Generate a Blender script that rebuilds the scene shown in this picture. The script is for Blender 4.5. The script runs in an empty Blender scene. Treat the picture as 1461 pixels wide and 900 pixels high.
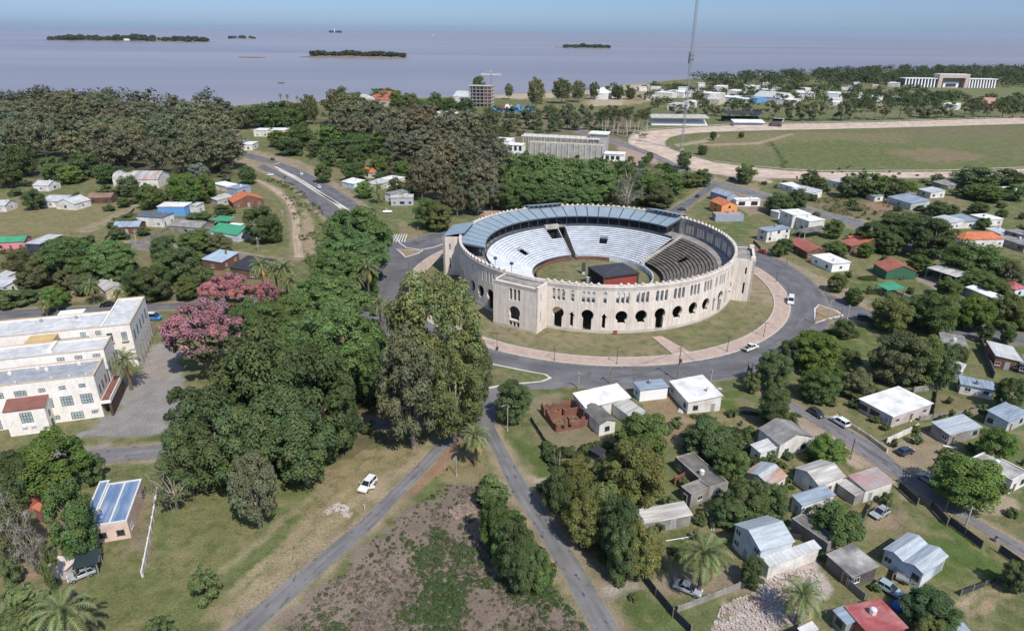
import bpy, bmesh, math, random
import numpy as np
from mathutils import Vector, Matrix
from mathutils.geometry import tessellate_polygon
R_ = math.radians
scene = bpy.context.scene
COL = scene.collection

# ---------------------------------------------------------------- camera, sky, sun, exposure
CAM_H = 80.0
cam = bpy.data.cameras.new('camera'); cam_ob = bpy.data.objects.new('camera', cam); COL.objects.link(cam_ob)
cam.sensor_fit = 'HORIZONTAL'; cam.sensor_width = 36.0; cam.lens = 36.0 * 950.0 / 1461.0
cam.clip_start = 1.0; cam.clip_end = 200000.0
_p, _r = R_(23.17), R_(0.6)
_fw = Vector((0, math.cos(_p), -math.sin(_p))); _rt = Vector((1, 0, 0)); _up = _rt.cross(_fw)
_X = _rt * math.cos(_r) + _up * math.sin(_r); _Y = -_rt * math.sin(_r) + _up * math.cos(_r)
cam_ob.matrix_world = Matrix(((_X.x, _Y.x, -_fw.x, 0), (_X.y, _Y.y, -_fw.y, 0), (_X.z, _Y.z, -_fw.z, CAM_H), (0, 0, 0, 1)))
scene.camera = cam_ob
SUN_AZ, SUN_EL = 29.0, 52.0          # degrees to the right of straight behind the camera, and above the horizon
sdir = Vector((math.sin(R_(SUN_AZ)) * math.cos(R_(SUN_EL)), -math.cos(R_(SUN_AZ)) * math.cos(R_(SUN_EL)), math.sin(R_(SUN_EL))))
world = bpy.data.worlds.new('World'); scene.world = world; world.use_nodes = True
wn = world.node_tree.nodes; wl = world.node_tree.links
bg = wn['Background']; sky = wn.new('ShaderNodeTexSky'); sky.sky_type = 'NISHITA'; sky.sun_disc = False
sky.sun_elevation = R_(SUN_EL); sky.sun_rotation = math.atan2(sdir.x, sdir.y)
sky.altitude = 0; sky.air_density = 1.0; sky.dust_density = 0.6; sky.ozone_density = 2.5
tcw = wn.new('ShaderNodeTexCoord'); sxw = wn.new('ShaderNodeSeparateXYZ'); rpw = wn.new('ShaderNodeValToRGB'); mxw = wn.new('ShaderNodeMix'); mxw.data_type = 'RGBA'; mxw.blend_type = 'MULTIPLY'; mxw.inputs[0].default_value = 1.0
wl.new(tcw.outputs['Generated'], sxw.inputs[0]); wl.new(sxw.outputs[2], rpw.inputs[0])     # clear blue air near the horizon, untouched sky above
e0, e1 = rpw.color_ramp.elements; e0.position = 0.0; e0.color = (.385, .545, .935, 1); e1.position = .40; e1.color = (1, 1, 1, 1); em = rpw.color_ramp.elements.new(.06); em.color = (.365, .47, .75, 1)
wl.new(sky.outputs[0], mxw.inputs[6]); wl.new(rpw.outputs[0], mxw.inputs[7]); wl.new(mxw.outputs[2], bg.inputs[0]); bg.inputs[1].default_value = 0.12
sun = bpy.data.lights.new('sun', 'SUN'); sun.energy = 3.6; sun.angle = R_(0.5); sun.color = (1.0, 0.945, 0.86)
sun_ob = bpy.data.objects.new('sun', sun); COL.objects.link(sun_ob)
sun_ob.rotation_euler = sdir.to_track_quat('Z', 'Y').to_euler(); sun_ob.location = (0, 0, 300)
vs = scene.view_settings; vs.view_transform = 'Standard'; vs.look = 'None'; vs.exposure = 0.45; vs.gamma = 1.0
cy = scene.cycles; cy.max_bounces = 6; cy.diffuse_bounces = 3; cy.glossy_bounces = 2; cy.transmission_bounces = 2
cy.transparent_max_bounces = 4; cy.volume_bounces = 0

HOUSES = [
(79.8, 133.5, -63.7, 8.8, 13.9, 3.0, 'flat', 'pk', 'wm', 'WWd', 'wdw', 'house', 'white flat roofed bungalow with dusky pink walls beside the narrow street'),
(90.7, 123.5, -69.5, 4.7, 9.7, 2.7, 'shed', 'gy', 'zn', '.w', 'd.w', 'house', 'grey block house with streaked zinc roof between dirt yard and garden walls'),
(105.6, 128.1, -60.4, 4.8, 8.4, 3.0, 'shed', 'zw', 'zb', 'w.', 'dw', 'house', 'pale blue metal roofed house with stepped roof behind the round green tree'),
(108.4, 141.7, -26.6, 7.3, 5.1, 2.6, 'flat', 'wh', 'zb', 'ww', '.', 'shed', 'long low white shed with blue grey roof beside the dry yard'),
(110.7, 150.5, -41.6, 3.2, 5.8, 2.3, 'shed', 'zw', 'zw', '.', 'd', 'shed', 'small pale metal shed at the edge of the big thicket'),
(116.9, 163.6, -24.9, 6.2, 8.8, 2.8, 'flat', 'gy', 'fc', 'ww', 'd', 'house', 'grey roofed house just below the tree lined street'),
(125.6, 155.3, -21.0, 6.4, 10.0, 3.0, 'shed', 'rb', 'zw', 'wdw', 'w', 'house', 'white sheet roofed house with rust red front along the dark garden wall'),
(130.2, 152.6, -40.6, 1.9, 7.3, 2.8, 'flat', 'dk', 'cd', 'w', 'w', 'house', 'dark grey house next to the rust red fronted house'),
(90.7, 110.2, -61.5, 7.9, 5.7, 3.0, 'para', 'wh', 'cw', 'w.w', 'dw', 'house', 'weathered white house with stained concrete roof behind the large street tree'),
(52.1, 119.9, -68.3, 6.6, 8.9, 3.4, 'gx', 'wh', 'fc', '.', 'ww', 'house', 'whitewashed cottage with dark patched gable roof and jagged parapet'),
(48.8, 114.7, -61.4, 3.0, 5.1, 2.5, 'shed', 'wh', 'zw', '.', 'd', 'shed', 'pale flat lean-to against the whitewashed cottage'),
(44.5, 105.3, -52.2, 5.8, 5.8, 3.0, 'gy', 'wh', 'ru', 'w', 'wd', 'house', 'long white house with zinc roof half rusted orange'),
(54.5, 106.4, -65.7, 6.0, 7.0, 3.3, 'gy', 'wh', 'fw', '.w', 'd', 'house', 'broad house with pale fibre cement gable roof beside the rusty roofed one'),
(63.6, 103.9, -67.6, 4.3, 7.4, 3.0, 'shed', 'wh', 'fr', '.', 'd.', 'house', 'white house with grey and faded red sheet roof at the street fence'),
(61.4, 103.1, -66.4, 4.3, 3.0, 2.4, 'shed', 'gy', 'fw', '.', '.', 'shed', 'narrow white lean-to beside the faded red roof'),
(50.8, 98.0, -66.9, 2.7, 8.1, 3.0, 'shed', 'wh', 'zb', 'd', 'w.', 'house', 'white house with smooth blue grey shed roof above the dark thicket'),
(37.4, 88.7, -69.5, 6.8, 6.8, 4.6, 'gy2', 'lb', 'zn', 'wdw/w.w', '..', 'house', 'two storey pale blue house with wide zinc gable roof'),
(40.9, 81.0, 23.0, 11.0, 1.8, 2.8, 'shed', 'wh', 'zw', '....', '.', 'shed', 'long white lean-to stretched before the two storey pale blue house'),
(48.7, 92.2, -59.3, 7.1, 2.7, 2.8, 'para', 'gy', 'cd', '..', '.', 'shed', 'dark concrete roofed row between pale blue house and rounded bushes'),
(51.2, 84.2, -69.0, 5.5, 5.5, 2.6, 'shed', 'dk', 'cp', '.d', 'w.', 'shed', 'dilapidated dark concrete shed with pale patch on its roof'),
(60.8, 85.0, -57.2, 6.6, 7.5, 3.0, 'mgable', 'lb', 'zn', 'w.w', '.g', 'house', 'white house with two parallel zinc gables on the green lawn'),
(49.0, 73.1, -76.1, 5.4, 6.4, 3.0, 'flat', 'rd', 'rd', '..', 'ww', 'house', 'house with bright red flat roof at the bottom of the picture'),
(47.3, 72.8, -71.8, 2.8, 2.0, 2.6, 'shed', 'gy', 'zb', 'w', '.', 'shed', 'small blue grey lean-to attached to the red flat roof'),
(40.8, 69.4, -64.4, 1.3, 2.9, 2.5, 'shed', 'gy', 'zw', '.', '.', 'shed', 'small tin shed beside the palm and rubble lot'),
(62.1, 69.9, -74.5, 1.5, 3.1, 2.5, 'shed', 'gy', 'zb', '.', '.', 'shed', 'bluish tin roof shed behind the yellow bush'),
(21.8, 94.1, -74.5, 3.4, 9.7, 2.5, 'shed', 'gy', 'fw', '.', '..d.', 'shed', 'long low grey block shed with pale patched roof'),
(32.5, 110.0, -66.4, 10.5, 4.4, 2.8, 'para', 'gy', 'cd', 'w.w', 'w', 'house', 'long grey concrete house with dark flat roof and white chimney'),
(31.5, 100.8, -61.2, 2.8, 4.6, 2.8, 'para', 'gy', 'fc', 'd', 'w', 'shed', 'square grey annex before the long concrete house'),
(14.0, 133.1, -65.9, 6.1, 12.0, 3.3, 'shed', 'wh', 'wm', 'w', '.', 'house', 'white corrugated roofed house beside the brick ruin'),
(15.8, 128.2, -66.6, 7.6, 4.4, 3.0, 'gx', 'wh', 'cd', '.', 'w', 'house', 'dark roofed narrow wing with white end wall beside the brick ruin'),
(22.6, 130.8, -60.3, 7.2, 4.1, 2.8, 'shed', 'wh', 'fw', '.', 'd', 'shed', 'grey patched roof wing under the round green tree'),
(29.0, 139.9, -76.0, 4.1, 7.5, 3.2, 'flat', 'wq', 'zb', 'w', '..', 'house', 'bright white box house with blue grey roof facing the ring road'),
(37.8, 140.7, -78.0, 10.3, 8.6, 3.2, 'shed', 'wh', 'wm', 'w.w', 'wd', 'house', 'white roofed house with rusty lower eaves facing the ring road'),
(102.5, 271.3, -64.7, 5.6, 13.5, 4.8, 'flat', 'wh', 'zb', 'w/w', 'w.w/dww', 'house', 'two storey white modern house with grey slab roof'),
(121.6, 298.4, -75.9, 9.7, 9.6, 6.0, 'flat', 'wh', 'wm', './w', 'w/w', 'house', 'tall white cube house behind the grey roofed modern house'),
(125.8, 289.5, -69.3, 7.8, 9.3, 5.0, 'flat', 'wh', 'wm', 'w/.', 'w.', 'house', 'lower white cube house with dark porch'),
(120.6, 276.5, -64.9, 5.5, 15.0, 2.8, 'canopy', 'wh', 'cd', '', '', 'porch', 'dark roofed porch on white posts below the white cubes'),
(121.7, 309.8, -63.6, 5.4, 7.0, 3.0, 'flat', 'wh', 'wm', '.', 'w', 'house', 'low white roofed wing next to the tall white cube'),
(110.7, 258.7, -81.9, 14.6, 8.6, 3.0, 'gx', 'bn', 'rt', 'd', 'w.w', 'house', 'brown walled house with dull red tiled roof by the ring road'),
(112.7, 240.5, -72.5, 11.3, 8.4, 3.2, 'flat', 'wq', 'wm', 'ww', 'w', 'house', 'small white box house with stepped flat roof'),
(131.2, 259.8, -70.8, 7.3, 7.3, 3.0, 'shed', 'bn', 'rt', 'd', 'w', 'house', 'low house with dark red roof under garden trees'),
(137.5, 265.2, -74.2, 9.7, 8.8, 3.3, 'gx', 'bn', 'ot', 'w', 'ww', 'house', 'house with orange red gable roof among dark garden trees'),
(131.6, 231.4, -88.3, 9.1, 11.2, 3.2, 'gx', 'gn', 'rt', '.', '...', 'hall', 'dark green hall with long red ridge roof'),
(122.3, 210.8, -80.8, 6.2, 6.7, 2.8, 'canopy', 'gn', 'gn', '', '', 'pavilion', 'green roofed open garden pavilion'),
(146.5, 223.8, -65.1, 10.8, 9.9, 4.3, 'canopy', 'gy', 'fw', '', '', 'canopy', 'large pale grey canopy on posts over a dark yard'),
(150.6, 208.1, -75.0, 14.8, 3.9, 3.0, 'shed', 'gy', 'wm', '....', '.', 'shed', 'long thin white roofed shed behind the street trees'),
(163.6, 211.2, -67.7, 6.0, 5.9, 3.0, 'hip', 'lb', 'rd', 'w', 'w', 'kiosk', 'red roofed kiosk at the edge of the street trees'),
(182.2, 269.4, -83.1, 8.0, 18.7, 3.5, 'hip', 'wh', 'ot', '.', 'www.w', 'house', 'long white house with bright orange tiled roof'),
(191.3, 298.8, -71.1, 10.6, 8.2, 3.0, 'shed', 'wh', 'zw', 'w', 'w', 'house', 'pale metal roofed house across the street from the orange roof'),
(201.6, 303.2, -87.4, 11.7, 7.0, 3.0, 'shed', 'wh', 'zb', 'w', 'w', 'house', 'grey streaked roofed house behind the orange roof'),
(212.6, 304.4, -75.0, 9.7, 9.3, 3.2, 'flat', 'wh', 'wm', 'w', 'ww', 'house', 'white flat roofed house beyond the orange roof'),
(205.0, 281.6, -85.5, 9.2, 5.7, 3.0, 'shed', 'wh', 'zw', 'w', 'w', 'house', 'white metal roofed house tucked next to the orange roof'),
(207.3, 273.3, -69.4, 8.6, 7.6, 4.5, 'flat', 'gy', 'fc', 'w/w', 'w', 'house', 'grey two storey flat roofed house at the right edge'),
(201.1, 269.3, -74.9, 13.5, 8.7, 2.9, 'flat', 'gy', 'fc', 'w.w', 'w', 'house', 'low grey porch house before the two storey grey house'),
(192.3, 339.7, -74.4, 15.7, 11.6, 3.3, 'shed', 'zw', 'zb', 'w', 'd', 'shed', 'grey blue metal shed on the bare lot'),
(219.2, 360.2, -76.6, 9.6, 9.5, 3.0, 'shed', 'wh', 'zw', 'w', 'ww', 'house', 'small white house with grey roof by the racecourse fence'),
(148.2, 371.1, -67.2, 12.4, 9.8, 3.0, 'flat', 'wh', 'wm', 'w', 'w', 'house', 'white roofed house nearest the racetrack bend'),
(149.9, 357.8, -62.3, 13.0, 9.0, 3.0, 'shed', 'wh', 'zw', 'w', 'w', 'house', 'pale sheet roofed house among dark round trees'),
(178.8, 379.8, -66.0, 10.4, 9.5, 3.5, 'flat', 'wh', 'zw', 'w', 'w', 'house', 'white house half hidden by trees below the racetrack'),
(236.4, 376.6, -61.8, 9.3, 18.6, 3.0, 'shed', 'gy', 'fc', 'w', 'w', 'house', 'long grey green roofed house under the racetrack'),
(268.3, 367.7, -78.0, 8.9, 7.1, 3.0, 'flat', 'wh', 'wm', 'w', 'w', 'house', 'small white house below the dark tree clump at the track'),
(185.6, 348.1, -75.9, 6.7, 5.6, 2.6, 'shed', 'wh', 'zb', '.', 'w', 'shed', 'tiny grey shed among the garden trees'),
(204.8, 354.7, -74.1, 8.3, 5.9, 3.0, 'flat', 'gy', 'fc', 'w', 'w', 'house', 'small grey house above the metal shed'),
(111.1, 327.9, 6.7, 13.1, 4.8, 3.4, 'flat', 'wq', 'wm', 'GG', '.', 'pavilion', 'low white pavilion with glazed front on bare ground'),
(95.9, 321.2, -74.6, 10.9, 9.0, 4.6, 'gx', 'og', 'ot', 'w/w', 'ww/w', 'house', 'tall orange walled house with tiled gable roof'),
(92.9, 304.4, -88.2, 5.0, 13.1, 3.0, 'para', 'bg', 'cr', '.', '....', 'house', 'blue grey walled house with red trimmed terrace roof'),
(102.4, 344.4, -65.1, 13.1, 8.0, 4.0, 'gx', 'bg', 'zb', 'w', 'w', 'house', 'blue grey house with dark metal roof by the junction'),
(-199.0, 244.8, 12.8, 10.4, 7.1, 3.2, 'gx', 'pi', 'gn', 'wdw', '.', 'house', 'bright pink house with green metal roof'),
(-183.1, 239.4, -5.3, 6.0, 12.3, 4.8, 'flat', 'nv', 'zw', 'w./w.', 'w/w', 'house', 'dark navy two storey house with pale sloped roof'),
(-166.6, 268.1, 7.4, 10.7, 7.8, 3.2, 'gx', 'rb', 'zb', 'wdw', '.', 'house', 'red brick house with blue metal roof'),
(-163.9, 281.6, -10.4, 12.7, 8.7, 4.4, 'flat', 'wh', 'sl', 'w.w', 'dw', 'house', 'white two storey house with dark panelled roof'),
(-163.1, 298.6, 1.1, 12.7, 8.8, 4.4, 'flat', 'bl', 'wm', '...', '.', 'warehouse', 'bright blue walled warehouse with white roof'),
(-150.7, 303.4, -5.3, 4.0, 7.0, 3.8, 'flat', 'wh', 'fw', '.', 'd', 'house', 'small white block beside the bright blue warehouse'),
(-140.1, 321.7, -55.6, 10.7, 14.8, 3.0, 'gx', 'rb', 'ot', '.', 'wdw', 'house', 'low brick house with long orange tiled roof'),
(-149.8, 323.6, -44.7, 9.1, 8.4, 3.0, 'shed', 'pk', 'zw', 'w', 'w', 'house', 'pale pinkish house left of the orange tiled roof'),
(-161.8, 355.6, -36.3, 15.5, 7.6, 3.0, 'flat', 'wh', 'wm', 'w', 'w', 'house', 'white flat roofed house near the avenue bend'),
(-149.4, 343.0, -23.5, 7.8, 9.9, 3.6, 'flat', 'bg', 'zb', 'w', 'w', 'house', 'grey blue box house near the avenue bend'),
(-144.8, 272.2, -13.7, 15.2, 9.1, 3.0, 'gx', 'gy', 'fc', 'w', 'd', 'house', 'grey gabled house with irregular pale roof'),
(-124.8, 264.8, -23.1, 14.9, 11.7, 3.0, 'gx', 'lb', 'gn', 'w', 'ww', 'house', 'bright green roofed house beside the dirt track'),
(-122.9, 272.1, -17.5, 6.1, 6.9, 2.8, 'flat', 'wh', 'wm', '.', 'w', 'shed', 'small white roofed outhouse behind the bright green roof'),
(-131.8, 282.5, -13.6, 8.2, 6.7, 2.8, 'canopy', 'gn', 'gn', '', '', 'carport', 'dark green canopy on posts in a garden'),
(-111.1, 225.7, -8.6, 7.8, 12.0, 3.2, 'shed', 'rb', 'zl', 'w', 'ww', 'house', 'house with pale blue tilted roof near the street corner'),
(-97.7, 216.7, -6.9, 10.9, 13.7, 3.0, 'shed', 'bn', 'dk', 'ww', 'w', 'house', 'house with wide black roof beside palms'),
(-136.4, 203.4, -44.4, 10.6, 5.8, 3.0, 'gx', 'cr', 'fw', 'w', 'w', 'house', 'beige house with faded tile roof under dark trees'),
(-172.2, 200.5, -12.1, 9.6, 6.8, 3.0, 'shed', 'wh', 'zw', 'w', 'd', 'house', 'white sheet roofed house cut by the left edge'),
(-173.0, 209.3, -17.6, 4.8, 3.9, 3.0, 'shed', 'wh', 'zw', 'w', 'w', 'shed', 'thin white roof hidden in shrubs at the left'),
(-226.3, 311.9, 1.1, 10.7, 9.3, 3.0, 'shed', 'wh', 'zw', 'w', 'w', 'house', 'pale metal roofed house at the back of the dry field'),
(-216.9, 309.3, -12.9, 11.3, 10.0, 3.0, 'gy', 'wh', 'zw', 'w', 'w', 'house', 'white gabled house at the back of the dry field'),
(-208.1, 320.0, 5.3, 11.6, 7.9, 3.0, 'gx', 'bn', 'fb', 'ww', 'w', 'house', 'low house with brown tile roof at the wood edge'),
(-217.4, 359.9, -2.8, 12.3, 12.9, 4.0, 'barrel', 'wh', 'fw', 'w', 'w', 'hall', 'hall with pale curved barrel roof at the wood edge'),
(-201.8, 355.6, 5.7, 10.9, 16.9, 4.5, 'gx', 'wh', 'ru', 'w', 'w', 'hall', 'hall with rusty red gable roof at the wood edge'),
(-251.9, 346.0, -4.5, 8.8, 9.6, 3.0, 'gx', 'wh', 'zw', 'w', 'w', 'house', 'small white roofed house inside the wood edge'),
(-242.3, 302.7, 1.2, 6.6, 8.9, 3.0, 'gx', 'wh', 'zw', 'w', 'w', 'house', 'small pale house at the left edge beyond the dry field'),
(-94.7, 364.5, -38.7, 11.0, 8.3, 3.0, 'shed', 'lb', 'wm', 'w', 'w', 'house', 'white sheet roofed house beside the avenue trees'),
(-81.0, 358.2, -22.6, 9.4, 14.6, 3.2, 'flat', 'wh', 'zw', 'w', 'w', 'house', 'pale roofed house behind the bushy palm'),
(-89.5, 390.5, -24.5, 9.1, 10.2, 3.2, 'gx', 'wh', 'ot', 'w', 'w', 'house', 'small orange roofed house deep among trees'),
(-74.6, 372.1, -29.3, 9.9, 10.2, 3.2, 'flat', 'wh', 'wm', 'w', 'w', 'house', 'white roofed house behind the grey modern house'),
(-65.3, 333.3, -42.2, 7.5, 11.2, 4.0, 'flat', 'wq', 'fc', 'w', 'w.w', 'house', 'upper grey block of the modern house with terraces'),
(-60.3, 322.1, 6.5, 11.4, 7.6, 4.0, 'flat', 'gq', 'fw', 'wWw', '.', 'house', 'grey walled modern house facing the avenue'),
(-165.2, 764.3, -24.0, 44.1, 30.0, 9, 'hip', 'cr', 'rt', 'ww/ww', 'ww/ww', 'mansion', 'large cream mansion with red hipped roof near the shore'),
(-186.4, 752.9, -19.3, 35.9, 30.0, 6, 'hip', 'cr', 'fw', 'w', 'ww', 'house', 'pale hip roofed building beside the red roofed mansion'),
(-140.8, 665.1, -29.1, 30.6, 27.9, 5, 'flat', 'wh', 'wm', 'w', 'ww', 'house', 'white building in front of the red roofed mansion'),
(-95.9, 646.2, -17.9, 20.5, 19.7, 5, 'flat', 'wq', 'wm', 'www', 'w', 'house', 'white flat block half hidden in trees below the shore'),
(-79.3, 663.7, -15.4, 34.4, 21.8, 6, 'flat', 'wq', 'wm', 'wwwww', 'w', 'house', 'long white flat roofed building below the shore'),
(-89.0, 583.7, -21.4, 10.1, 11.3, 4, 'flat', 'wh', 'wm', 'w', 'w', 'house', 'small white building deep in the central trees'),
(-73.3, 828.2, -15.7, 22.2, 30.0, 7, 'gx', 'wh', 'zw', 'ww', 'w', 'house', 'white gabled building left of the unfinished tower'),
(-207.9, 544.3, -3.7, 12.7, 12.9, 5, 'flat', 'wh', 'wm', 'ww', 'w', 'house', 'white flat building behind the avenue'),
(-196.7, 545.1, 1.4, 14.4, 14.3, 5, 'flat', 'ye', 'wm', 'ww', 'w', 'shop', 'yellow and white fronted building behind the avenue'),
(-209.6, 477.7, -7.0, 15.4, 17.9, 5, 'flat', 'gy', 'zb', 'ww', 'w', 'house', 'grey fronted building at the wood edge by the avenue'),
(-197.6, 478.6, 2.2, 12.7, 14.6, 4, 'flat', 'wh', 'wm', 'ww', 'w', 'house', 'low white building by the avenue bend'),
(297.2, 1049.9, -27.8, 16.2, 30.0, 6, 'flat', 'wh', 'wm', 'ww', 'w', 'house', 'white house highest on the far shore'),
(350.0, 1061.2, -28.3, 16.2, 30.0, 6, 'flat', 'wq', 'wm', 'ww', 'w', 'house', 'white box house by the far coastal wood'),
(184.3, 919.7, -30.4, 23.3, 30.0, 7, 'flat', 'wh', 'wm', 'ww', 'w', 'house', 'white block near the far beach'),
(199.2, 937.7, -36.1, 29.0, 30.0, 7, 'flat', 'wh', 'wm', 'ww', 'w', 'house', 'second white block near the far beach'),
(227.7, 954.9, -35.4, 24.1, 30.0, 6, 'flat', 'wh', 'zw', 'ww', 'w', 'house', 'pale house behind the tall mast'),
(232.8, 944.1, -47.0, 40.3, 30.0, 6, 'flat', 'wh', 'wm', 'ww', 'w', 'house', 'wide white house right of the tall mast'),
(254.3, 882.5, -46.3, 37.6, 30.0, 6, 'flat', 'wq', 'wm', 'ww', 'w', 'house', 'bright white house above the grandstand trees'),
(295.7, 974.4, -33.5, 19.8, 30.0, 6, 'flat', 'wh', 'wm', 'ww', 'w', 'house', 'white row house on the far slope'),
(281.1, 876.7, -42.8, 25.1, 30.0, 6, 'flat', 'bl', 'zb', 'ww', 'w', 'house', 'blue fronted house on the far slope'),
(305.1, 893.6, -49.1, 41.0, 30.0, 6, 'gx', 'wh', 'zw', 'ww', 'w', 'house', 'white gabled house on the far slope'),
(170.0, 774.4, -30.9, 17.7, 30.0, 6, 'flat', 'wh', 'zw', 'ww', 'w', 'house', 'pale house behind the palm row'),
(194.9, 805.8, -29.6, 14.9, 27.9, 6, 'flat', 'wh', 'wm', 'ww', 'w', 'house', 'white flat house above the racecourse roofs'),
(231.9, 840.8, -30.6, 15.2, 30.0, 6, 'gx', 'cr', 'fw', 'ww', 'w', 'house', 'beige gabled house on the far slope'),
(382.9, 950.6, -36.7, 18.4, 30.0, 6, 'flat', 'wh', 'wm', 'ww', 'w', 'house', 'white house among the far right trees'),
(416.0, 939.1, -35.4, 17.7, 30.0, 7, 'flat', 'wq', 'wm', 'ww', 'w', 'house', 'white house right of the far clearing'),
(446.6, 952.1, -33.7, 19.9, 30.0, 6, 'flat', 'wh', 'zw', 'ww', 'w', 'house', 'long pale house beside the far clearing'),
(496.8, 807.2, -39.0, 14.6, 30.0, 6, 'flat', 'wh', 'wm', 'ww', 'w', 'house', 'white flat house behind the racetrack tree belt'),
(545.1, 816.2, -41.5, 12.6, 30.0, 7, 'gx', 'rb', 'cr', 'ww', 'w', 'house', 'red and cream house behind the racetrack tree belt'),
(451.5, 900.0, -38.8, 16.3, 30.0, 6, 'flat', 'wh', 'zw', 'w', 'w', 'house', 'pale house peeking over the tree belt'),
(320.5, 852.4, -40.8, 19.4, 30.0, 6, 'flat', 'wh', 'wm', 'w', 'w', 'house', 'low white house near the racetrack straight'),
(618.7, 1168.6, -35.9, 17.6, 30.0, 6, 'flat', 'wh', 'wm', 'ww', 'w', 'house', 'small white annex left of the arcaded white hotel'),
(238.8, 639.6, -25.0, 9.1, 25.6, 5, 'flat', 'gy', 'wm', 'ww', 'w', 'stable', 'grey stable at the racetrack rail'),
(238.8, 639.6, -25.0, 9.5, 22.5, 5, 'flat', 'gy', 'wm', 'ww', 'w', 'stable', 'dark fronted stable near the racetrack rail'),
(97.4, 898.8, -26.8, 22.1, 30.0, 7, 'hip', 'wq', 'wm', 'w', 'w', 'house', 'domed white pavilion near the beach'),
(-69.6, 87.6, 16.2, 5.4, 11.8, 3.5, 'para2', 'pe', 'bl', 'ww', 'w..w', 'house', 'pale pink flat with bright blue roofs edged in white'),
(-72.3, 89.9, 16.7, 1.7, 10.6, 3.1, 'para2', 'pe', 'bl', '.', '.', 'house', 'left section of the pale pink flat with blue roof under the tree'),
(-87.5, 95.3, 7.4, 3.3, 4.8, 3.4, 'shed', 'rd', 'ot', '.', 'w', 'house', 'orange roofed house among leafless trees'),
(-83.5, 93.2, -25.6, 4.1, 1.3, 2.8, 'shed', 'rd', 'ot', '.', '.', 'shed', 'small orange roofed wing beside the orange roof'),
(-72.3, 79.8, -9.2, 3.4, 2.5, 2.3, 'flat', 'pk', 'pk', '.', '.', 'shed', 'small pale pink shed beside the pergola'),
(-68.0, 79.4, 21.1, 3.4, 3.3, 2.4, 'canopy', 'dk', 'dg', '', '', 'pergola', 'dark glass pergola on the grass behind the pink flat'),
(-67.1, 73.4, -35.1, 2.5, 2.5, 2.3, 'canopy', 'dk', 'dk', '', '', 'canopy', 'black awning above the bottom palm'),
(16.0, 113.5, -47.9, 2.8, 2.1, 2.0, 'shed', 'dk', 'dk', '.', '.', 'shed', 'tiny dark shed at the edge of the ash clump'),
]
FAR_TREES = [(-77.7, 634.7, 13.1, 8.0, 'oak'), (-59.5, 627.7, 14.1, 8.5, 'dk'), (-38.5, 639.4, 10.7, 9.4, 'oak'), (-21.3, 637.8, 13.1, 11.5, 'oak'), (-20.1, 684.7, 12.0, 11.3, 'dk'), (-3.7, 683.9, 11.5, 10.2, 'oak'), (14.0, 675.7, 13.8, 10.4, 'oak'), (37.0, 677.7, 13.8, 11.0, 'oak'), (53.8, 684.8, 13.8, 10.9, 'oak'), (71.6, 689.8, 14.8, 9.3, 'oak'), (91.0, 675.6, 14.3, 10.0, 'dk'), (-20.5, 596.3, 14.2, 8.3, 'oak'), (-1.1, 588.5, 10.8, 9.8, 'oak'), (15.6, 600.3, 13.0, 10.9, 'dk'), (36.0, 591.3, 12.7, 10.3, 'dk'), (53.4, 604.1, 13.4, 10.5, 'oak'), (67.4, 603.8, 13.9, 8.0, 'oak'), (-40.2, 535.8, 13.8, 8.3, 'oak'), (-29.2, 541.7, 13.5, 10.8, 'dk'), (-16.0, 540.4, 12.9, 8.0, 'oak'), (-18.8, 470.7, 13.9, 7.8, 'oak'), (-8.6, 472.8, 12.7, 7.4, 'dk'), (166.3, 705.6, 13.1, 9.3, 'euf'), (179.7, 709.8, 15.1, 8.2, 'euf'), (196.7, 717.4, 15.3, 7.6, 'dk'), (209.5, 722.9, 12.8, 8.0, 'dk'), (221.5, 711.7, 16.4, 9.2, 'euf'), (243.2, 729.0, 16.2, 8.4, 'euf'), (237.5, 689.7, 19.3, 10.5, 'euf'), (252.6, 685.3, 19.7, 7.4, 'euf'), (264.2, 692.5, 26.4, 9.3, 'euf'), (275.9, 689.5, 23.2, 10.3, 'dk'), (283.9, 684.6, 19.3, 9.7, 'euf'), (298.0, 688.0, 22.6, 9.5, 'dk'), (309.9, 690.7, 22.8, 7.5, 'euf'), (327.0, 692.1, 21.5, 10.5, 'dk'), (338.2, 697.6, 22.4, 8.7, 'euf'), (354.5, 700.7, 24.8, 7.9, 'euf'), (367.2, 704.1, 30.2, 8.0, 'euf'), (369.0, 691.7, 24.0, 7.9, 'dk'), (392.3, 704.5, 26.5, 8.9, 'euf'), (402.1, 702.5, 22.1, 7.7, 'euf'), (429.2, 724.3, 16.0, 11.1, 'dk'), (438.6, 717.3, 15.2, 7.6, 'euf'), (454.1, 724.0, 15.8, 8.7, 'dk'), (479.8, 738.6, 20.8, 8.5, 'euf'), (477.0, 720.6, 19.8, 11.3, 'euf'), (500.8, 734.2, 18.0, 8.2, 'euf'), (516.0, 732.5, 18.3, 8.3, 'euf'), (524.4, 728.9, 19.3, 10.4, 'euf'), (543.8, 731.2, 18.2, 9.2, 'dk')]
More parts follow.
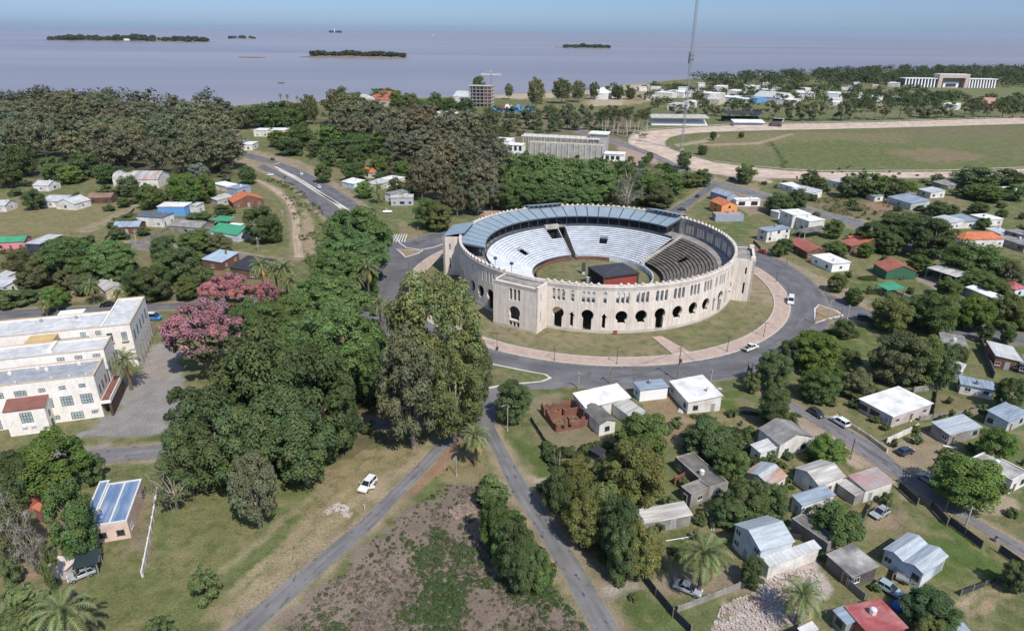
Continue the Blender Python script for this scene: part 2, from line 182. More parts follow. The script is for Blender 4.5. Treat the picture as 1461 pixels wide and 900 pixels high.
TREES = [
('huge olive green eucalyptus with pale branches in front of the bullring', None, [(-16.2, 127.0, 34.7, 11.1, 'eur')]),
('shorter grey green eucalyptus at the foot of the huge olive one', None, [(-20.1, 116.1, 26.0, 7.0, 'eug')]),
('olive eucalyptus leaning over the red soil of the diagonal road', None, [(-11.8, 118.3, 23.2, 7.0, 'eur')]),
('slim olive eucalyptus overhanging the grass island with white kerb', None, [(-8.3, 130.1, 19.3, 4.6, 'euc')]),
('dark green eucalyptus massed in the wood between courtyard and huge olive tree', 'wood beside the courtyard', [(-49.3, 115.6, 28.2, 10.3, 'dk'), (-37.3, 112.1, 27.6, 8.1, 'dk'), (-55.0, 103.9, 21.6, 7.7, 'dk'), (-47.4, 98.9, 20.8, 6.5, 'dk'), (-59.1, 100.7, 15.3, 5.1, 'dk'), (-38.7, 104.2, 17.8, 7.1, 'dk'), (-34.5, 115.9, 15.7, 4.2, 'dk'), (-44.3, 110.8, 22.1, 7.4, 'dk')]),
('grey green tree standing out on the grass at the edge of the dark wood', None, [(-43.5, 92.0, 14.9, 4.1, 'eug')]),
('thin leaved tree with pale forking limbs on the grass by the long white wall', None, [(-59.9, 96.2, 9.6, 4.3, 'thin')]),
('umbrella crowned green tree along the avenue before the ring road', 'umbrella trees along the avenue', [(-54.9, 225.0, 24.9, 12.7, 'umb'), (-53.5, 212.8, 18.5, 12.9, 'umb'), (-56.2, 199.8, 17.2, 8.9, 'umb'), (-51.2, 210.9, 15.5, 8.9, 'umb'), (-50.1, 227.4, 19.4, 7.5, 'umb')]),
('umbrella crowned green tree between the palms and the dark wood', 'umbrella trees beside the courtyard', [(-52.0, 172.8, 17.6, 12.7, 'umb'), (-39.4, 134.1, 25.1, 11.0, 'umb'), (-60.3, 161.3, 15.9, 9.3, 'umb'), (-29.2, 129.7, 19.2, 4.6, 'umb'), (-49.3, 145.8, 17.1, 8.5, 'umb')]),
('broad pink blossoming tree beside the tall white tower wing', None, [(-75.6, 147.0, 20.8, 9.7, 'pink')]),
('second pink blossoming tree behind the broad pink one', None, [(-84.0, 182.0, 14.8, 8.4, 'pink')]),
('small pink blossoming tree among the palms', None, [(-73.1, 185.0, 12.2, 3.8, 'pink')]),
('dark green tree filling the gap between the two pink trees', None, [(-71.8, 165.4, 13.5, 5.7, 'oak')]),
('dense green tree beside the lamp post at the road junction', None, [(0.4, 126.7, 11.0, 4.7, 'dk')]),
('yellowish ash tree in the clump over the shaded road', 'ash clump over the shaded road', [(11.7, 99.8, 10.1, 3.9, 'yel'), (22.1, 98.6, 14.3, 6.3, 'yel'), (16.0, 91.5, 10.4, 4.3, 'yel'), (12.9, 88.9, 9.3, 4.4, 'yel'), (20.5, 81.5, 10.8, 3.8, 'yel')]),
('dark green tree filling the ash clump over the shaded road', 'dark trees in the ash clump', [(17.6, 84.9, 13.5, 3.9, 'dk'), (8.3, 95.9, 10.2, 3.1, 'dk'), (17.8, 102.0, 7.9, 3.9, 'dk'), (17.6, 80.6, 11.6, 3.2, 'dk')]),
('green tree directly behind the grey patched roof wing', None, [(26.4, 111.6, 12.1, 6.1, 'oak')]),
('dark green tree left of the whitewashed cottage with jagged parapet', 'trees left of the whitewashed cottage', [(40.1, 114.2, 8.4, 5.5, 'dk'), (42.1, 105.5, 8.8, 3.9, 'oak')]),
('dark green tree below the long white house with rusty roof', 'dark trees below the rusty roof', [(41.8, 95.1, 8.7, 4.4, 'dk'), (38.5, 94.0, 6.6, 3.7, 'dk'), (46.4, 95.9, 7.4, 3.4, 'dk')]),
('dark green tree along the path from ring road to narrow street', 'trees along the ring road corner', [(63.5, 142.5, 10.7, 5.2, 'dk'), (57.9, 126.7, 9.6, 4.4, 'dk'), (72.0, 154.1, 8.6, 3.8, 'dk'), (58.1, 141.0, 6.1, 2.5, 'bush')]),
('bright green feathery tree on the grass lot', None, [(77.7, 153.1, 11.5, 7.0, 'lt')]),
('rounded green tree on the rear of the grass lot', 'trees on the rear of the grass lot', [(72.5, 137.4, 8.6, 5.1, 'oak'), (82.2, 139.5, 7.6, 4.3, 'olv')]),
('big mixed thicket tree in the middle of the grass lot', 'thicket of the grass lot', [(96.5, 147.1, 14.4, 7.7, 'olv'), (101.8, 146.2, 13.5, 6.0, 'oak'), (93.3, 147.0, 10.7, 5.2, 'olv'), (104.5, 143.7, 12.4, 3.8, 'dk')]),
('small dark tree at the corner of the grass lot by the parked cars', None, [(94.5, 173.1, 5.9, 3.8, 'dk')]),
('leafy street tree in the row behind the parked cars', 'street tree row behind the parked cars', [(110.4, 178.4, 11.5, 6.9, 'yel'), (122.3, 176.7, 13.1, 7.2, 'oak'), (118.6, 181.6, 9.2, 4.8, 'dk'), (135.2, 180.0, 11.1, 6.3, 'lt'), (145.8, 181.3, 11.6, 6.4, 'yel'), (151.0, 180.4, 11.1, 5.1, 'oak')]),
('small clipped dark street tree beyond the tin roofs', 'clipped street trees', [(133.7, 171.3, 6.1, 2.6, 'dk'), (139.7, 170.5, 5.2, 2.4, 'oak')]),
('spiky dark shrub tree beside the small pale shed', None, [(116.2, 156.3, 6.5, 3.3, 'dk')]),
('dark tree between the long white shed and the blue metal roof', None, [(114.5, 133.8, 9.2, 3.7, 'dk')]),
('rounded bright green tree right of the grey block house', None, [(97.9, 113.3, 8.4, 4.2, 'lt')]),
('rounded bright green tree beside the whitewashed cottage', None, [(63.6, 112.2, 6.7, 4.2, 'lt')]),
('large dome shaped green street tree shading a silver car', None, [(83.7, 100.4, 10.3, 7.3, 'lt')]),
('rounded green bush mass behind the dark concrete roofed row', None, [(55.4, 90.0, 7.5, 4.7, 'oak')]),
('small dark round tree at the white garden wall', None, [(38.0, 79.7, 5.8, 2.4, 'dk')]),
('wispy dark tree above the yellow bush at the bottom', None, [(61.5, 72.5, 5.8, 4.5, 'dk')]),
('yellow flowering bush at the very bottom', None, [(59.0, 68.5, 5.5, 2.7, 'yel')]),
('dark tree in the shade at the fence end', None, [(78.7, 79.4, 6.0, 2.5, 'dk')]),
('leafy green tree in front of the white wing with the porch', None, [(-83.6, 101.3, 12.7, 7.0, 'lt')]),
('dark green tree cut by the left edge below the porch', None, [(-87.9, 96.3, 12.8, 4.3, 'dk')]),
('dense round tree beside the flat with blue roofs', None, [(-69.7, 83.9, 16.1, 4.1, 'oak')]),
('grey leafless tree near the orange roof', 'leafless trees near the orange roof', [(-77.6, 82.7, 14.6, 3.3, 'bare'), (-73.9, 80.5, 10.4, 2.5, 'bare')]),
('dark bushy tree behind the leafless ones at the left edge', None, [(-79.5, 83.5, 13.3, 3.7, 'olv')]),
('rough bush at the end of the courtyard street', None, [(-78.8, 103.5, 7.6, 2.6, 'bush')]),
('wide hedge bush in the lower left corner', None, [(-66.3, 68.1, 9.2, 5.8, 'bush')]),
('lone dark bush on the mown grass', None, [(-45.7, 75.8, 6.9, 2.6, 'bush')]),
('low green bush at the bottom of the mown grass', None, [(-48.6, 68.0, 5.1, 2.4, 'bush')]),
('tall dark hedge bush beside the pink shed', None, [(-69.3, 77.0, 9.6, 1.3, 'bush')]),
('bush by the path at the left edge', None, [(-76.9, 78.3, 6.3, 1.9, 'bush')]),
('dark hedge tree between cleared field and patched road', 'hedge trees of the cleared field', [(-2.8, 86.5, 12.3, 2.7, 'oak'), (1.2, 79.2, 12.9, 3.5, 'dk'), (4.0, 78.4, 8.9, 2.7, 'oak'), (-0.6, 81.2, 10.4, 2.7, 'oak'), (1.9, 77.8, 10.2, 2.9, 'dk')]),
('grey feathery shrub at the tip of the cleared field', None, [(-3.3, 98.2, 6.2, 3.8, 'bush')]),
('lone round tree by the racetrack bend junction', None, [(133.4, 383.8, 11.6, 7.6, 'oak')]),
('dark tree beside the white cube houses', 'dark trees beside the white cubes', [(127.8, 316.2, 9.9, 8.1, 'dk'), (139.4, 322.1, 11.1, 5.8, 'dk'), (106.8, 251.6, 6.3, 4.4, 'dk')]),
('dark round tree by the white roofs under the racetrack', 'dark trees under the racetrack', [(163.5, 366.9, 12.0, 5.8, 'dk'), (168.3, 363.7, 8.1, 4.8, 'dk'), (189.1, 352.9, 13.4, 10.8, 'oak'), (177.9, 350.7, 11.9, 7.8, 'dk'), (202.0, 353.5, 10.9, 8.6, 'dk'), (216.9, 362.5, 6.9, 5.0, 'lt'), (247.2, 389.4, 6.1, 4.1, 'dk'), (262.9, 392.1, 5.8, 4.1, 'dk')]),
('big dark tree of the clump against the racetrack', 'dark clump against the racetrack', [(260.2, 375.1, 13.0, 15.3, 'dk'), (282.7, 381.6, 10.8, 10.4, 'dk'), (248.0, 347.5, 8.9, 11.4, 'oak'), (264.0, 348.2, 8.9, 7.4, 'oak')]),
('round dark tree on the bare lot', 'round trees on the bare lot', [(203.6, 314.0, 7.5, 6.0, 'dk'), (210.8, 314.3, 5.8, 3.7, 'dk')]),
('small round tree along the far side street', 'small trees of the far side street', [(225.2, 317.5, 6.2, 5.8, 'dk'), (230.6, 308.6, 5.1, 3.3, 'oak'), (210.0, 289.7, 5.8, 3.4, 'oak')]),
('large dark garden tree behind the orange red gable', 'large garden trees behind the orange red gable', [(145.9, 262.3, 10.6, 7.4, 'dk'), (160.6, 268.7, 12.9, 10.1, 'dk'), (162.0, 250.0, 16.3, 10.8, 'dk'), (151.4, 262.5, 6.5, 6.6, 'oak')]),
('dense round tree right of the orange red gable', None, [(148.6, 252.2, 8.6, 5.2, 'dk')]),
('bushy garden tree left of the dark red roof', None, [(124.5, 247.0, 7.1, 5.4, 'oak')]),
('low light green tree in front of the dark red roof', None, [(137.1, 248.2, 6.0, 4.1, 'lt')]),
('young tree on the lawn by the white box house', 'young trees on the playground lawn', [(109.2, 210.3, 6.5, 3.8, 'oak'), (109.4, 198.4, 6.0, 3.4, 'oak')]),
('green tree at the end of the green hall', None, [(147.7, 230.6, 7.2, 5.1, 'oak')]),
('large dark tree behind the pale grey canopy', 'trees behind the pale grey canopy', [(163.5, 225.8, 13.3, 11.9, 'oak'), (158.3, 213.0, 7.3, 7.1, 'oak'), (170.0, 214.7, 10.6, 5.2, 'olv'), (158.4, 205.3, 7.4, 5.3, 'oak'), (144.3, 206.1, 6.9, 4.6, 'oak')]),
('bush between the modern house and the brown walled one', 'bushes by the modern house', [(136.2, 273.9, 8.6, 4.4, 'oak'), (102.7, 248.0, 6.2, 3.3, 'bush')]),
('dark round tree on the dry field', None, [(-225.3, 308.1, 9.7, 5.6, 'dk')]),
('dark round tree at the back of the dry field', 'round trees at the back of the dry field', [(-195.3, 335.4, 11.1, 6.7, 'dk'), (-172.5, 311.6, 12.1, 7.3, 'oak'), (-187.0, 313.8, 4.8, 3.7, 'oak')]),
('light green leafy tree behind the blue warehouse', 'light green trees behind the blue warehouse', [(-158.9, 317.8, 16.6, 9.4, 'lt'), (-151.6, 323.8, 14.5, 6.9, 'lt')]),
('silvery grey tree by the rusty roofed hall', None, [(-176.8, 374.0, 10.6, 6.3, 'slv')]),
('small dark tree beside the white flat roofed house', None, [(-159.2, 345.0, 8.4, 4.0, 'dk')]),
('feathery tree at the avenue bend', None, [(-147.1, 368.0, 10.8, 5.8, 'oak')]),
('dense dark tree beside the dirt track', 'dense trees beside the dirt track', [(-101.4, 259.3, 15.6, 8.4, 'dk'), (-96.2, 259.5, 11.0, 4.5, 'dk')]),
('small dark tree before the orange tiled roof', None, [(-131.6, 295.3, 7.1, 4.4, 'dk')]),
('low bush beside the panelled white house', 'bushes beside the panelled white house', [(-138.6, 284.3, 6.0, 7.7, 'bush'), (-168.1, 280.9, 5.6, 6.4, 'bush'), (-161.1, 261.1, 5.9, 4.0, 'bush')]),
('wide dark tree of the grove above the dry gardens', 'grove above the dry gardens', [(-149.9, 213.4, 15.9, 9.7, 'umb'), (-139.1, 216.5, 13.6, 10.1, 'umb'), (-142.9, 210.9, 10.4, 6.3, 'oak'), (-131.6, 208.5, 9.9, 7.0, 'oak')]),
('green tree beside the bright green roof', 'trees beside the bright green roof', [(-120.5, 243.1, 10.2, 7.4, 'oak'), (-112.3, 243.3, 8.6, 5.9, 'olv')]),
('tall dark tree over the faded tile roof', 'dark trees over the faded tile roof', [(-113.6, 213.1, 13.0, 8.5, 'dk'), (-113.5, 196.4, 12.2, 7.0, 'dk'), (-119.2, 196.2, 10.1, 4.6, 'dk'), (-99.0, 200.5, 10.5, 5.2, 'dk'), (-128.6, 233.6, 10.5, 4.9, 'dk')]),
('yellowish tree above the pink blossoms', None, [(-103.2, 196.7, 8.1, 4.4, 'yel')]),
('light green tree above the left street', None, [(-138.9, 187.0, 8.0, 4.0, 'lt')]),
('olive shrub of the dry gardens', 'olive shrubs of the dry gardens', [(-156.6, 209.1, 10.8, 5.8, 'olv'), (-168.1, 215.6, 11.1, 5.3, 'olv'), (-137.8, 200.6, 6.7, 4.5, 'olv'), (-146.6, 204.8, 7.1, 4.8, 'olv'), (-158.9, 205.1, 6.4, 4.8, 'olv'), (-154.5, 190.0, 5.8, 5.6, 'bush'), (-151.8, 194.1, 4.7, 3.3, 'bush')]),
('leafy tree along the avenue verge', 'trees along the avenue verge', [(-106.5, 373.8, 11.3, 5.9, 'oak'), (-89.5, 378.4, 11.5, 9.5, 'oak'), (-62.8, 352.8, 7.9, 4.8, 'dk')]),
('bright green tree by the white sheet roofed house', None, [(-76.0, 337.7, 9.0, 5.7, 'lt')]),
('rounded green tree on the lawn across the avenue mouth', None, [(-36.4, 282.6, 13.9, 7.6, 'oak')]),
('yellow tinged tree on the lawn across the avenue mouth', None, [(-31.6, 279.4, 12.0, 6.9, 'yel')]),
('umbrella crowned tree behind the bullring', 'umbrella trees behind the bullring', [(4.5, 352.6, 22.5, 13.3, 'umb'), (20.8, 331.4, 19.0, 14.3, 'umb'), (38.0, 329.2, 18.2, 14.2, 'umb'), (49.6, 337.1, 14.7, 11.0, 'umb'), (10.0, 322.2, 18.5, 10.6, 'umb'), (31.9, 360.7, 17.4, 13.6, 'umb'), (-0.1, 316.2, 14.3, 9.1, 'oak'), (10.0, 316.6, 14.3, 10.4, 'umb'), (22.6, 314.5, 13.5, 10.4, 'umb'), (33.4, 314.9, 12.9, 10.0, 'umb'), (15.9, 359.9, 21.4, 11.3, 'umb'), (43.5, 347.9, 19.7, 10.9, 'umb'), (57.8, 355.1, 17.9, 8.9, 'oak'), (2.6, 330.6, 18.2, 9.8, 'umb')]),
('grey leafless tree behind the bullring', None, [(55.1, 315.8, 16.6, 7.7, 'bare')]),
('green bushy tree between bullring and racecourse road', 'bushy trees by the racecourse road', [(68.0, 329.0, 15.1, 10.4, 'oak'), (83.8, 354.6, 12.0, 9.7, 'oak'), (98.9, 372.7, 8.6, 8.2, 'oak'), (72.3, 324.9, 11.2, 9.0, 'olv'), (106.4, 374.9, 10.2, 6.3, 'oak'), (68.8, 380.6, 9.6, 8.0, 'slv')]),
('small round tree inside the racetrack', 'lone trees inside the racetrack', [(133.9, 480.3, 7.3, 4.7, 'oak'), (160.8, 551.2, 7.2, 3.7, 'oak'), (187.8, 564.5, 5.1, 2.9, 'oak')]),
('tree beside the mast foot on the racetrack edge', None, [(108.2, 426.8, 11.8, 6.0, 'dk')]),
('small tree on the road verge by the racetrack', None, [(90.7, 450.4, 6.9, 3.3, 'oak')]),
('tall eucalyptus on the beach near the unfinished tower', 'tall eucalyptus on the beach', [(23.5, 752.9, 33.1, 10.5, 'euc'), (56.6, 831.6, 27.7, 13.3, 'euc'), (77.5, 850.7, 24.3, 10.2, 'euc'), (101.4, 889.2, 20.3, 8.0, 'euc'), (-6.9, 877.3, 18.4, 6.6, 'euc')]),
('dark tree near the far beach', 'dark trees near the far beach', [(132.2, 892.6, 17.8, 11.6, 'dk'), (121.1, 910.5, 16.5, 5.0, 'dk'), (148.7, 894.4, 15.3, 8.1, 'dk')]),
('rounded dark pine beside the unfinished tower', None, [(-44.4, 873.2, 29.8, 10.4, 'dk')]),
('dark green tree of the shore grove beyond the avenue', 'shore grove beyond the avenue', [(-219.1, 597.6, 21.1, 13.9, 'dk'), (-205.4, 607.9, 22.6, 15.4, 'dk'), (-190.5, 609.1, 20.3, 11.1, 'dk'), (-230.7, 587.7, 19.6, 10.7, 'dk'), (-201.1, 572.7, 20.3, 12.8, 'oak'), (-181.6, 565.9, 20.1, 10.4, 'oak')]),
('slim tree of the sparse row at the shore', 'sparse row at the shore', [(-193.7, 648.9, 22.1, 7.9, 'euc'), (-180.2, 619.5, 24.1, 6.3, 'euc')]),
('tree round the red roofed mansion', 'trees round the red roofed mansion', [(-155.8, 621.5, 30.7, 18.2, 'euc'), (-152.0, 674.4, 24.8, 10.2, 'oak'), (-145.3, 779.5, 20.9, 21.1, 'lt'), (-101.7, 678.8, 24.3, 12.3, 'dk'), (-124.6, 738.9, 21.3, 11.1, 'lt'), (-86.9, 668.8, 19.5, 10.1, 'oak'), (-80.6, 716.8, 22.1, 9.4, 'oak'), (-65.2, 705.7, 17.8, 12.1, 'oak'), (-48.8, 695.1, 18.8, 10.5, 'dk'), (-87.4, 627.0, 17.2, 9.5, 'oak')]),
('green tree along the edge of the eucalyptus wood', 'green trees at the wood edge', [(-280.8, 382.3, 18.6, 9.2, 'dk'), (-245.8, 384.1, 14.7, 10.0, 'dk'), (-257.3, 371.9, 14.0, 7.8, 'oak'), (-224.0, 366.1, 11.5, 7.7, 'oak'), (-268.5, 353.2, 13.4, 7.4, 'dk'), (-243.6, 365.1, 10.0, 7.7, 'lt'), (-211.2, 366.7, 9.2, 5.8, 'dk')]),
('low green shrub in the yards between the houses', 'yard shrubs', [(39.7, 111.8, 2.0, 1.4, 'bush'), (41.9, 110.0, 2.2, 1.5, 'bush'), (63.0, 120.7, 2.1, 1.3, 'bush'), (62.7, 117.1, 1.7, 1.2, 'bush'), (30.0, 98.7, 2.2, 1.3, 'bush'), (33.7, 93.9, 2.0, 1.5, 'bush'), (36.2, 93.2, 1.9, 1.2, 'bush'), (47.6, 91.6, 1.8, 1.1, 'bush'), (48.1, 94.1, 1.9, 1.1, 'bush'), (66.2, 87.2, 1.5, 0.9, 'bush'), (52.2, 85.4, 1.9, 1.2, 'bush'), (54.7, 86.7, 1.5, 0.9, 'bush'), (17.3, 79.4, 1.3, 1.0, 'bush'), (19.1, 76.8, 1.1, 1.0, 'bush'), (81.7, 128.3, 1.8, 1.4, 'bush'), (104.5, 146.2, 2.4, 1.9, 'bush'), (96.8, 128.6, 1.6, 1.3, 'bush'), (80.1, 134.3, 2.6, 1.9, 'bush'), (87.1, 141.0, 2.7, 2.0, 'bush'), (74.9, 135.8, 2.3, 1.8, 'bush'), (71.2, 140.6, 2.7, 2.2, 'bush'), (96.4, 117.7, 1.9, 1.3, 'bush'), (93.7, 103.8, 2.0, 1.5, 'bush'), (90.9, 97.0, 1.9, 1.4, 'bush'), (57.2, 79.1, 1.4, 1.0, 'bush'), (54.1, 75.0, 1.7, 1.2, 'bush'), (108.5, 133.0, 2.2, 1.6, 'bush'), (7.4, 114.1, 2.4, 1.1, 'bush'), (5.6, 102.8, 1.9, 0.9, 'bush'), (53.0, 113.7, 2.4, 1.7, 'bush'), (56.6, 113.8, 2.0, 1.4, 'bush'), (48.1, 117.4, 2.1, 1.6, 'bush'), (37.4, 117.2, 2.4, 1.8, 'bush'), (60.4, 105.8, 1.6, 1.2, 'bush'), (64.8, 103.8, 2.0, 1.2, 'bush'), (25.8, 91.6, 2.4, 1.3, 'bush'), (27.7, 86.6, 1.8, 1.3, 'bush'), (23.6, 86.5, 2.1, 1.4, 'bush')]),
('dull olive eucalyptus in the dense wood between dry field and river', 'eucalyptus wood by the river', [(-451.0, 605.3, 20.3, 15.3, 'euf'), (-419.2, 594.2, 20.7, 14.8, 'euf'), (-405.8, 611.9, 24.1, 14.7, 'euf'), (-399.1, 625.4, 25.2, 14.5, 'euf'), (-376.8, 630.9, 24.1, 15.8, 'euf'), (-339.8, 603.8, 19.5, 15.3, 'ebr'), (-318.1, 601.8, 20.4, 16.4, 'ebr'), (-309.7, 633.4, 21.1, 12.5, 'ebr'), (-280.9, 603.3, 20.7, 15.4, 'euf'), (-260.6, 609.7, 22.0, 15.0, 'ebr'), (-391.2, 526.7, 22.2, 16.4, 'euf'), (-373.7, 534.6, 18.6, 16.2, 'euf'), (-363.8, 549.6, 24.2, 15.0, 'euf'), (-343.3, 542.5, 22.5, 14.3, 'euf'), (-319.9, 546.5, 18.9, 13.3, 'ebr'), (-304.4, 559.2, 22.9, 12.1, 'euf'), (-273.7, 534.2, 19.5, 12.7, 'euf'), (-266.8, 561.2, 22.8, 12.1, 'euf'), (-238.3, 556.4, 20.1, 15.8, 'euf'), (-349.5, 468.7, 23.6, 12.4, 'ebr'), (-337.3, 483.4, 24.0, 14.3, 'euf'), (-313.5, 471.6, 20.9, 12.7, 'euf'), (-301.0, 484.5, 19.5, 12.4, 'euf'), (-289.2, 485.9, 21.9, 10.9, 'euf'), (-268.3, 482.0, 20.9, 14.3, 'euf'), (-250.6, 491.8, 21.5, 14.1, 'euf'), (-230.1, 493.8, 21.3, 14.2, 'euf'), (-217.4, 496.3, 23.8, 15.6, 'euf'), (-321.8, 436.6, 22.3, 9.9, 'euf'), (-305.6, 440.7, 22.7, 11.0, 'euf'), (-280.9, 433.4, 17.3, 12.6, 'euf'), (-266.9, 443.0, 22.8, 14.6, 'euf'), (-246.1, 435.5, 23.1, 11.9, 'euf'), (-231.2, 449.1, 24.2, 11.5, 'euf'), (-209.4, 444.0, 23.0, 10.3, 'euf'), (-192.1, 443.2, 20.8, 14.1, 'ebr'), (-244.3, 400.3, 18.3, 9.6, 'ebr'), (-234.5, 408.0, 22.2, 11.7, 'ebr'), (-209.8, 392.3, 20.0, 8.0, 'ebr'), (-196.9, 398.5, 19.0, 9.1, 'euf'), (-180.8, 396.0, 21.1, 11.7, 'euf'), (-172.5, 410.5, 22.1, 11.0, 'euf')]),
('brownish eucalyptus in the central wood behind the avenue', 'central eucalyptus wood', [(-141.8, 596.8, 22.0, 17.8, 'euf'), (-121.8, 604.3, 22.6, 17.0, 'ebr'), (-99.2, 596.0, 17.2, 15.0, 'ebr'), (-83.3, 619.5, 18.7, 17.1, 'ebr'), (-130.6, 515.3, 21.3, 11.4, 'ebr'), (-114.1, 522.6, 17.1, 10.7, 'ebr'), (-95.3, 532.4, 23.5, 15.6, 'ebr'), (-74.9, 534.2, 22.8, 14.3, 'ebr'), (-49.4, 525.6, 23.1, 15.5, 'ebr'), (-37.1, 532.1, 23.2, 12.3, 'ebr'), (-73.8, 447.1, 16.4, 12.4, 'ebr'), (-61.1, 451.7, 18.7, 12.5, 'ebr'), (-43.1, 447.3, 16.8, 13.7, 'ebr'), (-25.6, 453.8, 19.5, 11.9, 'ebr'), (-14.4, 450.8, 16.6, 9.5, 'ebr'), (-49.6, 381.0, 17.7, 9.3, 'ebr'), (-38.9, 388.6, 21.0, 11.7, 'ebr'), (-24.1, 384.2, 19.7, 9.6, 'ebr'), (-9.3, 393.3, 19.9, 11.1, 'ebr'), (-46.0, 333.6, 20.0, 6.8, 'ebr'), (-36.7, 335.1, 20.7, 8.1, 'ebr'), (-24.0, 341.6, 16.9, 9.0, 'euf'), (-14.6, 343.3, 21.9, 7.1, 'ebr'), (-26.1, 305.2, 13.9, 5.7, 'ebr'), (-16.5, 306.2, 14.8, 5.8, 'euf'), (-15.0, 335.8, 19.2, 8.1, 'ebr'), (-10.2, 315.8, 12.9, 7.0, 'ebr'), (-32.2, 399.4, 23.7, 9.5, 'ebr'), (-85.5, 481.5, 21.2, 11.4, 'ebr'), (-111.5, 511.5, 20.4, 12.0, 'ebr'), (-57.0, 457.6, 20.8, 10.8, 'ebr')]),
('leafy green tree between the avenue and the central wood', 'green trees between avenue and central wood', [(-170.7, 494.8, 12.8, 9.7, 'oak'), (-157.9, 500.2, 15.2, 11.8, 'oak'), (-136.4, 507.8, 14.6, 12.0, 'lt'), (-115.5, 503.9, 11.2, 11.2, 'oak'), (-98.0, 503.4, 11.2, 10.5, 'oak'), (-152.0, 461.5, 11.9, 10.8, 'dk'), (-133.2, 456.3, 11.1, 8.1, 'dk'), (-116.9, 455.4, 12.9, 11.2, 'dk'), (-104.9, 460.5, 14.0, 11.2, 'oak'), (-90.4, 468.1, 12.9, 9.6, 'oak'), (-116.3, 420.7, 12.2, 7.4, 'oak'), (-102.0, 431.3, 12.3, 7.7, 'dk'), (-81.5, 422.7, 12.3, 7.7, 'dk'), (-80.2, 394.8, 12.2, 6.5, 'oak'), (-65.6, 393.1, 9.9, 6.6, 'lt')]),
('leafy shrub in the gardens around the blue warehouse', 'shrubs around the blue warehouse', [(-170.4, 345.3, 3.1, 2.8, 'bush'), (-179.7, 373.1, 2.0, 3.5, 'bush'), (-178.0, 343.1, 3.8, 3.0, 'bush'), (-169.4, 386.0, 2.0, 2.9, 'bush'), (-138.1, 257.1, 3.7, 2.9, 'bush'), (-131.6, 303.7, 2.8, 3.2, 'bush'), (-161.1, 372.9, 3.4, 3.3, 'bush'), (-242.4, 329.7, 3.6, 3.2, 'bush'), (-158.5, 262.2, 2.4, 2.5, 'bush'), (-212.2, 383.0, 2.5, 3.4, 'bush'), (-174.4, 327.6, 4.0, 3.3, 'bush'), (-261.9, 356.4, 3.9, 2.6, 'bush'), (-202.5, 335.3, 3.9, 3.1, 'bush'), (-185.7, 321.7, 2.7, 3.5, 'bush'), (-128.6, 265.7, 3.8, 3.4, 'bush'), (-232.0, 377.7, 4.0, 3.0, 'bush'), (-153.9, 321.6, 1.9, 2.9, 'bush'), (-153.3, 267.3, 3.9, 3.4, 'bush'), (-172.8, 278.0, 2.6, 2.5, 'bush'), (-241.8, 374.6, 2.3, 2.9, 'bush'), (-218.5, 329.2, 3.8, 2.4, 'bush'), (-138.3, 309.0, 2.4, 3.1, 'bush'), (-190.0, 307.4, 3.0, 3.4, 'bush'), (-253.2, 334.5, 4.2, 3.5, 'bush'), (-277.2, 371.5, 4.1, 2.5, 'bush'), (-214.3, 343.7, 1.9, 3.5, 'bush'), (-195.1, 350.3, 4.0, 2.8, 'bush'), (-217.5, 353.3, 2.2, 3.2, 'bush'), (-178.4, 322.3, 2.6, 2.3, 'bush'), (-249.1, 369.2, 2.8, 3.0, 'bush')]),
('rough shrub in the overgrown gardens above the left street', 'shrubs above the left street', [(-106.5, 208.6, 3.7, 2.5, 'bush'), (-128.8, 217.2, 2.4, 2.7, 'bush'), (-105.9, 201.6, 3.3, 2.6, 'bush'), (-113.8, 231.9, 4.3, 3.6, 'bush'), (-107.7, 221.3, 3.4, 2.4, 'bush'), (-144.1, 231.2, 3.3, 3.0, 'bush'), (-120.9, 232.4, 4.4, 3.7, 'bush'), (-116.3, 213.0, 2.6, 2.5, 'bush'), (-138.2, 199.5, 4.3, 2.8, 'bush'), (-151.6, 240.9, 2.8, 3.2, 'bush'), (-106.4, 215.7, 3.9, 2.8, 'bush'), (-98.0, 210.5, 3.3, 2.9, 'bush'), (-167.1, 241.4, 3.2, 3.6, 'bush'), (-126.6, 211.1, 4.3, 3.3, 'bush'), (-148.9, 199.3, 3.1, 3.2, 'bush'), (-181.7, 230.0, 2.6, 2.0, 'bush'), (-148.0, 203.0, 2.4, 2.3, 'bush'), (-168.1, 254.3, 4.4, 2.3, 'bush'), (-161.7, 195.8, 3.6, 3.3, 'bush'), (-173.2, 255.1, 3.1, 3.3, 'bush'), (-100.9, 207.6, 4.2, 3.2, 'bush'), (-115.2, 202.5, 2.1, 3.4, 'bush'), (-142.2, 194.7, 3.7, 3.2, 'bush'), (-134.7, 239.1, 2.3, 2.3, 'bush')]),
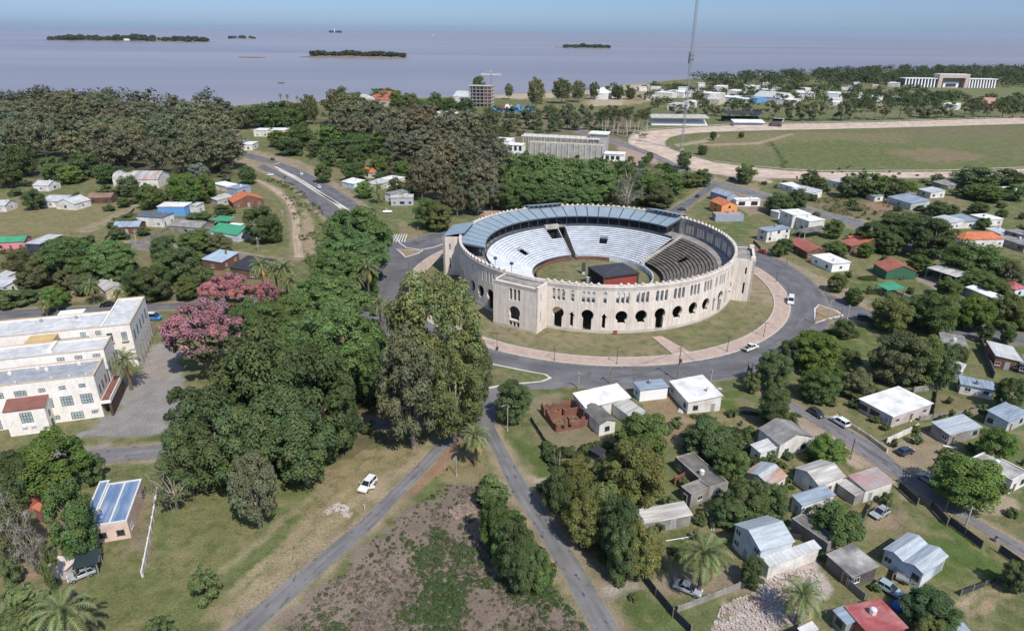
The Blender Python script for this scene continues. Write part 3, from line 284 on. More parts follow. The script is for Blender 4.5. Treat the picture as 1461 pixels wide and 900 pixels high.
('leafy shrub in the gardens between racetrack and middle street', 'shrubs between racetrack and middle street', [(240.6, 383.9, 1.9, 3.3, 'bush'), (215.6, 359.8, 3.6, 2.8, 'bush'), (171.6, 364.7, 4.1, 2.6, 'bush'), (192.5, 388.3, 3.9, 2.7, 'bush'), (151.6, 274.8, 3.1, 3.4, 'bush'), (166.6, 295.1, 2.7, 2.8, 'bush'), (190.2, 307.6, 2.9, 2.3, 'bush'), (236.5, 365.7, 4.0, 3.4, 'bush'), (237.8, 357.5, 3.9, 2.9, 'bush'), (135.5, 312.3, 3.5, 2.7, 'bush'), (230.5, 326.1, 2.3, 2.4, 'bush'), (282.4, 390.2, 3.4, 2.1, 'bush'), (172.4, 350.4, 2.0, 2.0, 'bush'), (240.3, 390.6, 2.4, 2.6, 'bush'), (168.6, 384.9, 4.0, 2.5, 'bush'), (246.7, 331.6, 3.0, 2.8, 'bush'), (189.0, 321.5, 3.7, 2.4, 'bush'), (193.3, 347.7, 2.6, 2.5, 'bush'), (171.1, 332.0, 4.1, 2.9, 'bush'), (263.8, 393.6, 2.0, 3.0, 'bush'), (210.0, 338.7, 2.8, 2.5, 'bush'), (251.1, 349.3, 3.8, 2.2, 'bush'), (228.3, 290.7, 2.3, 2.7, 'bush'), (142.9, 271.1, 3.0, 3.3, 'bush'), (117.9, 279.9, 2.5, 2.8, 'bush'), (155.5, 342.7, 3.9, 3.0, 'bush'), (200.9, 323.3, 3.2, 3.3, 'bush'), (168.7, 322.6, 2.9, 2.6, 'bush'), (213.3, 292.6, 3.2, 2.4, 'bush'), (148.9, 347.9, 2.0, 3.2, 'bush'), (247.0, 364.7, 2.6, 3.0, 'bush'), (240.7, 308.8, 3.9, 2.1, 'bush'), (142.0, 305.6, 3.9, 2.3, 'bush'), (279.4, 397.4, 3.4, 3.3, 'bush'), (240.2, 351.4, 3.4, 2.8, 'bush'), (143.8, 381.3, 2.2, 2.2, 'bush')]),
('leafy shrub in the gardens around the green hall', 'shrubs around the green hall', [(145.6, 255.0, 1.7, 1.8, 'bush'), (157.7, 210.6, 2.1, 1.9, 'bush'), (127.2, 244.6, 1.9, 1.6, 'bush'), (157.1, 227.8, 2.0, 1.9, 'bush'), (142.6, 243.8, 2.5, 1.6, 'bush'), (119.9, 224.6, 2.6, 1.7, 'bush'), (156.5, 232.5, 2.0, 1.8, 'bush'), (135.5, 204.1, 1.9, 2.4, 'bush'), (143.7, 202.3, 3.6, 2.2, 'bush'), (171.6, 210.4, 2.5, 2.4, 'bush'), (151.3, 256.8, 2.3, 2.4, 'bush'), (153.9, 238.3, 2.5, 1.7, 'bush'), (147.5, 250.6, 3.4, 1.4, 'bush'), (172.3, 228.8, 1.7, 1.6, 'bush'), (133.7, 209.4, 2.5, 1.6, 'bush'), (143.9, 208.6, 3.1, 1.9, 'bush'), (124.9, 201.5, 2.3, 1.8, 'bush'), (148.1, 215.3, 2.2, 2.4, 'bush'), (176.2, 217.3, 1.7, 2.4, 'bush'), (158.1, 204.2, 3.0, 1.9, 'bush'), (146.9, 200.6, 2.1, 1.3, 'bush'), (132.3, 203.0, 2.0, 2.1, 'bush'), (167.9, 224.2, 3.2, 2.4, 'bush'), (111.9, 264.7, 2.7, 1.9, 'bush'), (119.8, 209.3, 2.7, 1.3, 'bush'), (150.2, 236.8, 3.2, 1.7, 'bush')]),
('small garden bush between the corrugated roofs', 'bushes between the corrugated roofs', [(54.7, 90.0, 1.3, 1.1, 'bush'), (27.6, 110.2, 1.6, 1.2, 'bush'), (31.9, 89.9, 2.7, 0.8, 'bush'), (27.6, 102.7, 1.4, 0.7, 'bush'), (36.4, 125.3, 2.8, 1.5, 'bush'), (43.3, 126.5, 2.7, 1.3, 'bush'), (69.5, 100.0, 3.0, 1.5, 'bush'), (22.7, 113.1, 2.8, 0.9, 'bush'), (42.9, 119.5, 2.6, 1.1, 'bush'), (33.8, 122.6, 2.8, 1.5, 'bush'), (69.0, 116.7, 2.2, 0.7, 'bush'), (31.8, 121.4, 2.4, 0.8, 'bush'), (34.5, 94.7, 2.4, 1.3, 'bush'), (33.2, 104.0, 2.7, 1.1, 'bush'), (44.5, 126.0, 2.8, 1.2, 'bush'), (27.6, 112.1, 1.4, 1.5, 'bush'), (63.8, 128.9, 2.0, 1.6, 'bush'), (50.2, 130.2, 1.8, 1.6, 'bush'), (56.5, 109.1, 1.8, 0.8, 'bush'), (52.5, 93.4, 1.7, 1.6, 'bush'), (43.5, 95.9, 1.8, 0.9, 'bush'), (57.9, 129.0, 2.6, 1.5, 'bush'), (60.8, 113.7, 2.2, 1.5, 'bush'), (28.8, 98.1, 3.0, 1.6, 'bush'), (43.9, 127.7, 1.4, 0.7, 'bush'), (64.7, 116.1, 1.8, 1.6, 'bush'), (52.1, 110.7, 1.4, 1.0, 'bush'), (26.4, 105.2, 2.3, 0.8, 'bush'), (49.2, 110.0, 2.4, 1.0, 'bush'), (47.5, 119.0, 2.9, 1.1, 'bush'), (29.7, 114.5, 2.0, 1.2, 'bush'), (38.0, 122.0, 1.4, 1.6, 'bush'), (44.4, 92.2, 2.9, 1.5, 'bush'), (49.7, 116.6, 2.5, 1.2, 'bush')]),
('small garden bush beyond the narrow street', 'bushes beyond the narrow street', [(98.1, 130.2, 1.1, 1.2, 'bush'), (104.0, 112.7, 1.6, 0.7, 'bush'), (98.4, 112.8, 1.8, 1.1, 'bush'), (80.7, 118.6, 2.4, 0.9, 'bush'), (105.5, 123.1, 1.3, 0.9, 'bush'), (99.5, 109.6, 2.6, 1.1, 'bush'), (90.2, 115.6, 2.2, 1.3, 'bush'), (104.1, 131.0, 1.8, 1.0, 'bush'), (103.3, 136.6, 2.1, 0.9, 'bush'), (89.2, 109.3, 2.5, 1.1, 'bush'), (102.0, 128.5, 1.7, 1.0, 'bush'), (84.7, 110.1, 1.3, 1.2, 'bush'), (87.5, 113.4, 1.8, 0.8, 'bush'), (100.2, 130.7, 2.3, 0.8, 'bush'), (86.2, 120.0, 2.7, 1.4, 'bush'), (82.4, 125.2, 1.6, 1.3, 'bush'), (95.7, 134.4, 2.5, 1.2, 'bush'), (88.5, 124.5, 1.9, 1.3, 'bush')]),
('rounded shrub tree in the gardens along the upper avenue', 'shrub trees along the upper avenue', [(-144.1, 507.3, 4.6, 3.1, 'bush'), (-147.5, 543.2, 4.2, 3.1, 'bush'), (-123.6, 477.7, 4.3, 3.1, 'bush'), (-169.0, 525.8, 4.8, 4.1, 'bush'), (-95.6, 399.2, 5.0, 3.9, 'bush'), (-130.5, 474.7, 3.3, 4.6, 'bush'), (-87.2, 401.2, 5.3, 4.4, 'bush'), (-116.9, 504.0, 3.7, 4.9, 'bush'), (-64.1, 391.5, 5.3, 3.6, 'bush'), (-123.6, 502.5, 3.1, 3.1, 'bush'), (-99.7, 472.1, 2.8, 3.8, 'bush'), (-93.8, 455.3, 3.2, 4.7, 'bush'), (-41.1, 369.8, 4.4, 3.8, 'bush'), (-190.9, 536.3, 3.4, 3.3, 'bush'), (-126.3, 521.8, 4.1, 4.9, 'bush'), (-136.7, 502.0, 4.9, 4.1, 'bush'), (-76.6, 382.0, 5.1, 4.5, 'bush'), (-52.7, 343.4, 5.0, 3.4, 'bush')]),
]
PALMS = [
('stout date palm on the verge between the forking roads', None, [(-7.0, 110.5, 8.5, 3.6)]),
('big date palm at the bottom beside the black canopy', None, [(-60.6, 67.0, 8.9, 4.6)]),
('date palm against the white wing beside the courtyard', None, [(-90.9, 139.3, 9.9, 4.3)]),
('big date palm beside the silver saloon', None, [(29.4, 78.2, 9.7, 4.5)]),
('short date palm beside the rubble lot', None, [(42.3, 72.5, 7.3, 3.7)]),
('tall date palm among the umbrella trees by the ring road', 'date palms by the ring road', [(-46.2, 199.5, 12.6, 4.9), (-52.9, 203.0, 14.4, 4.3), (-49.1, 195.8, 9.0, 3.3), (-37.4, 173.7, 10.6, 3.6)]),
('date palm beside the pink blossoming trees', 'date palms by the pink trees', [(-70.0, 192.9, 14.3, 4.5), (-79.5, 198.6, 13.2, 4.2), (-66.5, 187.3, 12.1, 4.0), (-73.3, 194.0, 13.5, 3.7)]),
('date palm in the dry garden above the street', None, [(-130.6, 192.4, 7.5, 3.5)]),
('bushy palm by the modern grey house', None, [(-66.6, 326.1, 10.1, 4.7)]),
('blue green palm at the street edge', 'blue green palms at the street edge', [(-138.4, 181.6, 5.2, 2.2), (-120.0, 188.7, 6.7, 3.0)]),
('slender palm above the shore grove', 'slender shore palms', [(-224.2, 668.2, 22.0, 2.4), (-217.7, 668.7, 21.4, 2.4), (-205.3, 658.7, 21.1, 2.3)]),
]
TALL_PALMS = [(77.8, 604.2, 12.9, 2.8), (82.3, 603.2, 15.4, 2.3), (88.8, 607.7, 17.3, 2.9), (92.6, 607.1, 12.9, 2.5), (98.8, 605.3, 16.2, 2.1), (102.8, 607.9, 16.5, 2.8), (109.5, 606.1, 14.1, 2.0), (115.3, 611.1, 14.4, 2.5), (117.0, 602.2, 16.6, 2.9), (76.2, 571.7, 17.4, 2.0), (83.4, 577.5, 17.7, 2.4), (87.3, 577.0, 13.0, 2.1), (92.3, 578.1, 17.8, 2.6), (94.7, 573.0, 15.9, 2.0), (101.1, 573.5, 12.7, 2.7), (106.8, 578.0, 16.0, 1.9), (110.6, 574.6, 15.7, 2.5)]
ROADS = {
'diagonal_road': ('old', [(-42.3, 68.4, -37.1, 68.5), (-38.5, 74.4, -36.2, 70.3), (-26.4, 94.1, -23.9, 92.1), (-18.6, 111.0, -14.2, 113.7), (-14.5, 120.9, -9.3, 123.7), (-11.7, 129.4, -7.4, 127.8), (-10.1, 135.7, -6.3, 131.7)]),
'patched_road': ('patch', [(-9.4, 135.7, -4.2, 139.1), (-5.8, 121.1, -3.4, 124.4), (-3.1, 113.9, -0.1, 114.0), (0.4, 101.5, 3.2, 105.3), (3.6, 94.2, 6.8, 96.6), (7.8, 83.5, 10.9, 86.5), (12.1, 70.9, 16.4, 70.9), (13.2, 66.8, 17.9, 66.8)]),
'wood_street': ('old', [(-95.9, 114.0, -92.1, 108.1), (-85.0, 114.9, -81.9, 109.7), (-73.7, 116.9, -71.4, 111.5), (-59.5, 120.1, -56.3, 115.5), (-37.6, 127.2, -34.8, 123.0), (-20.4, 129.3, -19.7, 123.8), (-11.8, 130.6, -13.7, 124.8)]),
'left_street': ('new', [(-165.0, 181.5, -160.7, 175.9), (-151.0, 187.8, -146.6, 181.4), (-120.6, 192.1, -117.0, 185.4), (-107.4, 194.2, -104.9, 189.1), (-96.3, 196.9, -94.1, 191.6), (-82.1, 202.2, -80.0, 196.1)]),
'avenue_upper': ('new', [(-220.2, 491.3, -209.1, 470.8), (-194.6, 477.6, -182.8, 452.8), (-176.5, 461.4, -164.1, 435.7), (-158.5, 443.7, -146.4, 415.1), (-129.1, 409.3, -124.0, 382.5), (-101.9, 368.4, -103.4, 350.9), (-81.4, 334.3, -83.6, 321.0), (-60.4, 290.9, -64.9, 282.6), (-48.6, 262.2, -51.4, 255.4)]),
'avenue_lower': ('new', [(-159.8, 428.5, -160.0, 416.7), (-139.0, 400.1, -138.1, 389.7), (-122.3, 376.7, -124.3, 369.2), (-108.4, 355.7, -111.1, 345.6), (-83.9, 316.8, -90.5, 305.8), (-65.8, 279.2, -71.5, 271.5), (-51.6, 251.7, -55.5, 243.5)]),
'right_street': ('new', [(99.4, 229.8, 93.1, 195.0), (106.5, 207.6, 93.7, 185.1), (112.5, 194.4, 106.5, 187.0), (122.2, 187.4, 116.9, 181.5), (132.7, 183.5, 126.9, 177.3), (154.2, 175.5, 148.4, 167.5)]),
'narrow_street': ('old', [(65.1, 155.1, 59.9, 151.9), (63.9, 143.9, 61.0, 140.4), (67.3, 134.7, 65.5, 132.2), (73.1, 128.2, 69.7, 123.3), (77.7, 118.9, 73.9, 110.8), (78.8, 110.2, 77.9, 103.8), (80.8, 101.8, 79.7, 99.1), (87.9, 89.5, 86.0, 86.8), (90.2, 86.4, 88.1, 83.5)]),
'middle_street': ('old', [(113.6, 396.6, 108.6, 380.6), (124.3, 383.3, 117.9, 368.3), (137.3, 357.1, 130.9, 343.9), (148.9, 325.3, 143.6, 318.2), (161.9, 307.1, 152.1, 294.5), (165.4, 271.9, 158.6, 264.7), (172.5, 253.9, 165.8, 244.9), (190.5, 225.2, 183.7, 215.8)]),
'back_street': ('new', [(70.7, 308.5, 78.4, 308.8), (78.2, 323.7, 83.6, 319.8), (96.3, 351.9, 98.8, 345.6), (112.0, 382.7, 116.6, 379.2)]),
'racecourse_road': ('old', [(45.0, 663.5, 52.2, 669.6), (54.8, 583.3, 63.5, 592.5), (75.3, 534.4, 82.4, 545.8), (94.7, 475.1, 101.4, 484.2), (103.9, 422.0, 110.0, 429.3), (111.2, 382.7, 119.9, 396.9)]),
'garden_street': ('old', [(-155.8, 260.3, -151.8, 252.8), (-134.4, 252.5, -131.1, 245.3), (-117.7, 247.6, -115.1, 241.5), (-105.9, 245.3, -103.8, 238.5), (-87.1, 237.4, -85.0, 229.4)]),
'field_path': ('dirt', [(-181.6, 271.6, -181.9, 277.0), (-180.6, 292.1, -181.4, 298.2), (-183.2, 319.5, -183.0, 323.9)]),
'dirt_track': ('dirt', [(-147.5, 379.3, -143.7, 377.6), (-131.3, 356.4, -126.8, 356.6), (-114.6, 329.8, -111.1, 330.0), (-101.2, 297.7, -98.0, 297.9), (-92.9, 270.7, -89.4, 270.8), (-82.6, 240.0, -79.0, 240.2)]),
}
APRONS = {'junction_apron': ('old', [(-13.6, 123.6), (-11.9, 131.6), (-9.7, 140.3), (-6.7, 142.1), (2.7, 145.1), (10.6, 147.8), (17.7, 144.3), (10.3, 141.4), (2.6, 140.9), (-2.4, 137.5), (-3.6, 127.2), (-5.8, 121.1), (-8.7, 123.7)]), 'avenue_mouth': ('new', [(-55.4, 277.4), (-44.9, 262.3), (-36.9, 255.9), (-27.9, 261.0), (-26.4, 245.4), (-34.0, 233.4), (-35.9, 221.1), (-38.8, 200.3), (-40.0, 188.6), (-44.3, 188.5), (-46.8, 216.5), (-51.5, 243.7)])}
ZONES = [
([(-269.1, 325.9), (-229.7, 335.4), (-187.0, 322.2), (-181.7, 272.7), (-210.6, 263.3), (-221.9, 262.9)], (0.19, 0.165, 0.085), 3, 0.6),
([(-205.9, 256.5), (-153.4, 258.4), (-105.6, 237.6), (-90.4, 198.9), (-159.2, 191.0)], (0.16, 0.14, 0.075), 4, 0.7),
([(-150.3, 210.0), (-145.3, 213.5), (-133.5, 193.5), (-141.0, 193.2)], (0.24, 0.18, 0.12), 2, 0.3),
([(-135.7, 394.0), (-91.3, 312.4), (-73.2, 266.3), (-70.4, 215.8), (-92.1, 276.1), (-118.7, 340.4), (-146.5, 383.3)], (0.115, 0.135, 0.05), 2, 1),
([(-105.3, 325.8), (-88.4, 287.4), (-75.4, 242.8), (-79.9, 245.3), (-93.3, 287.2)], (0.28, 0.22, 0.14), 1.5, 0.3),
([(-56.2, 303.3), (-30.5, 308.3), (-26.3, 263.0), (-37.2, 257.8), (-47.2, 267.2)], (0.11, 0.14, 0.05), 2, 1),
([(-53.7, 298.4), (-40.5, 283.6), (-32.1, 262.8), (-40.7, 262.5), (-48.5, 275.5)], (0.21, 0.17, 0.1), 2, 0.7),
([(-68.5, 103.7), (-57.2, 103.9), (-33.2, 115.9), (-15.2, 117.5), (-27.5, 90.8), (-40.0, 70.2), (-60.7, 69.4), (-66.6, 79.2), (-57.3, 79.3)], (0.122, 0.142, 0.056), 3, 1),
([(-63.7, 100.6), (-56.3, 101.8), (-46.8, 90.5), (-46.3, 78.0), (-51.5, 75.2)], (0.15, 0.15, 0.065), 5, 1),
([(-36.0, 109.8), (-24.5, 116.0), (-15.4, 119.3), (-18.1, 111.3), (-26.3, 93.5), (-38.1, 73.4), (-42.8, 69.6), (-45.6, 71.4), (-36.6, 89.0)], (0.215, 0.175, 0.1), 3, 0.8),
([(-36.7, 93.4), (-32.0, 99.1), (-28.5, 95.3), (-39.4, 74.0), (-42.0, 72.7)], (0.255, 0.21, 0.13), 1.0, 0.6),
([(-23.4, 109.3), (-21.6, 108.9), (-31.5, 92.2), (-37.7, 78.1), (-38.8, 79.0), (-32.9, 92.9)], (0.27, 0.22, 0.14), 0.5, 0.5),
([(-28.7, 108.3), (-27.3, 107.9), (-36.6, 89.0), (-42.5, 76.7), (-43.6, 77.2), (-38.0, 90.3)], (0.255, 0.215, 0.13), 0.6, 0.5),
([(-19.5, 113.2), (-18.2, 112.2), (-26.5, 97.8), (-27.7, 98.6)], (0.27, 0.22, 0.14), 0.5, 0.5),
([(-36.7, 102.1), (-35.4, 101.3), (-44.3, 84.0), (-46.9, 79.4), (-47.9, 80.3), (-45.6, 84.6)], (0.225, 0.2, 0.115), 0.6, 0.6),
([(-36.3, 111.0), (-27.6, 117.3), (-20.2, 116.1), (-27.9, 104.4), (-32.2, 100.1)], (0.22, 0.18, 0.1), 4, 0.8),
([(-69.0, 85.2), (-61.4, 86.1), (-55.5, 77.9), (-43.0, 70.2), (-60.1, 70.0), (-65.4, 76.4)], (0.125, 0.135, 0.055), 4, 1),
([(-87.4, 89.9), (-80.2, 90.0), (-75.4, 83.5), (-75.4, 77.6), (-77.6, 76.2)], (0.26, 0.19, 0.135), 3, 0.3),
([(-70.0, 101.6), (-66.1, 101.6), (-60.1, 87.0), (-58.6, 80.7), (-62.1, 85.3), (-66.0, 93.8)], (0.2, 0.165, 0.11), 2, 0.5),
([(-88.0, 122.8), (-94.0, 137.9), (-94.6, 150.4), (-96.6, 169.3), (-88.2, 160.6), (-74.1, 131.8), (-73.8, 120.3), (-84.2, 116.2), (-95.9, 118.6)], (0.225, 0.215, 0.21), 2.5, 0.1),
([(-94.6, 150.4), (-98.8, 174.0), (-83.2, 145.0), (-90.9, 143.1)], (0.25, 0.225, 0.2), 2, 0.1),
([(-90.4, 118.7), (-78.2, 121.6), (-75.2, 117.2), (-87.8, 114.9)], (0.14, 0.14, 0.06), 1.5, 1),
([(-32.8, 69.7), (-29.4, 77.5), (-20.7, 93.6), (-11.8, 104.6), (-3.7, 102.7), (-0.3, 94.8), (5.9, 80.2), (12.1, 70.3)], (0.178, 0.14, 0.114), 2.5, 0.05),
([(-32.5, 75.4), (-22.4, 89.2), (-10.8, 93.8), (-18.4, 79.8), (-25.9, 70.4)], (0.195, 0.155, 0.125), 4, 0.05),
([(-17.0, 108.5), (-12.8, 115.0), (-5.6, 116.4), (-2.2, 104.8), (-4.9, 99.6), (-11.8, 104.6)], (0.2, 0.165, 0.09), 2, 0.8),
([(-13.3, 120.9), (-9.5, 126.6), (-8.1, 123.8), (-12.7, 113.8), (-15.1, 112.5)], (0.26, 0.14, 0.095), 1, 0.05),
([(-16.2, 110.1), (-12.9, 116.3), (-11.3, 115.0), (-16.9, 102.4), (-20.1, 97.4)], (0.24, 0.15, 0.1), 1, 0.15),
([(-2.7, 127.8), (0.2, 121.7), (9.5, 113.0), (9.7, 105.0), (4.4, 107.1), (0.2, 116.5)], (0.085, 0.115, 0.035), 1.5, 1),
([(2.6, 135.0), (10.2, 140.0), (20.5, 127.7), (18.9, 114.3), (10.2, 113.0), (6.2, 121.8)], (0.19, 0.16, 0.1), 2.5, 0.5),
([(3.7, 107.1), (7.7, 106.3), (7.7, 104.5), (3.6, 104.9)], (0.33, 0.27, 0.21), 1, 0),
([(2.3, 102.7), (4.9, 101.8), (14.2, 84.8), (20.2, 73.5), (17.7, 71.0), (8.7, 89.6)], (0.18, 0.15, 0.1), 2, 0.4),
([(29.7, 140.5), (38.7, 139.0), (42.6, 128.1), (34.5, 119.7), (30.5, 122.3)], (0.24, 0.175, 0.11), 2, 0.4),
([(49.2, 140.9), (56.6, 142.7), (55.4, 131.4), (48.2, 131.2)], (0.075, 0.115, 0.03), 2, 1),
([(40.6, 129.6), (53.5, 132.9), (65.9, 131.6), (60.0, 120.2), (49.9, 121.3)], (0.19, 0.165, 0.09), 3, 0.7),
([(16.6, 77.5), (22.4, 79.2), (24.4, 73.6), (18.1, 70.4)], (0.09, 0.115, 0.04), 1, 1),
([(14.9, 79.1), (20.7, 80.9), (21.7, 78.9), (16.5, 76.6)], (0.27, 0.235, 0.2), 1, 0),
([(21.7, 81.6), (30.8, 82.3), (39.7, 83.6), (36.6, 79.1), (27.1, 76.2), (23.7, 77.6)], (0.22, 0.175, 0.13), 2, 0.4),
([(25.9, 91.6), (34.7, 92.7), (37.8, 86.7), (35.5, 82.8), (26.4, 82.7)], (0.085, 0.105, 0.035), 2, 1),
([(29.7, 71.7), (32.4, 76.0), (39.5, 79.5), (44.2, 83.4), (50.9, 84.4), (50.4, 79.3), (43.3, 73.8), (39.0, 70.6), (28.8, 70.5)], (0.36, 0.31, 0.28), 2, 0),
([(57.5, 98.6), (66.6, 102.8), (77.3, 102.9), (68.9, 92.3), (59.0, 89.5), (55.3, 92.1)], (0.15, 0.135, 0.07), 2.5, 1),
([(61.3, 95.8), (73.2, 97.9), (71.6, 95.0), (61.1, 91.3)], (0.23, 0.18, 0.12), 1.5, 0.4),
([(68.4, 91.4), (75.2, 97.0), (81.4, 90.7), (79.6, 82.7), (70.5, 78.9), (66.6, 81.7)], (0.085, 0.12, 0.035), 2.5, 1),
([(67.9, 76.5), (81.3, 81.9), (81.2, 80.9), (68.3, 75.4)], (0.28, 0.225, 0.15), 0.7, 0.2),
([(68.1, 74.8), (80.6, 80.0), (80.2, 79.0), (68.0, 73.6)], (0.26, 0.2, 0.13), 0.7, 0.2),
([(66.7, 72.8), (80.0, 78.3), (77.9, 71.1), (65.6, 70.9)], (0.115, 0.125, 0.05), 2, 1),
([(57.9, 80.1), (63.2, 81.7), (65.6, 78.1), (59.8, 75.3)], (0.22, 0.175, 0.11), 2, 0.4),
([(76.3, 106.1), (79.2, 104.0), (73.0, 99.8)], (0.25, 0.2, 0.14), 1.5, 0.4),
([(86.7, 103.1), (94.1, 104.3), (95.4, 100.2), (90.0, 96.2), (86.1, 98.1)], (0.3, 0.235, 0.17), 2, 0.2),
([(58.4, 128.5), (74.0, 131.7), (72.6, 115.3), (76.5, 104.0), (67.1, 112.8), (63.2, 128.5)], (0.16, 0.15, 0.07), 2, 0.8),
([(65.9, 131.6), (69.3, 124.4), (72.8, 112.9), (70.1, 110.0), (65.6, 117.7), (63.2, 128.5)], (0.31, 0.25, 0.19), 1, 0.1),
([(103.3, 142.0), (113.4, 140.5), (108.0, 130.9), (97.5, 130.7)], (0.18, 0.15, 0.08), 2, 0.7),
([(80.3, 121.9), (91.7, 123.4), (95.2, 114.5), (81.8, 106.2), (77.6, 116.6)], (0.24, 0.19, 0.13), 2, 0.3),
([(78.1, 131.8), (82.4, 126.0), (81.0, 121.9), (76.8, 127.4)], (0.16, 0.15, 0.07), 1, 1),
([(85.5, 176.3), (108.7, 181.8), (105.8, 160.9), (90.4, 145.2), (76.6, 141.4), (74.0, 152.2)], (0.1, 0.125, 0.045), 3, 1),
([(124.8, 165.7), (129.7, 165.8), (122.8, 149.5), (115.6, 149.4)], (0.15, 0.145, 0.07), 2, 0.8),
([(93.4, 246.8), (100.8, 226.9), (106.1, 204.4), (112.2, 195.6), (118.6, 201.7), (111.0, 221.3), (102.8, 257.9)], (0.25, 0.21, 0.155), 2, 0.3),
([(128.1, 245.4), (161.9, 260.0), (149.7, 237.7), (126.1, 221.8), (118.7, 227.4)], (0.17, 0.155, 0.08), 2.5, 0.9),
([(116.0, 221.5), (130.4, 225.5), (121.7, 208.0), (113.4, 207.8)], (0.1, 0.125, 0.045), 2, 1),
([(130.5, 218.4), (145.8, 226.0), (142.7, 211.9), (129.5, 205.1)], (0.12, 0.13, 0.055), 2, 1),
([(143.2, 225.9), (153.5, 226.2), (155.2, 209.0), (143.6, 205.5)], (0.24, 0.21, 0.17), 2, 0.2),
([(157.0, 345.0), (188.8, 357.8), (205.3, 339.5), (182.7, 304.2), (161.2, 307.1), (149.5, 322.5)], (0.155, 0.135, 0.075), 4, 0.7),
([(181.3, 338.4), (194.2, 339.0), (186.8, 321.3), (174.5, 320.8)], (0.25, 0.16, 0.11), 2, 0.2),
([(226.8, 364.7), (245.3, 357.1), (217.8, 318.5), (204.3, 324.8)], (0.19, 0.16, 0.09), 3, 0.6),
([(124.3, 383.3), (140.7, 384.1), (124.9, 321.5), (111.8, 307.6), (111.9, 335.4)], (0.24, 0.19, 0.13), 2.5, 0.3),
([(86.8, 294.3), (108.5, 307.5), (109.0, 289.3), (95.8, 267.4), (83.9, 277.3)], (0.11, 0.135, 0.05), 3, 1),
([(67.4, 439.0), (104.5, 441.1), (103.8, 382.3), (78.0, 319.5), (57.3, 318.6)], (0.1, 0.115, 0.045), 4, 1),
([(122.3, 548.5), (144.1, 581.5), (203.5, 607.4), (338.5, 636.3), (502.7, 679.7), (531.4, 682.0), (352.3, 440.2), (193.1, 420.0), (156.5, 434.2), (134.7, 450.3), (118.5, 500.5)], (0.13, 0.138, 0.06), 5, 0.9),
([(155.0, 566.1), (226.8, 604.7), (350.7, 605.2), (323.2, 554.9), (233.1, 504.6), (140.2, 508.2)], (0.175, 0.155, 0.08), 10, 0.9),
([(202.4, 535.9), (267.8, 558.6), (352.7, 512.1), (344.5, 454.6), (212.1, 434.9), (175.1, 432.8)], (0.112, 0.132, 0.05), 12, 1),
([(276.2, 507.3), (329.7, 527.0), (342.9, 481.4), (280.4, 451.0)], (0.19, 0.15, 0.09), 8, 0.6),
([(330.2, 626.2), (476.1, 661.9), (425.2, 569.5), (351.5, 564.4)], (0.15, 0.135, 0.075), 8, 0.8),
([(202.0, 539.4), (206.7, 543.3), (185.6, 458.5), (173.3, 428.0), (171.4, 432.6), (183.7, 463.7)], (0.05, 0.07, 0.025), 1.5, 1),
([(124.4, 527.2), (151.0, 550.5), (174.5, 583.7), (175.1, 575.6), (150.0, 535.9), (123.0, 513.6)], (0.3, 0.24, 0.16), 1, 0.2),
([(145.4, 528.6), (193.6, 542.4), (242.4, 597.2), (240.9, 588.6), (192.7, 531.7), (142.7, 518.2)], (0.29, 0.235, 0.16), 1, 0.2),
([(119.3, 418.3), (156.5, 434.2), (163.3, 425.2), (148.9, 384.5), (136.9, 397.8)], (0.4, 0.31, 0.24), 2, 0.05),
([(-257.8, 560.2), (-244.1, 591.1), (-215.6, 539.8), (-231.1, 517.1)], (0.4, 0.3, 0.23), 5, 0.1),
([(-19.0, 341.8), (-3.8, 348.9), (-0.7, 316.2), (-13.8, 305.1), (-20.3, 315.4)], (0.36, 0.26, 0.21), 2, 0.05),
([(-33.1, 977.0), (228.9, 1172.6), (217.5, 1083.4), (23.3, 880.6), (-30.3, 893.6)], (0.36, 0.3, 0.22), 6, 0.05),
([(165.0, 1133.0), (222.9, 1204.1), (209.0, 920.4), (138.1, 823.6), (79.4, 817.6), (96.9, 907.8)], (0.28, 0.225, 0.14), 8, 0.4),
([(110.7, 950.1), (149.5, 954.7), (129.7, 822.7), (86.1, 802.6)], (0.36, 0.29, 0.21), 5, 0.1),
([(77.5, 510.6), (97.3, 518.6), (97.5, 440.7), (66.7, 434.0)], (0.32, 0.23, 0.19), 3, 0.1),
([(101.9, 529.1), (109.1, 685.5), (99.8, 566.2)], (0.2, 0.17, 0.12), 3, 0.2),
([(313.8, 1184.6), (657.3, 1423.5), (1172.3, 1632.5), (581.0, 791.1), (203.8, 756.1)], (0.14, 0.14, 0.07), 10, 0.8),
([(468.0, 1003.1), (917.5, 1269.9), (639.6, 874.5), (480.2, 841.9)], (0.14, 0.155, 0.07), 10, 1),
([(-98.5, 728.0), (126.1, 748.9), (85.6, 495.3), (-66.9, 485.7)], (0.15, 0.13, 0.08), 5, 0.6),
([(-629.2, 745.7), (-283.7, 710.8), (-162.3, 382.5), (-328.9, 374.0)], (0.085, 0.075, 0.045), 6, 0.4),
([(-190.4, 659.9), (-8.5, 623.5), (-4.1, 316.1), (-29.9, 301.9), (-72.1, 397.3)], (0.1, 0.085, 0.05), 6, 0.4),
([(-83.3, 138.1), (-40.0, 146.0), (-20.1, 126.9), (-34.9, 111.0), (-62.9, 101.7)], (0.1, 0.09, 0.05), 4, 0.4),
]
SHORE = [(-623.7, 739.0), (-317.0, 777.4), (-307.5, 793.9), (-243.1, 851.4), (-156.9, 898.7), (-32.4, 954.8), (46.1, 998.4), (122.7, 1057.7), (153.5, 1131.5), (224.4, 1212.7), (292.6, 1303.9), (391.4, 1380.3), (465.3, 1436.5), (769.4, 1672.5), (933.4, 1765.9), (1361.5, 1901.6), (1599.8, 1967.8)]
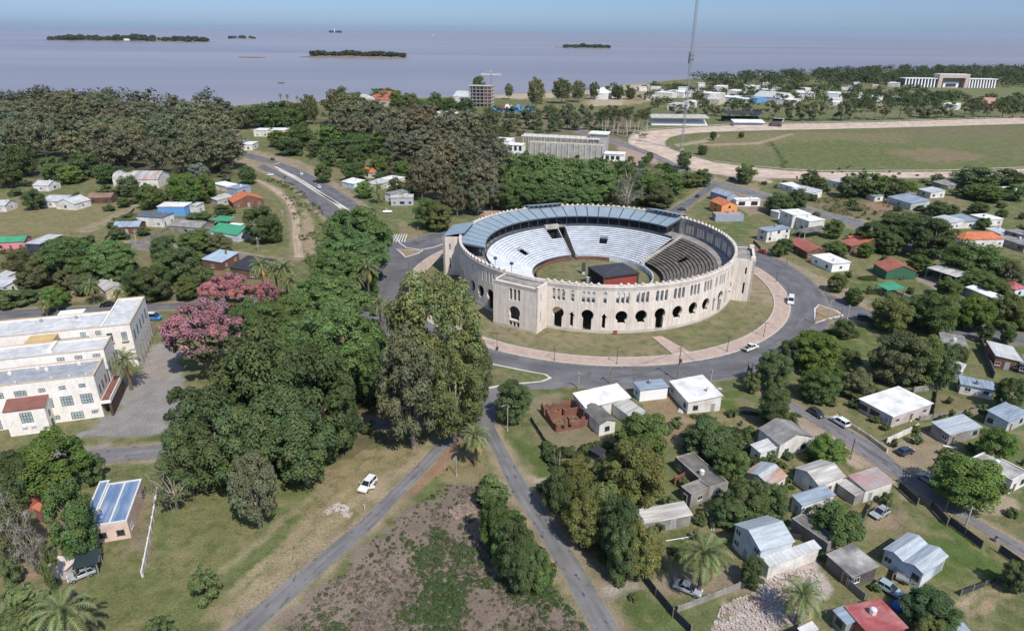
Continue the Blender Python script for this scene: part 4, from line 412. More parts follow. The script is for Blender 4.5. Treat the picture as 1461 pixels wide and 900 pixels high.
TRACK = [(636.9, 762.1, 590.0, 703.4), (541.3, 734.7, 502.7, 679.7), (361.4, 681.7, 338.5, 636.3), (217.4, 651.5, 203.5, 607.4), (170.2, 630.4, 162.0, 593.4), (121.8, 605.7, 144.1, 581.5), (103.2, 586.9, 129.1, 564.3), (94.5, 558.0, 118.9, 537.3), (89.2, 531.8, 116.3, 519.8), (91.3, 498.7, 117.5, 500.4), (96.9, 461.3, 124.7, 476.9), (105.3, 436.2, 134.7, 450.3), (116.5, 415.9, 156.1, 433.0), (137.6, 399.9, 171.9, 424.5), (183.9, 398.1, 193.1, 420.0), (258.8, 406.1, 269.6, 425.2), (320.2, 420.0, 333.6, 439.2), (369.4, 427.1, 385.1, 446.9)]
POLES = [(-4.0, 163.5, 5.0, 'lamp'), (11.3, 156.7, 4.5, 'lamp'), (27.5, 155.1, 4.5, 'lamp'), (58.7, 163.2, 4.6, 'lamp'), (72.0, 173.0, 4.6, 'lamp'), (89.5, 202.1, 4.9, 'lamp'), (92.0, 218.6, 5.2, 'lamp'), (90.4, 235.0, 4.6, 'lamp'), (-33.9, 235.0, 4.4, 'lamp'), (-36.6, 222.6, 4.7, 'lamp'), (-0.7, 123.1, 6.8, 'arm'), (-10.5, 107.1, 4.9, 'arm'), (41.4, 146.6, 9.7, 'pole'), (24.4, 144.8, 4.5, 'pole'), (49.6, 146.1, 3.5, 'pole'), (58.4, 146.3, 5.7, 'pole'), (59.0, 145.2, 6.0, 'pole'), (71.9, 162.7, 3.6, 'pole'), (69.5, 114.0, 5.2, 'pole'), (79.4, 98.0, 6.9, 'pole'), (80.9, 94.3, 4.3, 'pole'), (76.0, 105.7, 2.6, 'pole'), (97.9, 182.6, 5.7, 'pole'), (100.3, 183.2, 6.1, 'pole'), (100.8, 233.0, 6.8, 'pole'), (-139.2, 256.0, 6.4, 'pole'), (-153.8, 261.4, 4.1, 'pole'), (-146.6, 260.6, 4.1, 'pole'), (-111.8, 197.0, 5.7, 'pole'), (-98.8, 247.3, 5.9, 'pole'), (-184.7, 268.3, 4.2, 'pole'), (-98.2, 247.3, 5.6, 'pole'), (-104.9, 296.3, 4.2, 'pole'), (-37.9, 258.7, 7.3, 'pole'), (-21.5, 86.1, 4.7, 'post'), (16.3, 141.9, 4.6, 'pole'), (132.4, 171.2, 5.7, 'pole'), (90.7, 182.9, 5.0, 'pole'), (82.2, 107.7, 4.6, 'pole'), (82.9, 107.3, 4.6, 'pole'), (263.5, 342.0, 6.6, 'pole'), (96.4, 186.8, 6.2, 'pole'), (179.0, 263.4, 6.5, 'pole'), (8.6, 109.9, 4.6, 'post'), (9.7, 109.4, 4.1, 'post'), (67.5, 96.5, 3.4, 'post')]
CARS = [
(-27.0, 103.3, -110.4, 'suv', 'wh', 'white estate car parked on the mown verge with its doors open'),
(65.4, 164.5, 33.9, 'pickup', 'wh', 'white pickup driving round the ring road'),
(89.9, 199.7, -113.1, 'van', 'wh', 'white van on the ring road near the tower'),
(73.3, 127.3, 113.2, 'suv', 'wh', 'white car parked outside the bungalow on the narrow street'),
(69.6, 131.0, -66.2, 'hatch', 'dk', 'dark car in the bushes at the top of the narrow street'),
(81.9, 116.2, 24.2, 'hatch', 'nv', 'dark blue car in the dirt yard of the grey block house'),
(81.2, 106.8, 112.6, 'sedan', 'sl', 'silver car in the shade of the dome shaped tree'),
(66.8, 96.8, -149.5, 'hatch', 'sl', 'silver hatchback on the worn yard by the fence panels'),
(59.3, 78.9, -50.4, 'hatch', 'lb', 'pale blue hatchback behind the red flat roof'),
(27.8, 78.6, -29.9, 'sedan', 'sl', 'silver saloon under the big date palm'),
(-67.5, 80.2, -141.5, 'hatch', 'sl', 'silver hatchback on the grass beside the pergola'),
(-68.2, 82.7, -147.6, 'hatch', 'wh', 'white car under the dark glass pergola'),
(107.1, 186.0, -23.1, 'suv', 'dk', 'first dark car parked at the street mouth'),
(109.5, 183.9, -23.0, 'suv', 'nv', 'second dark car parked at the street mouth under the trees'),
(121.0, 182.9, -34.2, 'sedan', 'sl', 'silver car parked under the leafy street trees'),
(127.1, 186.0, -27.1, 'pickup', 'wh', 'white pickup parked under the leafy street trees'),
(110.5, 202.1, -43.0, 'sedan', 'dk', 'black car shaded by the young playground tree'),
(98.8, 251.4, -52.6, 'hatch', 'rd', 'red car by the verge behind the right tower'),
(173.8, 260.4, -71.8, 'sedan', 'wh', 'white car on the middle street near the orange roof'),
(-105.9, 360.2, 120.6, 'suv', 'wh', 'white car on the upper avenue carriageway'),
(-126.2, 395.5, 125.4, 'hatch', 'wh', 'small white car further up the avenue'),
(-158.6, 442.4, 129.9, 'hatch', 'dk', 'dark car at the avenue bend'),
(-143.1, 392.5, 28.6, 'hatch', 'wh', 'white car on the cross link of the avenue'),
(-59.5, 309.0, 16.9, 'sedan', 'wh', 'white car parked before the modern grey house'),
(-15.0, 324.7, -12.0, 'sedan', 'sl', 'silver car in the courtyard left of the bullring'),
(-10.1, 334.5, 2.5, 'sedan', 'wh', 'white car deeper in the courtyard left of the bullring'),
(-4.5, 342.5, 2.6, 'suv', 'wh', 'white van like car beside the courtyard trees'),
(-125.6, 190.8, -159.1, 'sedan', 'bk', 'black car on the street behind the white wings'),
(-106.7, 180.9, 1.5, 'van', 'bu', 'blue and white delivery van beside the tower wing'),
(97.2, 347.9, 63.0, 'hatch', 'dk', 'dark car driving on the street behind the bullring'),
(82.4, 319.0, -14.7, 'sedan', 'dk', 'dark car parked tight behind the bullring roof'),
(129.3, 393.3, -38.9, 'suv', 'bk', 'black car at the racecourse junction'),
(88.9, 449.0, 3.3, 'pickup', 'dk', 'dark truck beside the casino ruin'),
]
WALLS = [
([(-65.7, 101.0), (-61.6, 90.3), (-58.0, 80.4)], 1.2, 0.18, 'wh', 'garden_wall', 'long low white wall between the flat with blue roofs and the grass'),
([(20.8, 81.8), (22.6, 77.5), (24.4, 73.6), (26.3, 70.5)], 1.7, 0.1, 'dkf', 'fence', 'dark slatted fence at the drive of the silver saloon'),
([(25.4, 74.6), (30.5, 76.8), (38.8, 80.6)], 1.1, 0.2, 'gy', 'garden_wall', 'pale concrete wall beside the rubble lot'),
([(74.4, 104.6), (75.1, 99.5)], 1.7, 0.08, 'dkf', 'fence', 'dark mesh fence panel next to the faded red roof'),
([(77.3, 99.1), (77.4, 94.2)], 1.7, 0.08, 'dkf', 'fence', 'dark mesh fence panel beside the leaning pole'),
([(78.0, 94.6), (79.9, 88.5)], 1.7, 0.08, 'dkf', 'fence', 'long dark mesh fence panel on the narrow street'),
([(82.3, 87.7), (83.8, 83.5)], 1.7, 0.08, 'dkf', 'fence', 'dark mesh fence panel at the end of the street'),
([(73.7, 129.9), (77.1, 121.5), (78.3, 116.6)], 0.9, 0.15, 'cr', 'garden_wall', 'low front garden wall with pillars before the bungalow'),
([(80.1, 120.0), (89.6, 125.6)], 1.3, 0.2, 'wh', 'garden_wall', 'white side wall of the bungalow garden'),
([(97.8, 141.9), (107.5, 144.9)], 1.5, 0.2, 'gy', 'garden_wall', 'grey block wall behind the bungalow'),
([(131.8, 169.4), (122.2, 149.5)], 1.8, 0.2, 'dk', 'garden_wall', 'dark garden wall beside the white sheet roofed house'),
([(92.0, 129.1), (108.6, 133.0)], 1.2, 0.15, 'gy', 'garden_wall', 'grey wall between the bungalow yard and the blue roofs'),
([(-151.0, 251.9), (-147.9, 261.6), (-147.8, 279.4)], 1.4, 0.15, 'gy', 'garden_wall', 'grey garden wall before the red brick house'),
([(53.2, 79.7), (54.4, 76.9)], 1.6, 0.12, 'gy', 'garden_wall', 'white block wall beside the dilapidated shed'),
([(127.3, 213.5), (133.6, 196.1)], 1.0, 0.2, 'cr', 'garden_wall', 'low cream wall along the playground yard'),
([(4.4, 127.4), (9.4, 111.8)], 1.2, 0.05, 'dkf', 'fence', 'wire fence along the lawn beside the patched road'),
([(50.6, 131.3), (63.2, 128.5)], 1.2, 0.05, 'dkf', 'fence', 'wire fence behind the lawn of the white roofed house'),
([(42.7, 128.7), (37.6, 117.2)], 1.2, 0.05, 'dkf', 'fence', 'thin fence down from the white roofed house to the dark trees'),
([(44.5, 91.9), (50.8, 89.9)], 1.2, 0.05, 'dkf', 'fence', 'fence piece behind the rounded bush mass'),
([(66.5, 99.3), (60.3, 91.8)], 1.2, 0.05, 'dkf', 'fence', 'fence between worn yard and dark concrete row'),
([(67.5, 89.7), (60.9, 81.2)], 1.2, 0.05, 'dkf', 'fence', 'fence between dilapidated shed and twin gabled house'),
([(70.0, 78.2), (82.6, 83.0)], 1.2, 0.05, 'dkf', 'fence', 'wire fence along the two earth tracks'),
([(103.5, 142.0), (95.4, 129.8)], 1.2, 0.05, 'dkf', 'fence', 'side fence of the dry yard next to the bungalow'),
([(117.8, 146.5), (124.6, 141.8)], 1.2, 0.05, 'dkf', 'fence', 'fence below the long low white shed'),
([(-179.2, 308.7), (-165.6, 259.9)], 1.2, 0.05, 'dkf', 'fence', 'wire fence along the dry field path'),
([(-120.2, 275.0), (-105.6, 237.6)], 1.2, 0.05, 'dkf', 'fence', 'wire fence beside the dirt track garden'),
([(-189.4, 257.1), (-166.8, 251.3)], 1.2, 0.05, 'dkf', 'fence', 'wire fence in front of the navy house'),
([(123.7, 278.7), (104.7, 267.7)], 1.2, 0.05, 'dkf', 'fence', 'fence by the white modern house lawn'),
([(137.4, 222.1), (152.2, 228.5)], 1.2, 0.05, 'dkf', 'fence', 'fence behind the green hall yard'),
([(31.6, 105.1), (35.2, 107.8)], 1.7, 0.2, 'rb', 'garden_wall', 'bare brick stub wall behind the ash clump'),
([(97.8, 141.9), (103.2, 143.4)], 1.2, 0.15, 'gy', 'garden_wall', 'short block wall at the bungalow corner'),
([(99.6, 256.9), (99.9, 266.5)], 1.0, 0.1, 'dkf', 'fence', 'railing at the foot of the right tower'),
]
ISLANDS = [('grass', [(-10.7, 156.6), (-5.4, 154.7), (1.9, 151.7), (8.9, 148.9), (10.1, 147.1), (7.9, 145.2), (2.7, 144.0), (-2.8, 142.5), (-6.7, 141.0), (-10.3, 139.6), (-15.2, 141.2), (-16.4, 154.1)]), ('dirt', [(-46.1, 251.8), (-35.1, 250.4), (-36.3, 246.8), (-40.9, 241.4), (-43.3, 246.5)]), ('dirt', [(95.3, 194.5), (98.3, 198.1), (102.1, 193.0), (102.3, 189.1), (96.3, 186.2), (90.7, 182.9)]), ('grass', [(-150.0, 431.5), (-152.9, 424.1), (-161.4, 433.4)])]
KERBS = [[(-48.3, 267.2), (-46.1, 260.3), (-42.2, 253.8), (-36.3, 251.3), (-31.2, 255.1), (-27.8, 260.0)], [(-149.6, 419.6), (-128.4, 390.2), (-111.6, 364.3), (-94.9, 336.8), (-83.2, 319.6), (-74.3, 303.9)], [(-143.4, 408.6), (-123.4, 380.5), (-105.7, 352.5), (-90.5, 329.4), (-83.6, 316.8)]]
DOOR_WALK = [(39.9, 172.2), (42.8, 172.8), (48.6, 162.6), (43.7, 160.3)]
ZEBRA = [(-51.0, 272.8, -51.3, 261.1), (-50.0, 272.8, -50.1, 261.2), (-49.0, 272.9, -48.9, 261.2), (-48.0, 272.9, -47.7, 261.2), (-47.0, 272.9, -46.6, 261.3), (-46.0, 273.0, -45.4, 261.3), (-45.0, 273.0, -44.2, 261.4)]
RUIN = (6.9, 130.7, -69.3, 8.4, 7.6)
SANDHEAP = [(-33.5, 96.2), (-32.8, 97.4), (-31.3, 98.6), (-29.3, 97.8), (-29.2, 95.9), (-28.3, 95.9), (-28.4, 94.8), (-29.6, 94.8), (-30.8, 96.6), (-32.2, 95.8), (-32.8, 95.3)]
BRUSHPILE = [(-11.1, 96.9), (-8.7, 98.5), (-6.2, 99.4), (-5.8, 96.6), (-7.9, 95.1), (-9.6, 94.3)]
MASSES = [
([(-601.2, 748.5), (-303.3, 742.3), (-164.2, 392.5), (-206.7, 366.9), (-287.4, 340.6)], 420, 2, 6, (0.101, 0.115, 0.061)),
([(-198.1, 687.8), (-8.8, 648.5), (-4.1, 316.1), (-29.7, 299.4), (-68.1, 373.8), (-136.2, 481.3)], 330, 2, 6, (0.115, 0.108, 0.065)),
([(-5.8, 434.8), (80.9, 465.8), (117.0, 418.1), (81.2, 334.0), (50.5, 318.4), (-2.4, 316.1)], 170, 1.5, 4.5, (0.089, 0.142, 0.046)),
([(-209.1, 563.8), (-164.5, 611.2), (-77.7, 430.8), (-52.4, 374.6), (-75.9, 373.4), (-132.9, 435.0)], 130, 1.5, 4.5, (0.089, 0.135, 0.046)),
([(-98.5, 728.0), (118.5, 748.2), (88.1, 585.8), (-18.4, 538.8), (-19.4, 434.1), (-73.3, 535.0)], 150, 2, 5, (0.089, 0.132, 0.049)),
([(-81.6, 138.1), (-43.6, 161.7), (-20.5, 129.9), (-36.9, 113.3), (-53.2, 103.9), (-64.5, 103.8)], 110, 1, 3, (0.074, 0.097, 0.046)),
([(-70.4, 215.8), (-57.8, 277.4), (-40.5, 191.4), (-26.8, 129.7), (-35.6, 126.6)], 120, 1, 3.5, (0.095, 0.149, 0.049)),
([(-202.6, 251.9), (-189.4, 257.1), (-130.1, 228.7), (-96.7, 215.0), (-97.1, 198.7), (-161.3, 193.9)], 90, 0.7, 2.2, (0.115, 0.128, 0.057)),
([(82.5, 173.8), (96.9, 179.0), (86.9, 141.6), (69.5, 136.3)], 60, 0.5, 1.8, (0.101, 0.149, 0.049)),
([(7.5, 116.6), (25.9, 122.2), (22.8, 81.9), (15.3, 84.8), (8.0, 98.8)], 90, 0.6, 2.2, (0.081, 0.108, 0.046)),
([(38.0, 125.2), (52.1, 128.3), (55.8, 105.8), (45.5, 91.9), (38.0, 95.4), (36.8, 105.4)], 70, 0.5, 1.6, (0.095, 0.135, 0.049)),
([(135.7, 369.1), (212.1, 434.9), (259.5, 414.7), (230.8, 364.9), (164.5, 345.4), (126.7, 321.6)], 60, 0.6, 2.4, (0.084, 0.119, 0.046)),
([(-5.1, 104.7), (-3.8, 104.8), (8.1, 79.5), (3.7, 78.0), (-4.5, 91.2)], 60, 0.8, 2.4, (0.074, 0.111, 0.041)),
([(168.8, 323.4), (203.3, 311.3), (166.6, 251.0), (147.4, 259.5)], 40, 0.6, 2, (0.074, 0.108, 0.041)),
([(123.2, 201.8), (172.1, 203.2), (155.1, 179.5), (115.8, 179.5)], 50, 0.6, 2.2, (0.095, 0.135, 0.046)),
]
CLUTTER = [(26.7, 89.6, 33.4, 91.2, 'frame', 'white pipe frame lying on the lawn by the long grey block shed'),
(35.7, 92.3, 35.8, 94.1, 'ladder', 'pale ladder leaning in the garden below the long concrete house'),
(49.1, 113.4, 50.9, 112.0, 'plank', 'white plank beside the round tree left of the rusty roof'),
(91.4, 118.9, 94.0, 118.2, 'plank', 'long white slab lying in the dirt yard'),
(91.3, 116.1, 92.8, 115.2, 'sheets', 'pile of pale metal sheets in the dirt yard'),
(86.8, 112.4, 87.0, 112.4, 'barrel', 'blue barrel in the yard by the bare poles'),
(59.2, 75.9, 59.6, 75.6, 'tarp', 'bundle under a bright blue tarp behind the red roof'),
(62.7, 81.1, 63.3, 80.7, 'trailer', 'small open trailer next to the twin gabled house'),
(38.0, 131.6, 39.2, 131.0, 'sheets', 'pile of concrete slabs at the white roofed house'),
(50.4, 142.6, 51.3, 142.3, 'plank', 'flat pale slab on the lawn right of the white roofed house'),
(-3.9, 162.6, -3.8, 162.6, 'bin', 'dark litter bin on the ring pavement'),
(71.8, 109.1, 72.3, 108.7, 'sheets', 'pile of broken boards on the verge of the narrow street'),
(17.2, 81.5, 17.6, 81.3, 'barrel2', 'grey bin at the drive entrance'),
(89.4, 129.1, 89.9, 128.5, 'plank', 'white board beside the bungalow door'),
(68.8, 105.3, 69.1, 105.1, 'barrel', 'blue drum beside the faded red roof'),
(83.6, 90.4, 84.0, 90.3, 'barrel2', 'grey drum behind the mesh fence'),
(-26.3, 96.9, -26.2, 96.7, 'stake', 'white stake beside the rubble on the verge')]
CABLES = [[(24.4, 144.8, 4.5), (41.4, 146.6, 9.3), (49.6, 146.1, 4.5), (58.8, 146.3, 5.5)], [(69.5, 114.0, 5.2), (76.0, 105.7, 4.5), (79.4, 98.0, 6.9), (80.9, 94.3, 4.5)], [(-153.8, 261.4, 4.5), (-146.6, 260.6, 4.5), (-139.2, 256.0, 6.4), (-98.2, 247.3, 5.6)]]
VILLAGE = [(288.9, 1105.2), (352.7, 1092.2), (193.4, 981.2), (504.4, 1084.9), (396.5, 1050.3), (260.8, 1100.2), (437.1, 886.8), (525.6, 1099.0), (396.4, 869.9), (585.1, 1151.6), (372.6, 917.5), (397.7, 1088.8), (396.6, 1125.4), (467.0, 874.3), (502.3, 961.8), (366.4, 997.7), (400.5, 995.9), (238.0, 1020.2), (563.0, 1168.0), (172.5, 908.6), (360.3, 1021.7), (614.4, 1109.5), (437.4, 1055.6), (203.3, 1044.1), (266.5, 1014.4), (167.5, 887.9), (441.3, 849.1), (385.3, 842.1), (181.6, 1019.1), (491.7, 901.1)]

# ---------------------------------------------------------------- helpers
class MB:
    """Collects faces; build() links them as one mesh object."""
    def __init__(s): s.v = []; s.f = []; s.m = []
    def quad(s, a, b, c, d, m=0): s.poly((a, b, c, d), m)
    def poly(s, pts, m=0):
        n = len(s.v); s.v.extend([tuple(p) for p in pts]); s.f.append(tuple(range(n, n + len(pts)))); s.m.append(m)
    def box(s, x0, y0, z0, x1, y1, z1, m=0):
        p = [(x0,y0,z0),(x1,y0,z0),(x1,y1,z0),(x0,y1,z0),(x0,y0,z1),(x1,y0,z1),(x1,y1,z1),(x0,y1,z1)]
        n = len(s.v); s.v.extend(p)
        for f in ((0,3,2,1),(4,5,6,7),(0,1,5,4),(1,2,6,5),(2,3,7,6),(3,0,4,7)):
            s.f.append(tuple(n + i for i in f)); s.m.append(m)
    def hexa(s, p, m=0):
        n = len(s.v); s.v.extend([tuple(q) for q in p])
        for f in ((0,3,2,1),(4,5,6,7),(0,1,5,4),(1,2,6,5),(2,3,7,6),(3,0,4,7)):
            s.f.append(tuple(n + i for i in f)); s.m.append(m)
    def prism(s, pts, z0, z1, m=0, mt=None):
        n = len(s.v); k = len(pts)
        s.v.extend([(p[0], p[1], z0) for p in pts]); s.v.extend([(p[0], p[1], z1) for p in pts])
        s.f.append(tuple(n + i for i in range(k))[::-1]); s.m.append(m)
        s.f.append(tuple(n + k + i for i in range(k))); s.m.append(m if mt is None else mt)
        for i in range(k):
            j = (i + 1) % k; s.f.append((n + i, n + j, n + k + j, n + k + i)); s.m.append(m)
    def slab(s, pts, t, m=0, mb=None):
        """planar polygon (3D, seen from above ccw) given thickness t downwards"""
        k = len(pts); n = len(s.v)
        s.v.extend([tuple(p) for p in pts]); s.v.extend([(p[0], p[1], p[2] - t) for p in pts])
        s.f.append(tuple(n + i for i in range(k))); s.m.append(m)
        s.f.append(tuple(n + k + i for i in range(k))[::-1]); s.m.append(m if mb is None else mb)
        for i in range(k):
            j = (i + 1) % k; s.f.append((n + k + i, n + k + j, n + j, n + i)); s.m.append(m if mb is None else mb)
    def tube(s, pts, rad, k=6, m=0, cap=True):
        rings = []
        for i, p in enumerate(pts):
            p = Vector(p); a = Vector(pts[max(0, i - 1)]); b = Vector(pts[min(len(pts) - 1, i + 1)])
            d = (b - a).normalized(); u = d.orthogonal().normalized(); w = d.cross(u)
            r = rad[i] if isinstance(rad, (list, tuple)) else rad
            n = len(s.v); rings.append(n)
            for j in range(k):
                t = 2 * math.pi * j / k; s.v.append(tuple(p + (u * math.cos(t) + w * math.sin(t)) * r))
        for a, b in zip(rings, rings[1:]):
            for j in range(k):
                s.f.append((a + j, a + (j + 1) % k, b + (j + 1) % k, b + j)); s.m.append(m)
        if cap:
            s.f.append(tuple(rings[0] + j for j in range(k))[::-1]); s.m.append(m)
            s.f.append(tuple(rings[-1] + j for j in range(k))); s.m.append(m)
    def lathe(s, prof, k=12, c=(0, 0, 0), m=0):
        rings = []
        for r, z in prof:
            rings.append(len(s.v))
            for j in range(k):
                t = 2 * math.pi * j / k; s.v.append((c[0] + r * math.cos(t), c[1] + r * math.sin(t), c[2] + z))
        for a, b in zip(rings, rings[1:]):
            for j in range(k):
                s.f.append((a + j, a + (j + 1) % k, b + (j + 1) % k, b + j)); s.m.append(m)
        s.f.append(tuple(rings[0] + j for j in range(k))[::-1]); s.m.append(m)
        s.f.append(tuple(rings[-1] + j for j in range(k))); s.m.append(m)
    def xf(s, mat, start=0):
        for i in range(start, len(s.v)): s.v[i] = tuple(mat @ Vector(s.v[i]))
    def mesh(s, name, mats, smooth=False):
        me = bpy.data.meshes.new(name); me.from_pydata(s.v, [], s.f)
        for m in (mats if isinstance(mats, (list, tuple)) else [mats]): me.materials.append(m)
        me.polygons.foreach_set('material_index', s.m)
        if smooth: me.polygons.foreach_set('use_smooth', [True] * len(me.polygons))
        me.update(); return me
    def build(s, name, mats, parent=None, loc=(0, 0, 0), rz=0.0, smooth=False):
        return link(name, s.mesh(name, mats, smooth), parent, loc, rz)

def link(name, me, parent=None, loc=(0, 0, 0), rz=0.0):
    o = bpy.data.objects.new(name, me); COL.objects.link(o); o.location = loc; o.rotation_euler = (0, 0, rz)
    if parent is not None: o.parent = parent
    return o
def tag(o, label, cat, group=None, kind=None):
    if label: o['label'] = label
    if cat: o['category'] = cat
    if group: o['group'] = group
    if kind: o['kind'] = kind
    return o
def thing(name, label, cat, loc=(0, 0, 0), rz=0.0, group=None):
    return tag(link(name, None, None, loc, rz), label, cat, group)
def structure(name, mb, mats, **k):
    o = mb.build(name, mats, **k); o['kind'] = 'structure'; return o

# ---------------------------------------------------------------- materials
MATS = {}
def nodes_of(m):
    m.use_nodes = True; t = m.node_tree; return t.nodes, t.links, t.nodes['Principled BSDF']
def mat(key, col, rough=.8, var=.18, scale=.6, stain=None, stain_amt=0., streak=0., streakv=0., fine=.12, metal=0., spec=.3, stretch=(1, 1, 1), bump=0., stain_scale=.35, grid=None):
    """plain surface: base colour with blotches, fine grain, optional stain colour and down-slope streaks"""
    if key in MATS: return MATS[key]
    m = bpy.data.materials.new(key); n, l, b = nodes_of(m)
    tc = n.new('ShaderNodeTexCoord'); mp = n.new('ShaderNodeMapping'); oi = n.new('ShaderNodeObjectInfo')
    ad = n.new('ShaderNodeVectorMath'); ad.operation = 'MULTIPLY_ADD'
    cmb = n.new('ShaderNodeCombineXYZ')
    mul = n.new('ShaderNodeMath'); mul.operation = 'MULTIPLY'; mul.inputs[1].default_value = 91.0; l.new(oi.outputs['Random'], mul.inputs[0])
    for i in range(3): l.new(mul.outputs[0], cmb.inputs[i])
    l.new(tc.outputs['Object'], ad.inputs[0]); ad.inputs[1].default_value = (1, 1, 1); l.new(cmb.outputs[0], ad.inputs[2])
    l.new(ad.outputs[0], mp.inputs[0]); mp.inputs['Scale'].default_value = stretch
    def noise(sc, det=4):
        t = n.new('ShaderNodeTexNoise'); t.inputs['Scale'].default_value = sc; t.inputs['Detail'].default_value = det
        l.new(mp.outputs[0], t.inputs[0]); return t
    def rng(src, a, b_, lo, hi):
        r = n.new('ShaderNodeMapRange'); r.inputs[1].default_value = a; r.inputs[2].default_value = b_
        r.inputs[3].default_value = lo; r.inputs[4].default_value = hi; l.new(src, r.inputs[0]); return r.outputs[0]
    def mixc(f, a, b_, mode='MIX'):
        x = n.new('ShaderNodeMix'); x.data_type = 'RGBA'; x.blend_type = mode
        if isinstance(f, float): x.inputs[0].default_value = f
        else: l.new(f, x.inputs[0])
        for i, s in ((6, a), (7, b_)):
            if isinstance(s, tuple): x.inputs[i].default_value = (*s, 1)
            else: l.new(s, x.inputs[i])
        return x.outputs[2]
    def scal(c, f):
        x = n.new('ShaderNodeVectorMath'); x.operation = 'SCALE'
        l.new(c, x.inputs[0]); l.new(f, x.inputs['Scale']); return x.outputs[0]
    cur = mixc(0.0, tuple(col), tuple(col))
    if stain is not None:
        cur = mixc(rng(noise(stain_scale, 5).outputs[0], .5 - .22 * stain_amt, .72, 0, 1), cur, tuple(stain))
    cur = scal(cur, rng(noise(scale).outputs[0], .3, .7, 1 - var, 1 + var))
    if fine: cur = scal(cur, rng(noise(scale * 9, 3).outputs[0], .3, .7, 1 - fine, 1 + fine))
    if grid:
        br = n.new('ShaderNodeTexBrick'); br.inputs['Scale'].default_value = grid; br.inputs['Mortar Size'].default_value = .03
        br.inputs['Color1'].default_value = (1, 1, 1, 1); br.inputs['Color2'].default_value = (.82, .82, .82, 1); br.inputs['Mortar'].default_value = (.6, .6, .6, 1)
        l.new(tc.outputs['Object'], br.inputs[0]); cur = mixc(1.0, cur, br.outputs[0], 'MULTIPLY')
    if streak or streakv:
        t = n.new('ShaderNodeTexNoise'); mp2 = n.new('ShaderNodeMapping'); mp2.inputs['Scale'].default_value = (1.6, .12, .12) if streak else (1.1, 1.1, .07)
        streak = streak or streakv
        l.new(ad.outputs[0], mp2.inputs[0]); l.new(mp2.outputs[0], t.inputs[0]); t.inputs['Scale'].default_value = 1.5; t.inputs['Detail'].default_value = 3
        cur = scal(cur, rng(t.outputs[0], .3, .7, 1 - streak, 1 + streak))
    l.new(cur, b.inputs['Base Color']); b.inputs['Roughness'].default_value = rough; b.inputs['Metallic'].default_value = metal
    b.inputs['Specular IOR Level'].default_value = spec
    if bump:
        bp = n.new('ShaderNodeBump'); bp.inputs['Strength'].default_value = bump; bp.inputs['Distance'].default_value = .1
        l.new(noise(scale * 6).outputs[0], bp.inputs['Height']); l.new(bp.outputs[0], b.inputs['Normal'])
    MATS[key] = m; return m
def plain(key, col, rough=.6, metal=0., spec=.4): return mat(key, col, rough, .06, .8, fine=0., metal=metal, spec=spec)
DIRT = (.16, .13, .10)
WALL = {
 'wh': mat('white_plaster', (.70, .68, .64), .85, .07, .5, (.45, .41, .36), .45, streakv=.08), 'wq': mat('clean_white_plaster', (.78, .78, .77), .8, .04),
 'cr': mat('cream_plaster', (.62, .54, .43), .85, .08, .5, (.40, .33, .25), .5), 'pk': mat('dusky_pink_plaster', (.52, .45, .44), .85, .08, .5, (.34, .29, .27), .5),
 'gy': mat('grey_block', (.36, .34, .32), .9, .14, .5, (.20, .18, .16), .7, grid=2.2), 'gq': mat('grey_plaster', (.40, .41, .44), .8, .06),
 'dk': mat('dark_concrete', (.12, .115, .11), .9, .2, .5, (.06, .055, .05), .6), 'zw': mat('tin_wall', (.50, .53, .55), .5, .1, .5, (.3, .3, .3), .5, stretch=(2.6, .45, 1)),
 'rb': mat('red_brick_wall', (.27, .12, .085), .9, .15, .6, (.17, .09, .07), .5, grid=5), 'lb': mat('pale_blue_plaster', (.57, .62, .68), .8, .07, .5, (.40, .42, .45), .4),
 'bn': mat('brown_brick_wall', (.24, .14, .095), .9, .15, .6, (.14, .09, .065), .5, grid=5), 'gn': mat('dark_green_wall', (.045, .13, .075), .7, .12, .5),
 'og': mat('orange_plaster', (.70, .30, .11), .8, .07), 'bg': mat('blue_grey_wall', (.30, .33, .40), .8, .08), 'pi': mat('pink_wall', (.62, .22, .24), .8, .08, .5, (.45, .2, .2), .4),
 'nv': mat('navy_cladding', (.055, .06, .08), .6, .12), 'bl': mat('bright_blue_wall', (.12, .30, .58), .7, .07), 'rd': mat('red_render', (.30, .10, .085), .8, .1), 'ye': mat('yellow_front', (.65, .48, .16), .8, .08),
 'pe': mat('pale_pink_plaster', (.66, .50, .42), .85, .07, .5, (.45, .33, .27), .4),
}
